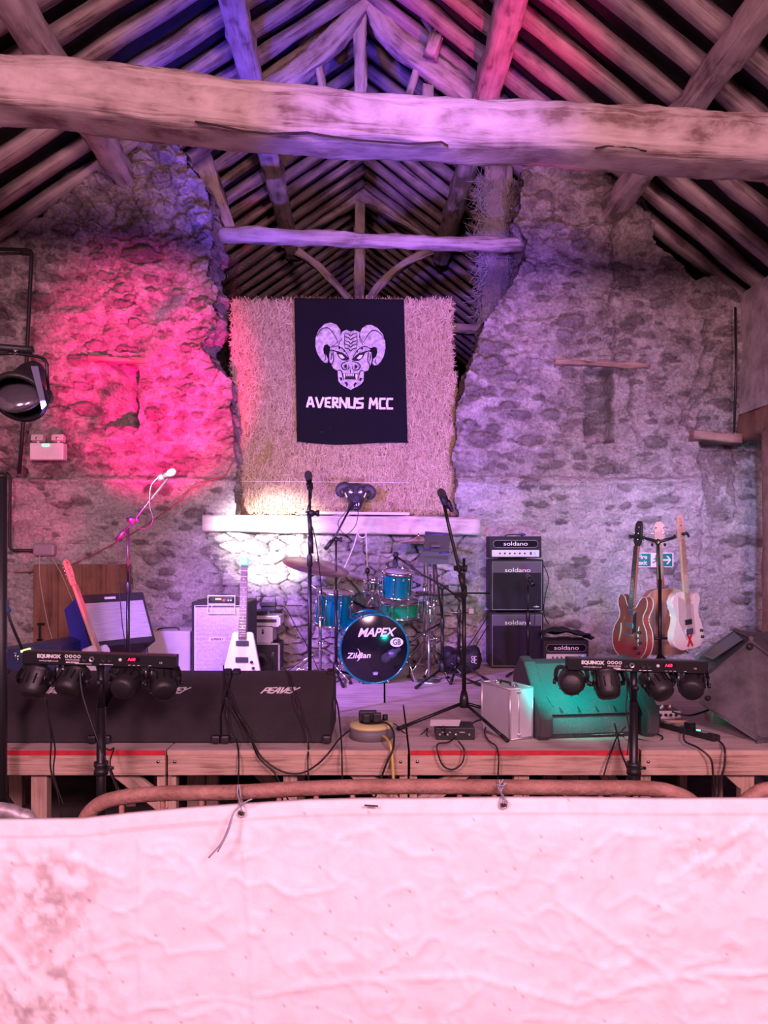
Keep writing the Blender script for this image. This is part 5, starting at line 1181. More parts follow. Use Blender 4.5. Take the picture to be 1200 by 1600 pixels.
# kit bag
t = thing('kit_bag', 'slumped black fabric bag with a small white emblem, behind the boom stands', 'bag', at(722, 1053, 6.35)); t.location.z = SZ
mb = MB(); a, b = at(688, 1053, 6.35), at(757, 1014, 6.35); w = b.x-a.x
V = []; F = []
for j in range(13):
    for i in range(25):
        th = 2*PI*i/24; v = j/12; rr = (1-abs(v*2-1)**5)**.5 if 0 < v < 1 else 0
        cx_ = math.copysign(abs(math.cos(th))**.55, math.cos(th)); sy = math.copysign(abs(math.sin(th))**.55, math.sin(th))
        zz = .105*cx_+.02*math.sin(v*9)+.0; V.append(((a.x+b.x)/2+(v-.5)*w, 6.5-sy*rr*.14, SZ+.108+zz*rr*(1-.12*math.sin(v*4))))
for j in range(12):
    for i in range(24): F.append((j*25+i, j*25+i+1, (j+1)*25+i+1, (j+1)*25+i))
mb.add(V, F, None, True); mb.build('body', mat('bag_nylon', (.016, .016, .024), .6, bump=.8, bscale=25), t, world=True)
mb = MB(); q = at(741, 1031, 6.35)
for k in (0, 1):
    mb.tube([q+Vector((-.012, 0, k*.03-.012))+Vector((.011*math.cos(z*PI/6), 0, .011*math.sin(z*PI/6))) for z in range(12)], .0028, 5, closed=True)
mb.tube([q+Vector((.004, 0, -.03)), q+Vector((.004, 0, .03))], .003, 5)
for k in (-.028, 0, .028): mb.tube([q+Vector((.004, 0, k)), q+Vector((.024, 0, k))], .003, 5)
mb.build('emblem', 'whiteprint', t, world=True)
mb = MB(); mb.tube(catmull([at(690, 1030, 6.4), at(720, 1012, 6.42), at(752, 1022, 6.4)], 5), .006, 6); mb.build('strap', 'black', t, world=True)

# ------------------------------------------------------------ amplifier stack
def cab(label, px0, px1, z0, h, Y, logo_z, group=None):
    x0, x1 = X4(px0, Y), X4(px1, Y); w = x1-x0; cx = (x0+x1)/2
    t = thing('speaker_cabinet', label, 'speaker cabinet', (cx, Y+.14, z0), group=group)
    mb = MB(); mb.box((cx, Y+.15, z0+h/2+.006), (w, .28, h-.012), bev=.012); mb.build('cabinet', 'tolex', t, world=True)
    mb = MB(); mb.box((cx, Y+.006, z0+h/2-.045), (w-.045, .006, h-.15)); mb.build('speaker_grille', 'grille_black', t, world=True)
    mb = MB(); mb.box((cx, Y+.006, z0+h-.068), (w-.045, .008, .09)); mb.build('logo_panel', 'grille_grey', t, world=True)
    X0, X1, Z0, Z1 = cx-w/2+.02, cx+w/2-.02, z0+.025, z0+h-.02
    mb = MB(); mb.tube([(X0, Y+.004, Z0), (X1, Y+.004, Z0), (X1, Y+.004, Z1), (X0, Y+.004, Z1)], .0035, 5, closed=True, smooth=False); mb.build('piping', 'grey_label', t, world=True)
    mb = MB(); text_mesh(mb, 'soldano', .052, (cx+.005, Y-.001, logo_z), sx=1.42, bold=.0002, spacing=.98); o = mb.build('maker_name', 'whiteprint', t, world=True); o['label'] = 'pale wide lettering'
    for s in (-1, 1):
        mb = MB(); mb.box((cx+s*(w/2-.04), Y+.1, z0+.004), (.03, .1, .012)); mb.build('rubber_foot', 'rubber', t, world=True)
    return t
M['grey_label'] = MATS['grey_label']
M['tolex'] = mat('black_tolex', (.030, .026, .030), .6, bump=.7, bscale=300); M['grille_black'] = mat('grille_black', (.022, .016, .022), .85, bump=.8, bscale=350); M['grille_grey'] = mat('grille_grey', (.13, .11, .14), .8, bump=.6, bscale=350)
YC = 6.66; k_ = YC/1200; zt = lambda py: CAM+(HOR-py)*k_
z1 = SZ; h1 = zt(957)-SZ-.002; z2 = zt(957); h2 = zt(874)-z2-.002
cab('lower black speaker cabinet of the amplifier stack, standing on the stage', 766, 850, z1, h1, YC, zt(973))
cab('upper black speaker cabinet of the amplifier stack, under the amplifier head', 766, 850, z2, h2, YC, zt(891))
mb = MB(); 
o_t = [c_ for c_ in bpy.data.objects if c_.name.startswith('speaker_cabinet')][-1]
mb.prism([(-.028, .004), (-.008, .004), (-.004, .009), (.004, .009), (.008, .004), (.028, .004), (.016, -.006), (-.016, -.006)], .002, (X4(838, YC), YC-.0, zt(948))); mb.build('winged_badge', 'steel', o_t, world=True)
def head(label, px0, px1, z0, h, Y, txt=True):
    x0, x1 = X4(px0, Y), X4(px1, Y); w = x1-x0; cx = (x0+x1)/2
    t = thing('amplifier_head', label, 'amplifier', (cx, Y+.12, z0))
    mb = MB(); mb.box((cx, Y+.13, z0+h/2+.004), (w, .22, h-.008), bev=.008); mb.build('cabinet', 'tolex', t, world=True)
    mb = MB(); mb.box((cx, Y+.016, z0+h*.24), (w-.045, .006, h*.30)); fp = mb.build('control_panel', 'panel_pale', t, world=True)
    for i in range(6):
        mb = MB(); q = Vector((cx-w*.30+i*w*.095, Y+.012, z0+h*.24)); mb.cyl(q, q+Vector((0, -.012, 0)), .0075, .006, seg=12); mb.build('knob', 'black', fp, world=True)
    for i, m in ((0, 'black'), (1, 'led_blue')):
        mb = MB(); mb.box((cx+w*.29+i*w*.075, Y+.010, z0+h*.24), (.016, .006, .026), bev=.002); mb.build('switch', m, fp, world=True)
    r = h*.16; L = w*.36
    mb = MB(); pr = [(L+r*math.cos(a), r*math.sin(a)) for a in [PI/2-k*PI/8 for k in range(9)]]+[(-L-r*math.cos(a), r*math.sin(a)) for a in [-PI/2+k*PI/8 for k in range(9)]]
    mb.prism(pr, .004, (cx, Y+.014, z0+h*.66)); mb.build('badge_window', 'drumhead_black', t, world=True)
    mb = MB(); mb.tube([Vector((cx+a, Y+.014, z0+h*.66+b)) for a, b in pr], .002, 5, closed=True); mb.build('window_trim', 'grey_label', t, world=True)
    mb = MB(); text_mesh(mb, 'soldano', .050, (cx, Y+.009, z0+h*.665), sx=1.38, spacing=.98); mb.build('maker_name', 'whiteprint', t, world=True)
    mb = MB(); mb.tube(catmull([(cx-.08, Y+.12, z0+h), (cx-.05, Y+.12, z0+h+.014), (cx+.05, Y+.12, z0+h+.014), (cx+.08, Y+.12, z0+h)], 4), .006, 6); mb.build('handle', 'black', t, world=True)
    return t
M['panel_pale'] = mat('panel_pale', (.70, .66, .68), .4); M['led_blue'] = mat('led_blue', (.05, .15, .9), .3, emit=(.05, .2, 1), estr=2.5)
head('amplifier head on top of the tall speaker stack, white control panel', 765, 847, zt(873), zt(838)-zt(873), YC-.02)
YH = 6.5; zh_ = lambda py: CAM+(HOR-py)*YH/1200
head('second amplifier head low down right of the speaker stack, under a dark jacket', 850, 921, zh_(1036), zh_(1001)-zh_(1036), YH)
mb = MB(); mb.box((X4(885, 6.6), 6.62, (SZ+zh_(1036))/2), (.36, .26, zh_(1036)-SZ-.004), bev=.006); tag(mb.build('flight_case', 'black'), 'low black case under the second amplifier head', 'case')
mb = MB(); rng = random.Random(3); V = []; F = []
nx, ny = 34, 14
for j in range(ny+1):
    for i in range(nx+1):
        u = i/nx; v = j/ny; px = 846+82*u
        zz = zh_(1001)+.010+.125*(math.sin(PI*min(1, u*.9+.08))**.7)*(1-.75*u)*math.sin(PI*min(.98, v*.6+.3))+.03*u*(1-v*.5)+.008*math.sin(u*15+v*5)+.005*math.sin(u*9-v*11)
        if u > .93: zz -= .02
        V.append((X4(px, 6.5), 6.47+v*.28, max(zz, zh_(1001)+.004)))
for j in range(ny):
    for i in range(nx): F.append((j*(nx+1)+i, j*(nx+1)+i+1, (j+1)*(nx+1)+i+1, (j+1)*(nx+1)+i))
mb.add(V, F, None, True); o = mb.build('jacket', mat('dark_jacket', (.018, .018, .026), .8, bump=.8, bscale=60)); tag(o, 'crumpled dark jacket heaped on the second amplifier head', 'jacket'); s_ = o.modifiers.new('s', 'SOLIDIFY'); s_.thickness = .012; s_.offset = -1
mb = MB(); q = at(816, 835, 6.75); mb.sphere(q, .025, 1.2, 1, .5); tag(mb.build('pouch', mat('blue_cloth', (.05, .10, .25), .8)), 'small dark blue pouch on top of the amplifier head', 'pouch')

# silver grille cabinet, little head, cases
YS = 5.9
t = thing('speaker_cabinet', 'tall bass cabinet with a silver patterned grille, left of the white guitar', 'speaker cabinet', (X4(342, YS), YS+.2, SZ))
x0, x1 = X4(299, YS), X4(388, YS); zt_ = at(0, 940, YS).z; w = x1-x0; cx = (x0+x1)/2; h = zt_-SZ
mb = MB(); mb.box((cx, YS+.2, SZ+h/2), (w, .4, h), bev=.012); mb.build('cabinet', 'tolex', t, world=True)
def weave_mat():
    m = bpy.data.materials.new('silver_weave'); m.use_nodes = True; nt = m.node_tree; b = nt.nodes['Principled BSDF']; b.inputs['Roughness'].default_value = .5
    tc = nn(nt, 'ShaderNodeTexCoord'); mp = nn(nt, 'ShaderNodeMapping'); mp.inputs['Rotation'].default_value = (PI/2, 0, 0); nt.links.new(tc.outputs['Object'], mp.inputs[0])
    br = nn(nt, 'ShaderNodeTexBrick'); br.inputs['Scale'].default_value = 42; br.inputs['Mortar Size'].default_value = .035; br.inputs['Brick Width'].default_value = .55; br.inputs['Row Height'].default_value = .42
    br.inputs['Color1'].default_value = (.62, .60, .62, 1); br.inputs['Color2'].default_value = (.48, .46, .50, 1); br.inputs['Mortar'].default_value = (.12, .11, .15, 1)
    nt.links.new(mp.outputs[0], br.inputs['Vector']); nt.links.new(br.outputs['Color'], b.inputs['Base Color']); return m
M['weave'] = weave_mat()
mb = MB(); mb.box((cx+.005, YS-.002, SZ+h/2-.01), (w-.05, .008, h-.07)); gr = mb.build('speaker_grille', 'weave', t, world=True)
X0, X1, Z0, Z1 = cx-w/2+.028, cx+w/2-.024, SZ+.02, zt_-.032
mb = MB(); mb.tube([(X0, YS-.004, Z0), (X1, YS-.004, Z0), (X1, YS-.004, Z1), (X0, YS-.004, Z1)], .005, 5, closed=True, smooth=False); mb.build('piping', 'whiteprint', t, world=True)
mb = MB(); mb.prism([(-.066, -.016), (.058, -.016), (.066, .016), (-.058, .016)], .003, at(339, 999, YS-.010)); pl = mb.build('name_plate', 'panel_pale', t, world=True)
mb = MB(); text_mesh(mb, 'SUPERFLY', .022, at(339, 999, YS-.0115), sx=1.02, shear=.15, bold=.0004); mb.build('plate_lettering', 'black', pl, world=True)
t = thing('small_amplifier', 'small amplifier in a white tube frame on the silver grille cabinet', 'amplifier', at(345, 945, YS))
ft = at(324, 930, YS+.02); fb = at(367, 960, YS-.05)
mb = MB(); P = [at(325, 931, YS+.02), at(367, 931, YS+.02), at(367, 958, YS-.035), at(325, 958, YS-.035)]
mb.tube(P, .006, 8, closed=True, smooth=False); mb.tube([at(325, 944, YS-.0), at(367, 944, YS-.0)], .005, 8); mb.tube([at(331, 944, YS), at(331, 958, YS-.03)], .003, 6); mb.build('frame', 'white', t, world=True)
mb = MB(); a = at(328, 933, YS+.03); b = at(364, 943, YS+.03); mb.box(((a.x+b.x)/2, YS+.08, (a.z+b.z)/2), (b.x-a.x, .1, a.z-b.z), bev=.003); bd = mb.build('body', 'blackm', t, world=True)
for px_, m_, r_ in ((332, 'gold', .006), (350, 'led_red', .009), (357, 'white', .006), (361, 'white', .006)):
    mb = MB(); q = at(px_, 938, YS+.028); mb.cyl(q, q+Vector((0, -.01, 0)), r_, seg=14); mb.build('knob', M.get(m_) or MATS[m_], bd, world=True)
mb = MB(); mb.box(at(341, 936, YS+.027), (.045, .004, .010)); mb.build('lit_meter', mat('amber_lamp', (.9, .5, .1), .4, emit=(1, .5, .12), estr=1.5), bd, world=True)
def case(name, label, px0, px1, py0, py1, Y, dep, m, edge=None, bev=.006, cat='case', latch=None, handle=None):
    a = at(px0, py1, Y); b = at(px1, py0, Y)
    t = thing(name, label, cat, ((a.x+b.x)/2, Y+dep/2, a.z))
    mb = MB(); mb.box(((a.x+b.x)/2, Y+dep/2, (a.z+b.z)/2), (b.x-a.x, dep, b.z-a.z), bev=bev); mb.build('body', m, t, world=True)
    if edge:
        mb = MB(); e = .006
        for (x_, X_, z_, Z_) in ((a.x, b.x, a.z, a.z), (a.x, b.x, b.z, b.z), (a.x, a.x, a.z, b.z), (b.x, b.x, a.z, b.z)): mb.box(((x_+X_)/2, Y-.001, (z_+Z_)/2), (X_-x_+.012 if X_ > x_ else .013, .012, Z_-z_+.012 if Z_ > z_ else .013))
        mb.build('edge_trim', edge, t, world=True)
    if latch:
        mb = MB(); q = at(latch[0], latch[1], Y-.004); mb.box(q, (.022, .008, .04), bev=.004); mb.cyl(q+Vector((0, -.004, .008)), q+Vector((0, -.008, .008)), .008, seg=10); mb.build('latch', 'chrome', t, world=True)
    if handle:
        mb = MB(); mb.tube(catmull([at(*p) for p in handle], 4), .006, 8); mb.build('handle', 'black', t, world=True)
    return t
YF = 6.5
case('flight_case', 'black flight case with pale metal edges, lowest of the pile right of the white guitar', 388, 436, 1006, 1050, YF, .3, 'black', 'alu', latch=(426, 1022))
case('inner_case', 'pale aluminium case with a round latch, in the middle of the pile', 384, 425, 979, 1004, YF, .3, 'alu_panel', 'alu', latch=(411, 987), handle=[(386, 990, 6.48), (396, 990, 6.46), (397, 997, 6.46), (386, 999, 6.48)])
t = case('case_lid', 'flat pale case with a black stripe, near the top of the pile', 384, 437, 963, 978, YF, .3, 'alu_panel', 'alu')
mb = MB(); mb.box(at(409, 970, YF-.004), (.25, .006, .028)); mb.build('stripe', 'black', t, world=True)
case('small_box', 'small black box lying on top of the pile of cases', 386, 413, 955, 962, YF+.02, .2, 'black')
t = thing('charger_rack', 'small black wire-framed charger rack on the pile of cases', 'charger', at(418, 946, 6.62))
mb = MB(); mb.tube([at(401, 944, 6.62), at(400, 932, 6.62), at(410, 931, 6.62)], .004, 6); mb.tube([at(407, 945, 6.6), at(407, 932, 6.6), at(430, 932, 6.6), at(431, 945, 6.6)], .004, 6); mb.build('wire_frame', 'blackm', t, world=True)
mb = MB(); a = at(419, 944, 6.62); mb.box(a, (.14, .08, .03), bev=.004); mb.box((a.x, a.y+.02, a.z-.032), (.12, .07, .05)); mb.box((a.x+.0, a.y-.041, a.z+.002), (.03, .002, .01)); mb.build('body', 'black', t, world=True)
t = lead(None, [(432, 946, 6.6), (446, 950, 6.6), (460, 975, 6.5), (480, 1010, 6.4), (500, 1052, 6.3), (504, 1056, 6.3)], .004, 'power_lead'); tag(t, 'thin black lead trailing from the charger rack down to the drums', 'cable')
mb = MB(); q = at(406, 1034, 6.3); rng = random.Random(9)
for k in range(9):
    r = .055+.004*(k % 4); oy = (k-4)*.006
    mb.tube([q+Vector((r*math.cos(a_/12*PI)+rng.uniform(-.002, .002), oy+.004*math.sin(a_/3), r*math.sin(a_/12*PI)*.95)) for a_ in range(24)], .005, 6, closed=True)
o = mb.build('coiled_cable', 'cable'); o.location.z = max(o.location.z, SZ+.003); tag(o, 'thick coil of black cable leaning on the cases beside the white guitar', 'cable')
case('cream_cabinet', 'pale cream cabinet with a black top handle, behind the middle floor monitor', 228, 297, 986, 1052, 6.2, .3, 'cream', None, .012, 'cabinet', None, [(246, 986, 6.25), (250, 982, 6.25), (276, 981, 6.25), (280, 985, 6.25)])
# ------------------------------------------------------------ tilted combo amp
a_, t_ = math.radians(47), math.radians(27)
Wv = Vector((math.cos(a_), math.sin(a_), 0)); bk_ = Vector((-math.sin(a_), math.cos(a_), 0)); Up = Vector((0, 0, 1))*math.cos(t_)+bk_*math.sin(t_); Nv = (bk_*math.cos(t_)-Vector((0, 0, 1))*math.sin(t_))
TL = at(122, 929, 5.35); w, h, dp = .50, .40, .25
t = thing('combo_amplifier', 'guitar combo amplifier tilted back, blue side and pale grille', 'amplifier', TL-Up*h); BL = TL-Up*h
R = Matrix((Wv, Nv, Up)).transposed()
mb = MB(); mb.box(BL+Wv*w/2+Nv*dp/2+Up*h/2, (w, dp, h), rot=R, bev=.012); mb.build('cabinet', 'tolex', t, world=True)
mb = MB(); mb.box(BL+Wv*w/2-Nv*.003+Up*(h*.46), (w-.055, .01, h*.72), rot=R, bev=.003); mb.build('speaker_grille', mat('pale_grille', (.58, .56, .60), .7, var=.15, vscale=6, bump=.5, bscale=200, stretch=(1, 1, 30)), t, world=True)
mb = MB(); mb.box(BL+Wv*(w*.45)-Nv*.004+Up*(h*.90), (.085, .006, .018), rot=R, bev=.002); mb.build('name_plate', 'whiteprint', t, world=True)
mb = MB(); mb.box(BL-Wv*.001+Nv*dp/2+Up*h/2, (.006, dp-.02, h-.02), rot=R); o = mb.build('blue_side', mat('blue_vinyl', (.05, .05, .55), .5), t, world=True); o['label'] = 'blue side panel'
for s in (.1, .9):
    mb = MB(); p = BL+Wv*w*s+Nv*.06; mb.tube([p, (p.x-.01, p.y+.05, SZ+.01)], .010, 8); q = BL+Wv*w*s+Nv*dp; mb.tube([q, (q.x, q.y+.02, SZ+.01)], .010, 8); mb.build('tilt_leg', 'blackm', t, world=True)
# ------------------------------------------------------------ guitars
def csm(pts, n=5):
    P = [Vector((x, z, 0)) for x, z in pts]; out = []; N_ = len(P)
    for i in range(N_):
        p0, p1, p2, p3 = P[i-1], P[i], P[(i+1) % N_], P[(i+2) % N_]
        for k in range(n):
            u = k/n; q = .5*((2*p1)+(p2-p0)*u+(2*p0-5*p1+4*p2-p3)*u*u+(3*p1-p0-3*p2+p3)*u**3); out.append((q.x, q.y))
    return out
BODY = {
 'tele': csm([(0, -.002), (.09, .0), (.145, .035), (.163, .10), (.150, .165), (.122, .225), (.126, .275), (.150, .315), (.152, .355), (.128, .378), (.095, .365), (.06, .315), (.03, .33), (.028, .38), (-.03, .398), (-.09, .397), (-.138, .365), (-.145, .31), (-.118, .245), (-.128, .185), (-.160, .12), (-.155, .045), (-.09, .002)]),
 'semi': csm([(0, 0), (.10, .008), (.175, .06), (.20, .13), (.185, .21), (.140, .275), (.138, .32), (.165, .37), (.165, .42), (.135, .445), (.09, .425), (.055, .375), (.03, .36), (-.03, .36), (-.055, .375), (-.09, .425), (-.135, .445), (-.165, .42), (-.165, .37), (-.138, .32), (-.140, .275), (-.185, .21), (-.20, .13), (-.175, .06), (-.10, .008)]),
 'acoustic': csm([(0, 0), (.12, .01), (.19, .08), (.195, .16), (.145, .25), (.125, .30), (.145, .37), (.14, .43), (.09, .475), (0, .485), (-.09, .475), (-.14, .43), (-.145, .37), (-.125, .30), (-.145, .25), (-.195, .16), (-.19, .08), (-.12, .01)]),
 'vee': [(-.055, .46), (.055, .46), (.070, .45), (.165, .02), (.15, -.01), (.09, .0), (.0, .16), (-.09, .0), (-.15, -.01), (-.165, .02), (-.070, .45)]}
def guitar(name, label, kind, base, R, body_m, scale=.64, neck_z=.33, neck_m='neck_wood', board_m='rosewood', thick=.045, head='three', pick=None, knobs=(), pickups=(), bridge=.12, extra=None, group=None, headm=None):
    t = thing(name, label, 'guitar', base); t.rotation_euler = R.to_euler() if isinstance(R, Matrix) else R
    S = (1, 0, 0)
    mb = MB(); mb.prism(BODY[kind], thick, (0, -thick/2, 0), bev=.008 if kind != 'acoustic' else .004); bd = mb.build('body', body_m, t)
    if kind in ('semi', 'acoustic'):
        for yy in (-thick/2, thick/2):
            mb = MB(); mb.tube([(x*1.005, yy, z) for x, z in BODY[kind]], .0032, 5, closed=True); mb.build('binding', 'cream', bd)
    nz = bridge+scale; ft = -thick/2-.006
    mb = MB(); L = nz-neck_z; mb.box((0, ft+.008, neck_z+L/2), (.050, .020, L), bev=.006, taper=(.84, 1)); mb.build('neck', neck_m, t)
    L2 = nz-neck_z+.02; mb = MB(); mb.box((0, ft-.004, neck_z-.02+L2/2), (.054, .005, L2), taper=(.80, 1)); fb = mb.build('fretboard', board_m, t)
    mb = MB(); fr = nz
    for k in range(1, 22):
        z = nz-scale*(1-2**(-k/12))
        if z > neck_z-.01: mb.box((0, ft-.007, z), (.046, .0015, .0014))
    fo = mb.build('frets', 'steel', fb); fo['kind'] = 'stuff'
    for k in (3, 5, 7, 9, 12, 15):
        z = nz-scale*(1-2**(-(k-.5)/12)); mb = MB(); mb.cyl((0, ft-.0066, z), (0, ft-.0075, z), .0032, seg=8); mb.build('inlay', 'whiteprint', fb)
    hm = headm or neck_m
    if head == 'three':
        mb = MB(); mb.prism([(-.021, 0), (.021, 0), (.040, .03), (.038, .15), (.016, .175), (-.016, .175), (-.038, .15), (-.040, .03)], .015, (0, ft+.002, nz), bev=.003); hs = mb.build('headstock', hm, t)
        for s in (-1, 1):
            for k in range(3):
                z = nz+.045+k*.042; mb = MB(); mb.cyl((s*.024, ft+.002, z), (s*.024, ft-.012, z), .004, seg=8); mb.tube([(s*.03, ft+.014, z), (s*.052, ft+.014, z)], .003, 6); mb.sphere((s*.060, ft+.014, z), .009, .8, .5, 1, 10, 6); mb.sphere((s*.026, ft+.018, z), .009, 1.2, .6, .8, 10, 6); mb.build('tuning_peg', 'chrome', hs)
    elif head == 'six':
        mb = MB(); mb.prism(csm([(-.021, 0), (.021, 0), (.022, .04), (.034, .07), (.036, .12), (.028, .17), (.0, .185), (-.022, .17), (-.026, .12), (-.028, .06), (-.030, .025)], 4), .015, (0, ft+.002, nz), bev=.003); hs = mb.build('headstock', hm, t)
        for k in range(6):
            z = nz+.035+k*.024; mb = MB(); mb.cyl((-.012, ft+.002, z), (-.012, ft-.010, z), .0045, seg=8); mb.tube([(-.02, ft+.012, z), (-.040, ft+.012, z)], .003, 6); mb.sphere((-.046, ft+.012, z), .008, .8, .5, 1, 10, 6); mb.build('tuning_peg', 'chrome', hs)
    else:
        mb = MB(); mb.prism([(-.022, 0), (.022, 0), (.026, .02), (.018, .045), (-.018, .045), (-.026, .02)], .015, (0, ft+.002, nz), bev=.003); hs = mb.build('headstock', hm, t)
    for i in range(6):
        x = -.017+i*.0068; mb = MB(); mb.tube([(x*1.4, -thick/2-.013, bridge), (x, ft-.009, nz)], .0006, 4); mb.build('string', 'steel', t)
    for (z, w_, m_) in pickups:
        mb = MB(); mb.box((0, -thick/2-.004, z), (w_, .014, .036), bev=.003); mb.build('pickup', m_, bd)
    mb = MB(); mb.box((0, -thick/2-.006, bridge), (.075 if kind != 'acoustic' else .15, .014, .016 if kind != 'tele' else .04), bev=.003); mb.build('bridge', 'chrome' if kind != 'acoustic' else 'rosewood', bd)
    for (x, z) in knobs:
        mb = MB(); mb.cyl((x, -thick/2, z), (x, -thick/2-.016, z), .011, .009, seg=14); mb.build('knob', 'black', bd)
    if pick:
        mb = MB(); mb.prism(pick[0], .003, (0, -thick/2-.003, 0)); mb.build('pickguard', pick[1], bd)
    if extra: extra(t, bd, thick)
    return t
M['neck_wood'] = mat('maple_neck', (.60, .36, .26), .4, var=.1); M['rosewood'] = mat('rosewood', (.10, .05, .045), .6, var=.2, vscale=30)
M['cherry'] = mat('cherry_lacquer', (.34, .07, .06), .18, var=.12, coat=.6); M['vee_white'] = mat('white_lacquer', (.86, .85, .84), .25, coat=.4)
M['shell_pink'] = mat('cream_lacquer', (.92, .70, .68), .2, coat=.6); M['spruce'] = mat('spruce_top', (.66, .42, .26), .35, var=.12, vscale=12, stretch=(14, 1, 1))
def RX(rz_=0, lean=0, roll=0):   # roll = tilt in the picture plane (clockwise positive), lean = backwards, rz = turn
    return (Euler((0, roll, 0)).to_matrix() @ Euler((-lean, 0, 0)).to_matrix() @ Euler((0, 0, rz_)).to_matrix())
def vee_extra(t, bd, th):
    mb = MB(); nz = .12+.63+.0
    mb.box((.0, -.045, .935), (.06, .03, .05), bev=.006); o = mb.build('clip_tuner', mat('cyan_lamp', (.1, .7, .7), .4, emit=(.05, 1, .85), estr=1.2), t); o['label'] = 'glowing cyan clip-on tuner'
    mb = MB(); mb.cyl((.05, -th/2, .19), (.05, -th/2-.012, .19), .01, seg=12); mb.build('jack', 'chrome', bd)
Rv = RX(0, .10, .01)
guitar('electric_guitar', 'white V-shaped electric guitar standing in front of the silver grille cabinet', 'vee', at(377, 1100, 5.15)+Vector((0, 0, .02)), Rv, 'vee_white', .745, .43, bridge=.17, thick=.042, head='small', headm='vee_white', knobs=[(.065, .26), (.078, .22), (.09, .18)], pickups=[(.385, .085, 'black'), (.275, .085, 'black')], extra=vee_extra)
def light_guitar_extra(t, bd, th): pass
# pink-lit guitar seen from the edge, in front of the tilted amp
Rl = RX(1.45, .0, -.34)
t = guitar('electric_guitar', 'electric guitar lit hot pink, leaning left before the tilted combo amp', 'tele', at(176, 1098, 5.05), Rl, 'vee_white', .73, .33, neck_m='neck_wood', board_m='neck_wood', bridge=.08, knobs=[(.1, .1), (.11, .07)], pickups=[(.27, .07, 'black')], head='six', pick=([(-.12, .02), (.1, .02), (.1, .3), (-.08, .35)], 'black'))
def lead_guitar_extra(t, bd, th):
    for s in (-1, 1):
        mb = MB(); mb.tube([(s*.085+.02*s, -th/2-.004, .24), (s*.10, -th/2-.004, .19), (s*.115, -th/2-.004, .11)], .004, 6); mb.build('f_hole', 'cream', bd)
guitar('electric_guitar', 'cherry red semi-hollow guitar hanging left on the triple stand', 'semi', at(985, 1030, 5.35), RX(-1.28, .0, .085), 'cherry', .62, .37, bridge=.17, thick=.048, neck_m='cherry_neck' if 'cherry_neck' in M else mat('cherry_neck', (.36, .12, .09), .35), headm='black', knobs=[(.10, .16), (.135, .13), (.09, .09), (.125, .06), (.12, .2)], pickups=[(.33, .07, 'chrome'), (.235, .07, 'chrome')], pick=([(.03, .18), (.075, .20), (.06, .33), (.03, .33)], 'black'), extra=lead_guitar_extra)
Rb = RX(PI, 0, 0)
def ac_extra(t, bd, th):
    mb = MB(); mb.tube([(.05*math.cos(k*PI/12), -th/2-.001, .33+.05*math.sin(k*PI/12)) for k in range(24)], .004, 5, closed=True); mb.build('rosette', 'cream', bd)
t = guitar('acoustic_guitar', 'pale wooden acoustic guitar hanging with its back to us, middle of the triple stand', 'acoustic', at(1040, 1022, 5.70), RX(PI, .0, -.035), 'spruce', .64, .46, bridge=.17, thick=.10, extra=ac_extra)
def tele_extra(t, bd, th):
    mb = MB()
    for s in (-1, 1): mb.box((.0, -th/2-.0068, .062), (.017, .002, .105), rot=(0, s*.52, 0))
    o = mb.build('red_cross', 'redprint', bd); o['label'] = 'red X taped or painted on the body'
    mb = MB(); mb.tube([(-.02, -.02, -.03), (-.02, -.02, .0)], .005, 8); mb.build('strap_button', 'chrome', bd)
guitar('electric_guitar', 'pale pink electric guitar with a red X, right on the triple stand', 'tele', at(1073, 1013, 5.35), RX(.56, .0, -.075), 'shell_pink', .63, .33, board_m='neck_wood', bridge=.12, head='six', thick=.048, knobs=[(.135, .11), (.14, .065)], pickups=[(.185, .07, 'black')], pick=([(-.10, .20), (-.03, .06), (.07, .09), (.07, .30), (.0, .33), (-.09, .37)], mat('pink_guard', (.62, .42, .42), .3)), extra=tele_extra)
# triple stand
YG = 5.48; xg = X4(1031, YG)
t = thing('guitar_stand', 'tall black triple guitar stand holding three guitars at the right', 'guitar stand', (xg, YG, SZ))
mb = MB(); mb.tube([(xg, YG, SZ+.08), (xg, YG, at(0, 905, YG).z)], .013, 12); mb.tube([(xg, YG, at(0, 905, YG).z), (X4(1028, YG), YG, at(0, 842, YG).z)], .009, 12); mb.build('pole', 'blackm', t, world=True)
mb = MB(); mb.tube(catmull([at(984, 838, 5.3), at(1000, 839, 5.36), at(1012, 842, 5.42), at(1029, 846, 5.45), at(1046, 842, 5.42), at(1058, 838, 5.36), at(1073, 833, 5.3)], 4), .011, 8); mb.sphere(at(1028, 848, 5.44), .02, seg=12, rings=8); mb.build('yoke_bar', 'black', t, world=True)
for (a, b) in (((986, 840, 5.36), (984, 838, 5.22)), ((1004, 841, 5.38), (1006, 840, 5.24)), ((1055, 839, 5.38), (1054, 837, 5.24)), ((1074, 834, 5.36), (1076, 838, 5.22)), ((1019, 852, 5.5), (1019, 850, 5.62)), ((1039, 852, 5.5), (1039, 850, 5.62))):
    mb = MB(); mb.tube([at(*a), at(*b)], .009, 8); mb.build('cradle_arm', 'black', t, world=True)
mb = MB(); mb.tube([at(1010, 998, 5.48), at(1060, 997, 5.48)], .009, 8); mb.tube([at(1012, 998, 5.48), at(1010, 1000, 5.30)], .008, 8); mb.build('lower_bar', 'black', t, world=True)
for a in (215, 325, 90):
    a = math.radians(a); mb = MB(); mb.tube([(xg, YG, SZ+.30), (xg+.32*math.cos(a), YG+.32*math.sin(a), SZ+.014)], .010, 8); mb.build('leg', 'blackm', t, world=True)
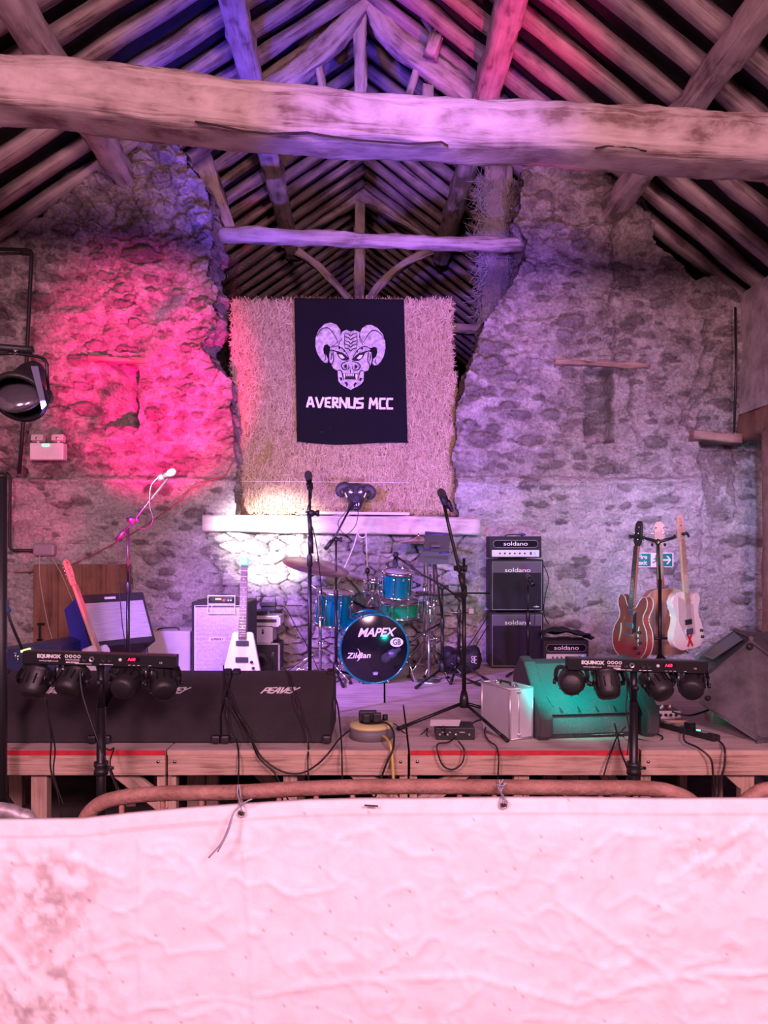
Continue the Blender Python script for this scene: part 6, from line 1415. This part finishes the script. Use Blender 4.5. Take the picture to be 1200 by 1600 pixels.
mb = MB(); c = at(1028, 847, 5.42); mb.lathe([(.006, 0), (.011, .0), (.011, .004)], c, (0, -1, 0), 14); mb.build('clamp_screw', 'gold', t, world=True)
# fire exit sign
p = atw(1023, 875, .075)
t = thing('exit_sign', 'green and white fire exit sign on the wall behind the hanging guitars', 'sign', p)
sg_r = math.atan(.085); X = Vector((math.cos(sg_r), math.sin(sg_r), 0)); NN = Vector((math.sin(sg_r), -math.cos(sg_r), 0)); RS = Matrix((X, -NN, Vector((0, 0, 1)))).transposed()
W, Hh = .36, .135
mb = MB(); mb.box(p, (W, .004, Hh), rot=RS); mb.build('board', 'whiteprint', t, world=True)
for x_, w_ in ((-.105, .13), (.118, .10)):
    mb = MB(); mb.box(p+NN*.0028+X*x_, (w_, .002, Hh-.016), rot=RS); mb.build('green_field', mat('sign_green', (.0, .26, .17), .5), t, world=True)
mb = MB(); text_mesh(mb, 'Fire', .058, p+NN*.0045-X*.165+Vector((0, 0, .028)), X=X, Zv=(0, 0, 1), bold=.0012, align='LEFT'); text_mesh(mb, 'exit', .058, p+NN*.0045-X*.165-Vector((0, 0, .026)), X=X, Zv=(0, 0, 1), bold=.0012, align='LEFT'); mb.build('sign_lettering', 'whiteprint', t, world=True)
mb = MB(); mb.prism([(-.04, -.008), (.015, -.008), (-.01, -.038), (.008, -.038), (.04, 0), (.008, .038), (-.01, .038), (.015, .008), (-.04, .008)], .001, p+NN*.0046+X*.118, X=X, N=-NN); mb.build('arrow', 'whiteprint', t, world=True)
mb = MB(); G = MATS['sign_green']; q = p+NN*.0036+X*.012
mb.prism([(-.012, .034), (.0, .046), (.012, .034), (0, .024)], .001, q, X=X, N=-NN)
for a, b in (((-.004, .022), (.0, -.005)), ((0, .016), (.024, .006)), ((0, .018), (-.024, .004)), ((0, -.005), (.018, -.03)), ((0, -.005), (-.022, -.024)), ((-.022, -.024), (-.036, -.02))):
    d = Vector((b[0]-a[0], b[1]-a[1])); n_ = Vector((-d.y, d.x)).normalized()*.005; mb.prism([(a[0]+n_.x, a[1]+n_.y), (b[0]+n_.x, b[1]+n_.y), (b[0]-n_.x, b[1]-n_.y), (a[0]-n_.x, a[1]-n_.y)], .001, q, X=X, N=-NN)
mb.build('running_figure', G, t, world=True)
# ------------------------------------------------------------ things on and by the walls
p = atw(76, 706, .10); t = thing('emergency_light', 'white twin-headed emergency light with a green lamp, on the left stone wall', 'emergency light', p)
mb = MB(); mb.box(p, (.29, .09, .145), bev=.008); mb.build('housing', 'white', t, world=True)
for s in (-1, 1):
    q = p+Vector((s*.088, -.005, .115)); mb = MB(); mb.box(q, (.105, .06, .055), rot=(-.3, 0, 0), bev=.006); hd = mb.build('lamp_head', 'cream', t, world=True)
    mb = MB(); mb.sphere(q+Vector((0, -.03, -.004)), .014, 1, .5, 1, 12, 8); mb.build('lens', 'chrome', hd, world=True); mb = MB(); mb.cyl(q+Vector((0, 0, -.045)), q+Vector((0, 0, -.02)), .012); mb.build('swivel', 'white', hd, world=True)
mb = MB(); mb.box(p+Vector((-.005, -.047, .052)), (.06, .006, .016), bev=.002); mb.build('green_indicator', mat('led_green', (.1, .9, .4), .4, emit=(.1, 1, .45), estr=4), t, world=True)
def pipe(label, pts, r=.016, m='black'):
    mb = MB(); P = [atw(*q) for q in pts]; out = []
    for i, a in enumerate(P):
        if 0 < i < len(P)-1:
            u = (P[i-1]-a).normalized()*.035; v = (P[i+1]-a).normalized()*.035; out += [a+u, a+u*.3+v*.3, a+v]
        else: out.append(a)
    mb.tube(out, r, 10); return tag(mb.build('conduit', m), label, 'pipe')
pipe('black conduit bending down the left stone wall behind the hanging lamp', [(-40, 388, .12), (50, 391, .12), (38, 640, .12), (30, 740, .12)], .016)
pipe('black conduit running down the left edge of the wall into the grey junction box', [(10, 739, .13), (16, 741, .13), (15, 860, .13), (56, 860, .13)], .013)
p = atw(70, 859, .12); t = thing('junction_box', 'grey round-cornered junction box at the end of the conduit, left wall', 'junction box', p)
mb = MB(); mb.box(p, (.19, .07, .105), bev=.02); mb.build('box', mat('grey_plastic', (.30, .30, .34), .5), t, world=True)
mb = MB(); mb.box(p+Vector((0, -.037, 0)), (.15, .006, .075), bev=.003); mb.build('lid', 'grey_plastic' if 'grey_plastic' in M else MATS['grey_plastic'], t, world=True)
# plank door behind the tilted amp
t = thing('door_1', None, None, atw(128, 1036, .12)); del_ = [t.pop(k, None) for k in ('label', 'category')] if False else None
t['kind'] = 'structure'
for i in range(4):
    a = 54+i*37.5; mb = MB(); c0 = atw(a+18.5, 952, .12); c0.z = (at(0, 881, 6.8).z+SZ)/2; mb.box(c0, (37.0/1200*6.78, .035, at(0, 881, 6.8).z-SZ), bev=.003); mb.build('plank', 'brown_wood', t, world=True)
mb = MB(); mb.box(atw(64, 975, .15), (.06, .01, .02)); mb.box(atw(62, 988, .15), (.018, .01, .13), bev=.003); mb.box(atw(62, 1000, .15), (.045, .01, .02)); mb.build('iron_latch', 'blackm', t, world=True)
# rusty jamb post and door opening on the right
mb = MB(); x = X4(1197, 6.75); mb.timber([(x+.05, 6.75, .0), (x+.05, 6.75, CAM+1.0)], .12, .14, seed=90, up=(0, 1, 0), step=.3, rough=.005); o = mb.build('door_post', 'rust'); tag(o, 'rusty brown door post at the right edge, below the plastered wall', 'post')
mb = MB(); mb.tube([atw(1149, 480, .16), atw(1150, 580, .16), atw(1147, 676, .16)], .012, 8); tag(mb.build('down_pipe', 'black'), 'thin black pipe in the corner of the plastered right wall', 'pipe')
# sill things
YL = HB-.12
mb = MB(); p0 = at(469, 801, YL); p1 = at(640, 803, YL); mb.box((p0+p1)/2, ((p1-p0).length, .03, .026), rot=(0, .01, 0), bev=.003); tag(mb.build('white_batten', 'white'), 'long white batten lying on the timber sill under the horned head', 'batten')
# horned head ornament
c = at(556, 776, YL-.02); t = thing('horned_head', 'dark horned demon head ornament with pale eyes, on the timber sill', 'ornament', at(556, 800, YL))
mb = MB()
V = []; F = []; prof = [(.0, .125), (.05, .118), (.085, .09), (.098, .05), (.092, .01), (.075, -.035), (.058, -.075), (.05, -.10), (.034, -.125), (0, -.13)]
seg = 24
for i, (r, z) in enumerate(prof):
    for k in range(seg):
        a = 2*PI*k/seg; dx, dy = math.cos(a), math.sin(a)
        rr = max(r, .001); y = dy*rr*.9
        x = dx*rr
        if dy < -.2:
            if .0 < z < .07 and abs(abs(x)-.045) < .03: y += .02
            if abs(x) < .025 and -.06 < z < .02: y -= .03
            if z < -.05 and abs(x) < .05: y -= .02
        V.append(c+Vector((x, y, z)))
for i in range(len(prof)-1):
    for k in range(seg): F.append((i*seg+k, i*seg+(k+1) % seg, (i+1)*seg+(k+1) % seg, (i+1)*seg+k))
mb.add(V, F, None, True); M['resin'] = mat('dark_resin', (.06, .045, .07), .45, var=.2, vscale=30, bump=.6, bscale=60); mb.build('head', 'resin', t, world=True)
mb = MB(); 
for s in (-1, 1): mb.tube([c+Vector((s*.02, -.095, .045)), c+Vector((s*.05, -.09, .065)), c+Vector((s*.085, -.07, .075))], [.012, .016, .008], 8)
mb.sphere(c+Vector((0, -.105, -.01)), .026, 1, .8, 1.2, 14, 8); mb.tube([c+Vector((-.05, -.075, -.055)), c+Vector((0, -.10, -.045)), c+Vector((.05, -.075, -.055))], .012, 8); mb.tube([c+Vector((-.035, -.07, -.105)), c+Vector((0, -.085, -.11)), c+Vector((.035, -.07, -.105))], .013, 8)
mb.build('brow_nose_and_lips', 'resin', t, world=True)
for s in (-1, 1):
    P = []
    for k in range(17):
        th = k/16*5.0-.1; r = .066-.0022*k
        P.append(c+Vector((s*(.115-r*math.cos(th)), .02-.05*math.sin(k/16*PI)-.002*k, .040+r*math.sin(th)-(0 if s < 0 else .02))))
    mb = MB(); mb.tube(P, [.052-.0024*k for k in range(17)], 16); hn = mb.build('horn', 'resin', t, world=True)
    mb = MB(); mb.sphere(c+Vector((s*.042, -.088, .038)), .019, 1.1, .5, .75, 14, 8); mb.build('eye', 'whiteprint', t, world=True)
for k, (x, z, h) in enumerate(((-.032, -.078, .03), (-.012, -.082, .018), (.008, -.082, .02), (.030, -.078, .03))):
    mb = MB(); mb.lathe([(.006, h/2), (.005, 0), (.0008, -h/2)], c+Vector((x, -.098, z)), (0, 0, 1), 8); mb.build('tooth', 'whiteprint', t, world=True)
for s in (-1, 1):
    mb = MB(); q = c+Vector((s*.083, -.07, .0)); mb.tube([q+Vector((s*.012, 0, .03)), q+Vector((-s*.006, -.01, -.012))], .007, 8); mb.build('cheek_stripe', 'whiteprint', t, world=True)
t = thing('ornament', 'small black ornament with two pale round discs, at the left end of the sill', 'ornament', at(352, 803, YL-.1))
q = at(352, 799, YL-.10); mb = MB(); mb.sphere(q+Vector((-.02, 0, .012)), .032, 1, .8, .8, 14, 8); mb.box(q+Vector((.03, 0, -.012)), (.13, .05, .02), bev=.005); mb.build('body', 'black', t, world=True)
for dx, dz in ((-.016, -.008), (.036, .004)):
    mb = MB(); mb.lathe([(.0005, .006), (.016, .004), (.021, 0)], q+Vector((dx, -.035, dz)), (0, -1, 0), 16); mb.build('disc', 'whiteprint', t, world=True)
mb = MB(); mb.tube([at(344, 752, 7.0), at(450, 752.5, 7.0), at(640, 754, 7.0)], .0018, 5); tag(mb.build('string_line', 'whiteprint'), 'thin pale string stretched level across the lowest hay bale', 'string')
t = lead(None, [(-30, 896, 6.65), (0, 895, 6.65), (50, 893, 6.65), (105, 884, 6.66), (180, 848, 6.7), (240, 812, 6.72), (285, 778, 6.74), (300, 763, 6.76), (330, 750, 6.78), (352, 742, 6.8), (364, 722, 6.85)], .0045, 'red_cable', mat('red_cable', (.45, .04, .06), .5)); tag(t, 'thin red cable climbing the left wall to the hay bales', 'cable')
t = lead(None, [(62, 868, 6.6), (62, 900, 6.6), (68, 940, 6.6), (75, 975, 6.6), (85, 1010, 6.6)], .003, 'thin_cable', 'cream'); tag(t, 'thin pale cable dropping from the junction box across the plank door', 'cable')
t = lead(None, [(80, 870, 6.6), (95, 895, 6.4), (108, 925, 6.0), (116, 945, 5.7)], .003, 'thin_cable', 'cream'); tag(t, 'thin pale cable running from the junction box to the tilted amplifier', 'cable')
# dangling straw / cobwebs
def strands(name, label, cat, px0, px1, py0, py1, Y, n, seed, m, r=.0012, lenr=(.05, .25), dy=.2):
    rng = random.Random(seed); mb = MB()
    for _ in range(n):
        a = Vector(at(rng.uniform(px0, px1), rng.uniform(py0, py1), Y+rng.uniform(-dy, dy))); d = Vector((rng.uniform(-1, 1), rng.uniform(-.6, .6), rng.uniform(-2.2, .6))).normalized()*rng.uniform(*lenr)
        b = a+d; mid = (a+b)/2+Vector((rng.uniform(-.03, .03), rng.uniform(-.03, .03), -.04*rng.random()))
        mb.tube([a, mid, b], r, 3, cap=False)
    o = mb.build(name, m); tag(o, label, cat, kind='stuff'); return o
M['web'] = mat('cobweb', (.55, .53, .58), .9); M['dead_straw'] = mat('dead_straw', (.10, .07, .06), .95)
strands('cobwebs', 'dusty cobwebs hanging on the post behind the right stone pier', 'cobweb', 746, 802, 275, 548, 7.62, 2300, 5, 'web', .0015, (.04, .2), .09)
strands('hanging_straw', 'dark dead straw hanging in the gap left of the hay bales', 'straw', 342, 372, 400, 560, 7.62, 700, 6, 'dead_straw', .0016, (.06, .3), .12)
# blue desk at the left, with lamps
t = thing('mixing_desk', 'dark blue equipment case with small lamps, behind the left light bar', 'equipment case', at(40, 1060, 5.0)); t.location.z = SZ
p0, p1 = at(-40, 1022, 5.0), at(96, 1008, 5.0)
mb = MB(); mb.prism([(p0.x, SZ), (p1.x, SZ), (p1.x, at(0, 1010, 5).z), (p1.x-.12, at(0, 1006, 5).z), (p0.x, at(0, 1024, 5).z)], .4, (0, 5.0, 0), bev=.008); mb.build('body', mat('blue_case', (.025, .035, .12), .4, bump=.2), t, world=True)
mb = MB(); mb.tube([at(33, 1018, 4.99), at(47, 1014, 4.99)], .008, 8); mb.build('green_lamp_strip', mat('lime_lamp', (.7, 1, .2), .4, emit=(.75, 1, .25), estr=2.5), t, world=True)
for a, b in ((24, 1021), (28, 1026), (6, 1031)):
    mb = MB(); q = at(a, b, 4.99); mb.sphere(q, .010, seg=10, rings=6); mb.tube([q, q+Vector((0, 0, -.04))], .006, 6); mb.build('plug', 'chrome', t, world=True)
mb = MB(); mb.tube(catmull([at(-10, 880, 4.9), at(4, 925, 4.9), at(10, 945, 4.9), at(18, 975, 4.9), at(35, 1014, 4.95)], 5), .009, 8); tag(mb.build('power_cable', 'cable'), 'thick black cable with blue connectors dropping at the left edge', 'cable')
mb = MB(); mb.sphere(at(8, 940, 4.9), .022, 1, 1, .9, 14, 8); mb.tube([at(9, 948, 4.9), at(13, 957, 4.9)], .02, 12); o = mb.build('blue_connector', mat('connector_blue', (.03, .10, .35), .5)); tag(o, 'blue plug and socket joined on the thick cable at the left edge', 'connector')
# ------------------------------------------------------------ things on the stage front
# silver case
A_ = at(797, 1158, 4.235); A_.z = SZ; B_ = at(832, 1152, 4.29); B_.z = SZ; C_ = at(753, 1141, 4.47); C_.z = SZ
h = .285
t = thing('equipment_case', 'upright aluminium equipment case in front of the moulded monitor', 'case', A_)
ux = (B_-A_); ux.z = 0; wx_ = ux.length; ux.normalize(); uy = (C_-A_); uy.z = 0; wy_ = uy.length; uy.normalize()
perp = Vector((-ux.y, ux.x, 0)); 
mb = MB(); V = [A_, A_+ux*wx_, A_+ux*wx_+uy*wy_, A_+uy*wy_]; V = [v+Vector((0, 0, .008)) for v in V]; V += [v+Vector((0, 0, h-.008)) for v in V]
vs = mb.add(V, [(0, 3, 2, 1), (4, 5, 6, 7), (0, 1, 5, 4), (1, 2, 6, 5), (2, 3, 7, 6), (3, 0, 4, 7)]); bmesh.ops.bevel(mb.bm, geom=list(mb.bm.edges), offset=.006, segments=2, affect='EDGES'); mb.build('shell', 'alu_panel', t, world=True)
for e in ((0, 4), (1, 5), (3, 7), (4, 5), (4, 7), (0, 1), (0, 3), (5, 6), (6, 7)):
    mb = MB(); mb.tube([V[e[0]], V[e[1]]], .0055, 8); mb.build('edge_profile', 'alu', t, world=True)
mid = A_+ux*wx_*.38; mb = MB(); mb.tube([mid+Vector((0, 0, .01))-uy*.001, mid+Vector((0, 0, h))-uy*.001], .004, 6); mb.tube([mid+Vector((0, 0, h)), mid+uy*wy_+Vector((0, 0, h))], .004, 6); mb.build('seam_rail', 'alu', t, world=True)
for z in (.03, h-.02):
    mb = MB(); mb.box(mid+Vector((0, -.006, z)), (.02, .008, .014), bev=.002); mb.build('hinge', 'steel', t, world=True)
for f in (.10, .72):
    mb = MB(); q = mid+uy*wy_*f+Vector((0, 0, h+.008)); mb.box(q, (.03, .035, .012), bev=.003); mb.tube([q+Vector((-.01, -.012, .006)), q+Vector((-.005, 0, .016)), q+Vector((.01, .012, .008))], .003, 6); mb.build('latch', 'chrome', t, world=True)
mb = MB(); q0 = mid+uy*wy_*.28+Vector((0, 0, h+.006)); q1 = mid+uy*wy_*.62+Vector((0, 0, h+.006)); mb.tube([q0, q0+Vector((0, 0, .014)), q1+Vector((0, 0, .014)), q1], .007, 8); mb.build('handle', 'black', t, world=True)
# cable reel
c = at(580, 1140, 4.32); c.z = SZ; r = .122
t = thing('cable_reel', 'round grey and yellow extension reel on the edge of the stage', 'cable reel', c)
mb = MB(); mb.lathe([(.001, 0), (r, 0), (r, .062), (r*.3, .062)], c, (0, 0, 1), 40); mb.build('drum', mat('reel_grey', (.16, .15, .16), .55), t, world=True)
mb = MB(); mb.lathe([(r*.55, .086), (r*.97, .080), (r*1.02, .070), (r*1.0, .062), (r*.97, .060)], c, (0, 0, 1), 40); M['reel_yellow'] = mat('reel_yellow', (.66, .60, .26), .5); mb.build('rim', 'reel_yellow', t, world=True)
mb = MB(); mb.lathe([(.001, .092), (r*.55, .090), (r*.58, .080)], c, (0, 0, 1), 30); mb.build('socket_plate', 'black', t, world=True)
mb = MB(); q = c+Vector((.078, .03, .09)); mb.cyl(q, q+Vector((0, 0, .03)), .016, seg=14); mb.build('winding_knob', 'black', t, world=True)
for dx, dy, sx, sy, sz in ((-.02, .0, .10, .05, .055), (.035, -.04, .045, .04, .05), (-.025, -.05, .04, .035, .045)):
    mb = MB(); mb.box(c+Vector((dx, dy, .095+sz/2)), (sx, sy, sz), bev=.006); mb.build('plug', 'black', t, world=True)
t = lead(None, [(598, 1150, 4.22), (604, 1154, 4.12), (610, 1165, 4.02), (613, 1185, 4.0), (615, 1225, 4.0), (616, 1290, 4.0)], .0075, 'yellow_cable', mat('yellow_cable', (.72, .58, .12), .5)); tag(t, 'yellow cable dropping from the reel over the stage edge', 'cable')
t = lead(None, [(592, 1128, 4.25), (606, 1131, 4.2), (615, 1145, 4.1), (614, 1170, 4.0), (605, 1190, 3.99), (596, 1215, 3.99), (585, 1250, 3.99)], .0055, 'power_lead'); tag(t, 'black lead curving from the reel over the stage edge beside the yellow cable', 'cable')
t = lead(None, [(565, 1133, 4.3), (548, 1140, 4.3), (530, 1155, 4.15), (515, 1175, 4.0), (495, 1195, 3.99), (470, 1208, 3.99), (440, 1205, 3.99), (410, 1185, 4.0), (395, 1160, 4.05), (372, 1125, 4.13), (352, 1090, 4.13)], .0045, 'power_lead'); tag(t, 'black lead sagging from the reel below the third floor monitor', 'cable')
t = lead(None, [(588, 1126, 4.35), (605, 1130, 4.4), (618, 1132, 4.45), (628, 1142, 4.42), (645, 1152, 4.38), (660, 1146, 4.38), (668, 1138, 4.4), (667, 1148, 4.35), (675, 1158, 4.28)], .0035, 'signal_lead'); tag(t, 'thin black lead wriggling over the deck from the reel to the radio receiver', 'cable')
# radio receiver with paper
t = thing('radio_receiver', 'small black rack receiver with knobs on the stage edge', 'receiver', at(712, 1157, 4.25)); t.location.z = SZ
x0, x1 = X4(681, 4.25), X4(742, 4.25)
mb = MB(); mb.box(((x0+x1)/2, 4.33, SZ+.036), (x1-x0, .16, .066), bev=.004); bd = mb.build('body', 'black', t, world=True)
mb = MB(); mb.tube([(X4(696, 4.24), 4.245, SZ+.03), (X4(693, 4.2), 4.21, SZ+.09)], .004, 6); mb.build('antenna', 'black', t, world=True)
for a in (687, 699, 712, 733):
    mb = MB(); q = Vector((X4(a, 4.25), 4.25, SZ+.034)); mb.cyl(q, q+Vector((0, -.014, 0)), .010 if a == 712 else .006, seg=12); mb.build('knob', 'steel' if a == 712 else 'grey_label', bd, world=True)
mb = MB(); 
for a, l in ((692, .012), (722, .03), (703, .01)): mb.box((X4(a, 4.25), 4.248, SZ+.045), (l, .002, .006))
mb.build('panel_print', 'grey_label', bd, world=True)
mb = MB(); mb.prism([(-.085, -.0), (.075, -.015), (.095, .09), (-.075, .105)], .0012, (X4(695, 4.3), 4.27, SZ+.078), X=(1, 0, .02), Zv=(0, .98, .1)); tag(mb.build('paper_sheet', 'whiteprint'), 'folded white paper lying on the black radio receiver', 'paper')
mb = MB(); q = at(716, 1131, 4.42); mb.sphere(q, .017, seg=12, rings=8); mb.tube([q, at(722, 1139, 4.40)], .008, 8); tag(mb.build('jack_plug', 'chrome'), 'small jack plug lying on the radio receiver', 'plug')
t = lead(None, [(722, 1139, 4.40), (738, 1130, 4.45), (750, 1125, 4.5), (760, 1130, 4.5), (757, 1145, 4.35), (764, 1158, 4.2), (775, 1166, 4.06), (779, 1185, 3.99), (778, 1215, 3.99), (776, 1260, 3.99)], .0045, 'signal_lead'); tag(t, 'black lead looping from the receiver past the tripod foot and over the edge', 'cable')
t = lead(None, [(712, 1152, 4.21), (700, 1160, 4.15), (685, 1162, 4.02), (683, 1172, 3.99), (692, 1196, 3.99), (708, 1202, 3.99), (722, 1192, 3.99), (725, 1172, 4.0), (716, 1158, 4.12)], .0045, 'signal_lead'); tag(t, 'black lead hanging in a round loop below the radio receiver', 'cable')
# pedal mixer on a board and power strip
t = thing('pedal_mixer', 'small pale mixer with knobs and sockets on a wooden board, behind the right light bar', 'mixer', at(1040, 1125, 4.72)); t.location.z = SZ
x0, x1 = X4(1002, 4.72), X4(1064, 4.72)
mb = MB(); mb.box(((x0+x1)/2, 4.8, SZ+.036), (x1-x0-.02, .16, .056), bev=.004); mb.build('body', 'black', t, world=True)
mb = MB(); mb.box((X4(1046, 4.71), 4.713, SZ+.038), (.14, .006, .048)); fc = mb.build('socket_panel', 'panel_pale', t, world=True)
for a in (1032, 1040, 1048, 1056):
    mb = MB(); q = Vector((X4(a, 4.71), 4.71, SZ+.038)); mb.cyl(q, q+Vector((0, -.008, 0)), .009, seg=12); mb.build('socket', 'black', fc, world=True)
for i in range(8):
    mb = MB(); q = Vector((X4(1012+i*6, 4.72), 4.76+.04*(i % 2), SZ+.064)); mb.cyl(q, q+Vector((0, 0, .016)), .008, .006, seg=10); mb.build('knob', 'whiteprint' if i % 3 else 'redprint', t, world=True)
mb = MB(); mb.box((X4(1032, 4.7), 4.8, SZ+.005), (.30, .24, .010), rot=(0, 0, .02)); tag(mb.build('wooden_board', 'pine_end'), 'thin wooden board under the pedal mixer', 'board')
p0 = at(1014, 1131, 4.64); p1 = at(1121, 1160, 4.22); p0.z = p1.z = SZ
d = (p1-p0); L = d.length; an = math.atan2(d.y, d.x)
t = thing('power_strip', 'long black power strip with a green light on the right stage edge', 'power strip', (p0+p1)/2, (0, 0, an))
mb = MB(); mb.box((0, 0, .018), (L, .055, .034), bev=.006); mb.build('body', 'black', t)
for u in (-.40, .12):
    mb = MB(); mb.box((u*L, 0, .052), (.05, .045, .036), bev=.006); mb.build('plug', 'blackm', t)
mb = MB(); mb.box((.24*L, -.0, .037), (.02, .012, .004)); mb.build('green_indicator', MATS['led_green'], t)
for u in (-.2, -.05, .32):
    mb = MB(); mb.box((u*L, 0, .0355), (.04, .04, .003), bev=.001); mb.build('socket', 'grey_plastic' if False else MATS['grey_plastic'], t)
t = lead(None, [(1118, 1158, 4.24), (1126, 1160, 4.2), (1132, 1170, 4.02), (1132, 1195, 3.99), (1126, 1220, 3.99), (1118, 1270, 3.99)], .0055, 'power_lead'); tag(t, 'black lead leaving the right end of the power strip over the edge', 'cable')
t = lead(None, [(1083, 1138, 4.35), (1070, 1144, 4.3), (1070, 1158, 4.15), (1090, 1168, 4.03), (1110, 1185, 3.99), (1114, 1210, 3.99), (1118, 1250, 3.98)], .0050, 'power_lead'); tag(t, 'black lead curling from the middle plug of the power strip', 'cable')
t = lead(None, [(1030, 1128, 4.55), (1012, 1132, 4.5), (1012, 1142, 4.4), (1034, 1150, 4.3), (1030, 1158, 4.25), (1005, 1157, 4.25), (985, 1150, 4.3)], .0045, 'power_lead'); tag(t, 'black lead running from the power strip behind the light bar pole', 'cable')
# cables of the left side
for pts, lb_, r in (
  ([(72, 1092, 3.66), (74, 1110, 3.68), (80, 1150, 3.7), (79, 1200, 3.7), (90, 1240, 3.7), (98, 1290, 3.7)], 'pair lead hanging straight down from the left light bar', .004),
  ([(70, 1090, 3.65), (78, 1130, 3.66), (86, 1170, 3.68), (84, 1210, 3.7), (100, 1260, 3.7)], 'second lead hanging down beside the first, left light bar', .0035),
  ([(125, 1045, 3.66), (127, 1075, 3.64), (133, 1100, 3.62), (150, 1150, 3.6), (168, 1195, 3.6), (185, 1240, 3.6)], 'black lead slanting across the pole of the left light bar', .0045),
  ([(160, 1168, 3.9), (172, 1172, 3.95), (178, 1170, 4.0), (172, 1195, 3.9), (186, 1235, 3.8)], 'lead looping off the stage edge right of the left light bar pole', .004),
  ([(349, 1040, 4.45), (352, 1065, 4.35), (351, 1090, 4.2), (354, 1115, 4.12), (360, 1145, 4.12), (370, 1160, 4.1), (373, 1185, 4.0), (372, 1230, 3.98)], 'black lead hanging down the gap between second and third floor monitor', .0045),
  ([(350, 1055, 4.4), (368, 1108, 4.14), (386, 1135, 4.12), (393, 1158, 4.1), (405, 1185, 4.0), (430, 1210, 3.98), (450, 1250, 3.98)], 'lead crossing the lower left corner of the third floor monitor', .0045),
  ([(440, 1045, 4.55), (450, 1050, 4.45), (457, 1075, 4.30), (465, 1105, 4.12), (478, 1140, 4.11), (482, 1165, 4.08), (481, 1190, 4.0), (483, 1240, 3.98)], 'lead draped over the third floor monitor beside its logo', .0045),
  ([(517, 1050, 4.7), (521, 1080, 4.6), (528, 1105, 4.5), (532, 1140, 4.3), (534, 1170, 4.0), (535, 1240, 3.98)], 'lead falling right of the third floor monitor over the stage edge', .0045),
  ([(978, 1135, 4.2), (965, 1150, 4.2), (958, 1166, 4.05), (948, 1195, 3.99), (940, 1225, 3.98)], 'lead dropping left of the right light bar pole', .0045),
  ([(960, 1130, 4.2), (966, 1155, 4.2), (970, 1175, 4.0), (980, 1200, 3.98), (985, 1230, 3.98)], 'lead crossing behind the right light bar pole', .0045),
  ([(978, 1046, 3.78), (980, 1080, 3.79), (978, 1110, 3.8), (983, 1140, 3.8), (980, 1180, 3.8)], 'thin lead running down the pole of the right light bar', .003),
  ([(1050, 1112, 4.6), (1075, 1118, 4.6), (1105, 1110, 4.65), (1128, 1098, 4.7)], 'thick lead running from the pedal mixer behind the big loudspeaker', .006),
  ([(770, 950, 6.9), (745, 990, 6.7), (725, 1020, 6.6), (712, 1045, 6.5)], 'cable fanning out from the amplifier stack to the black bag', .0045),
  ([(770, 965, 6.9), (752, 995, 6.7), (740, 1015, 6.6), (732, 1030, 6.5)], 'second cable fanning out from the amplifier stack', .0045),
  ([(848, 880, 6.9), (857, 905, 6.9), (851, 935, 6.9), (850, 960, 6.9), (857, 975, 6.8)], 'thin cable hanging down the right side of the amplifier stack', .004),
  ([(765, 927, 6.75), (720, 927, 6.3), (680, 930, 6.3), (650, 926, 6.3)], 'black cable stretched level from the amplifier stack to the drums', .008),
  ([(440, 1045, 6.1), (465, 1042, 6.2), (480, 1050, 6.2), (505, 1046, 6.2), (530, 1062, 6.1), (512, 1068, 5.9)], 'tangled lead on the deck left of the bass drum', .0045),
  ([(640, 1040, 6.2), (642, 1060, 6.1), (655, 1069, 6.0), (680, 1066, 6.0), (690, 1060, 6.1)], 'lead curling on the deck right of the bass drum', .0045),
  ([(692, 1020, 6.0), (694, 1050, 5.95), (705, 1068, 5.95), (730, 1068, 5.95), (752, 1062, 6.0)], 'lead curling round the foot of the tray stand', .0045)):
    o = lead(None, pts, r, 'stage_lead'); tag(o, lb_, 'cable')
# bundled legs behind the pale guitar at the right: low stool-like support
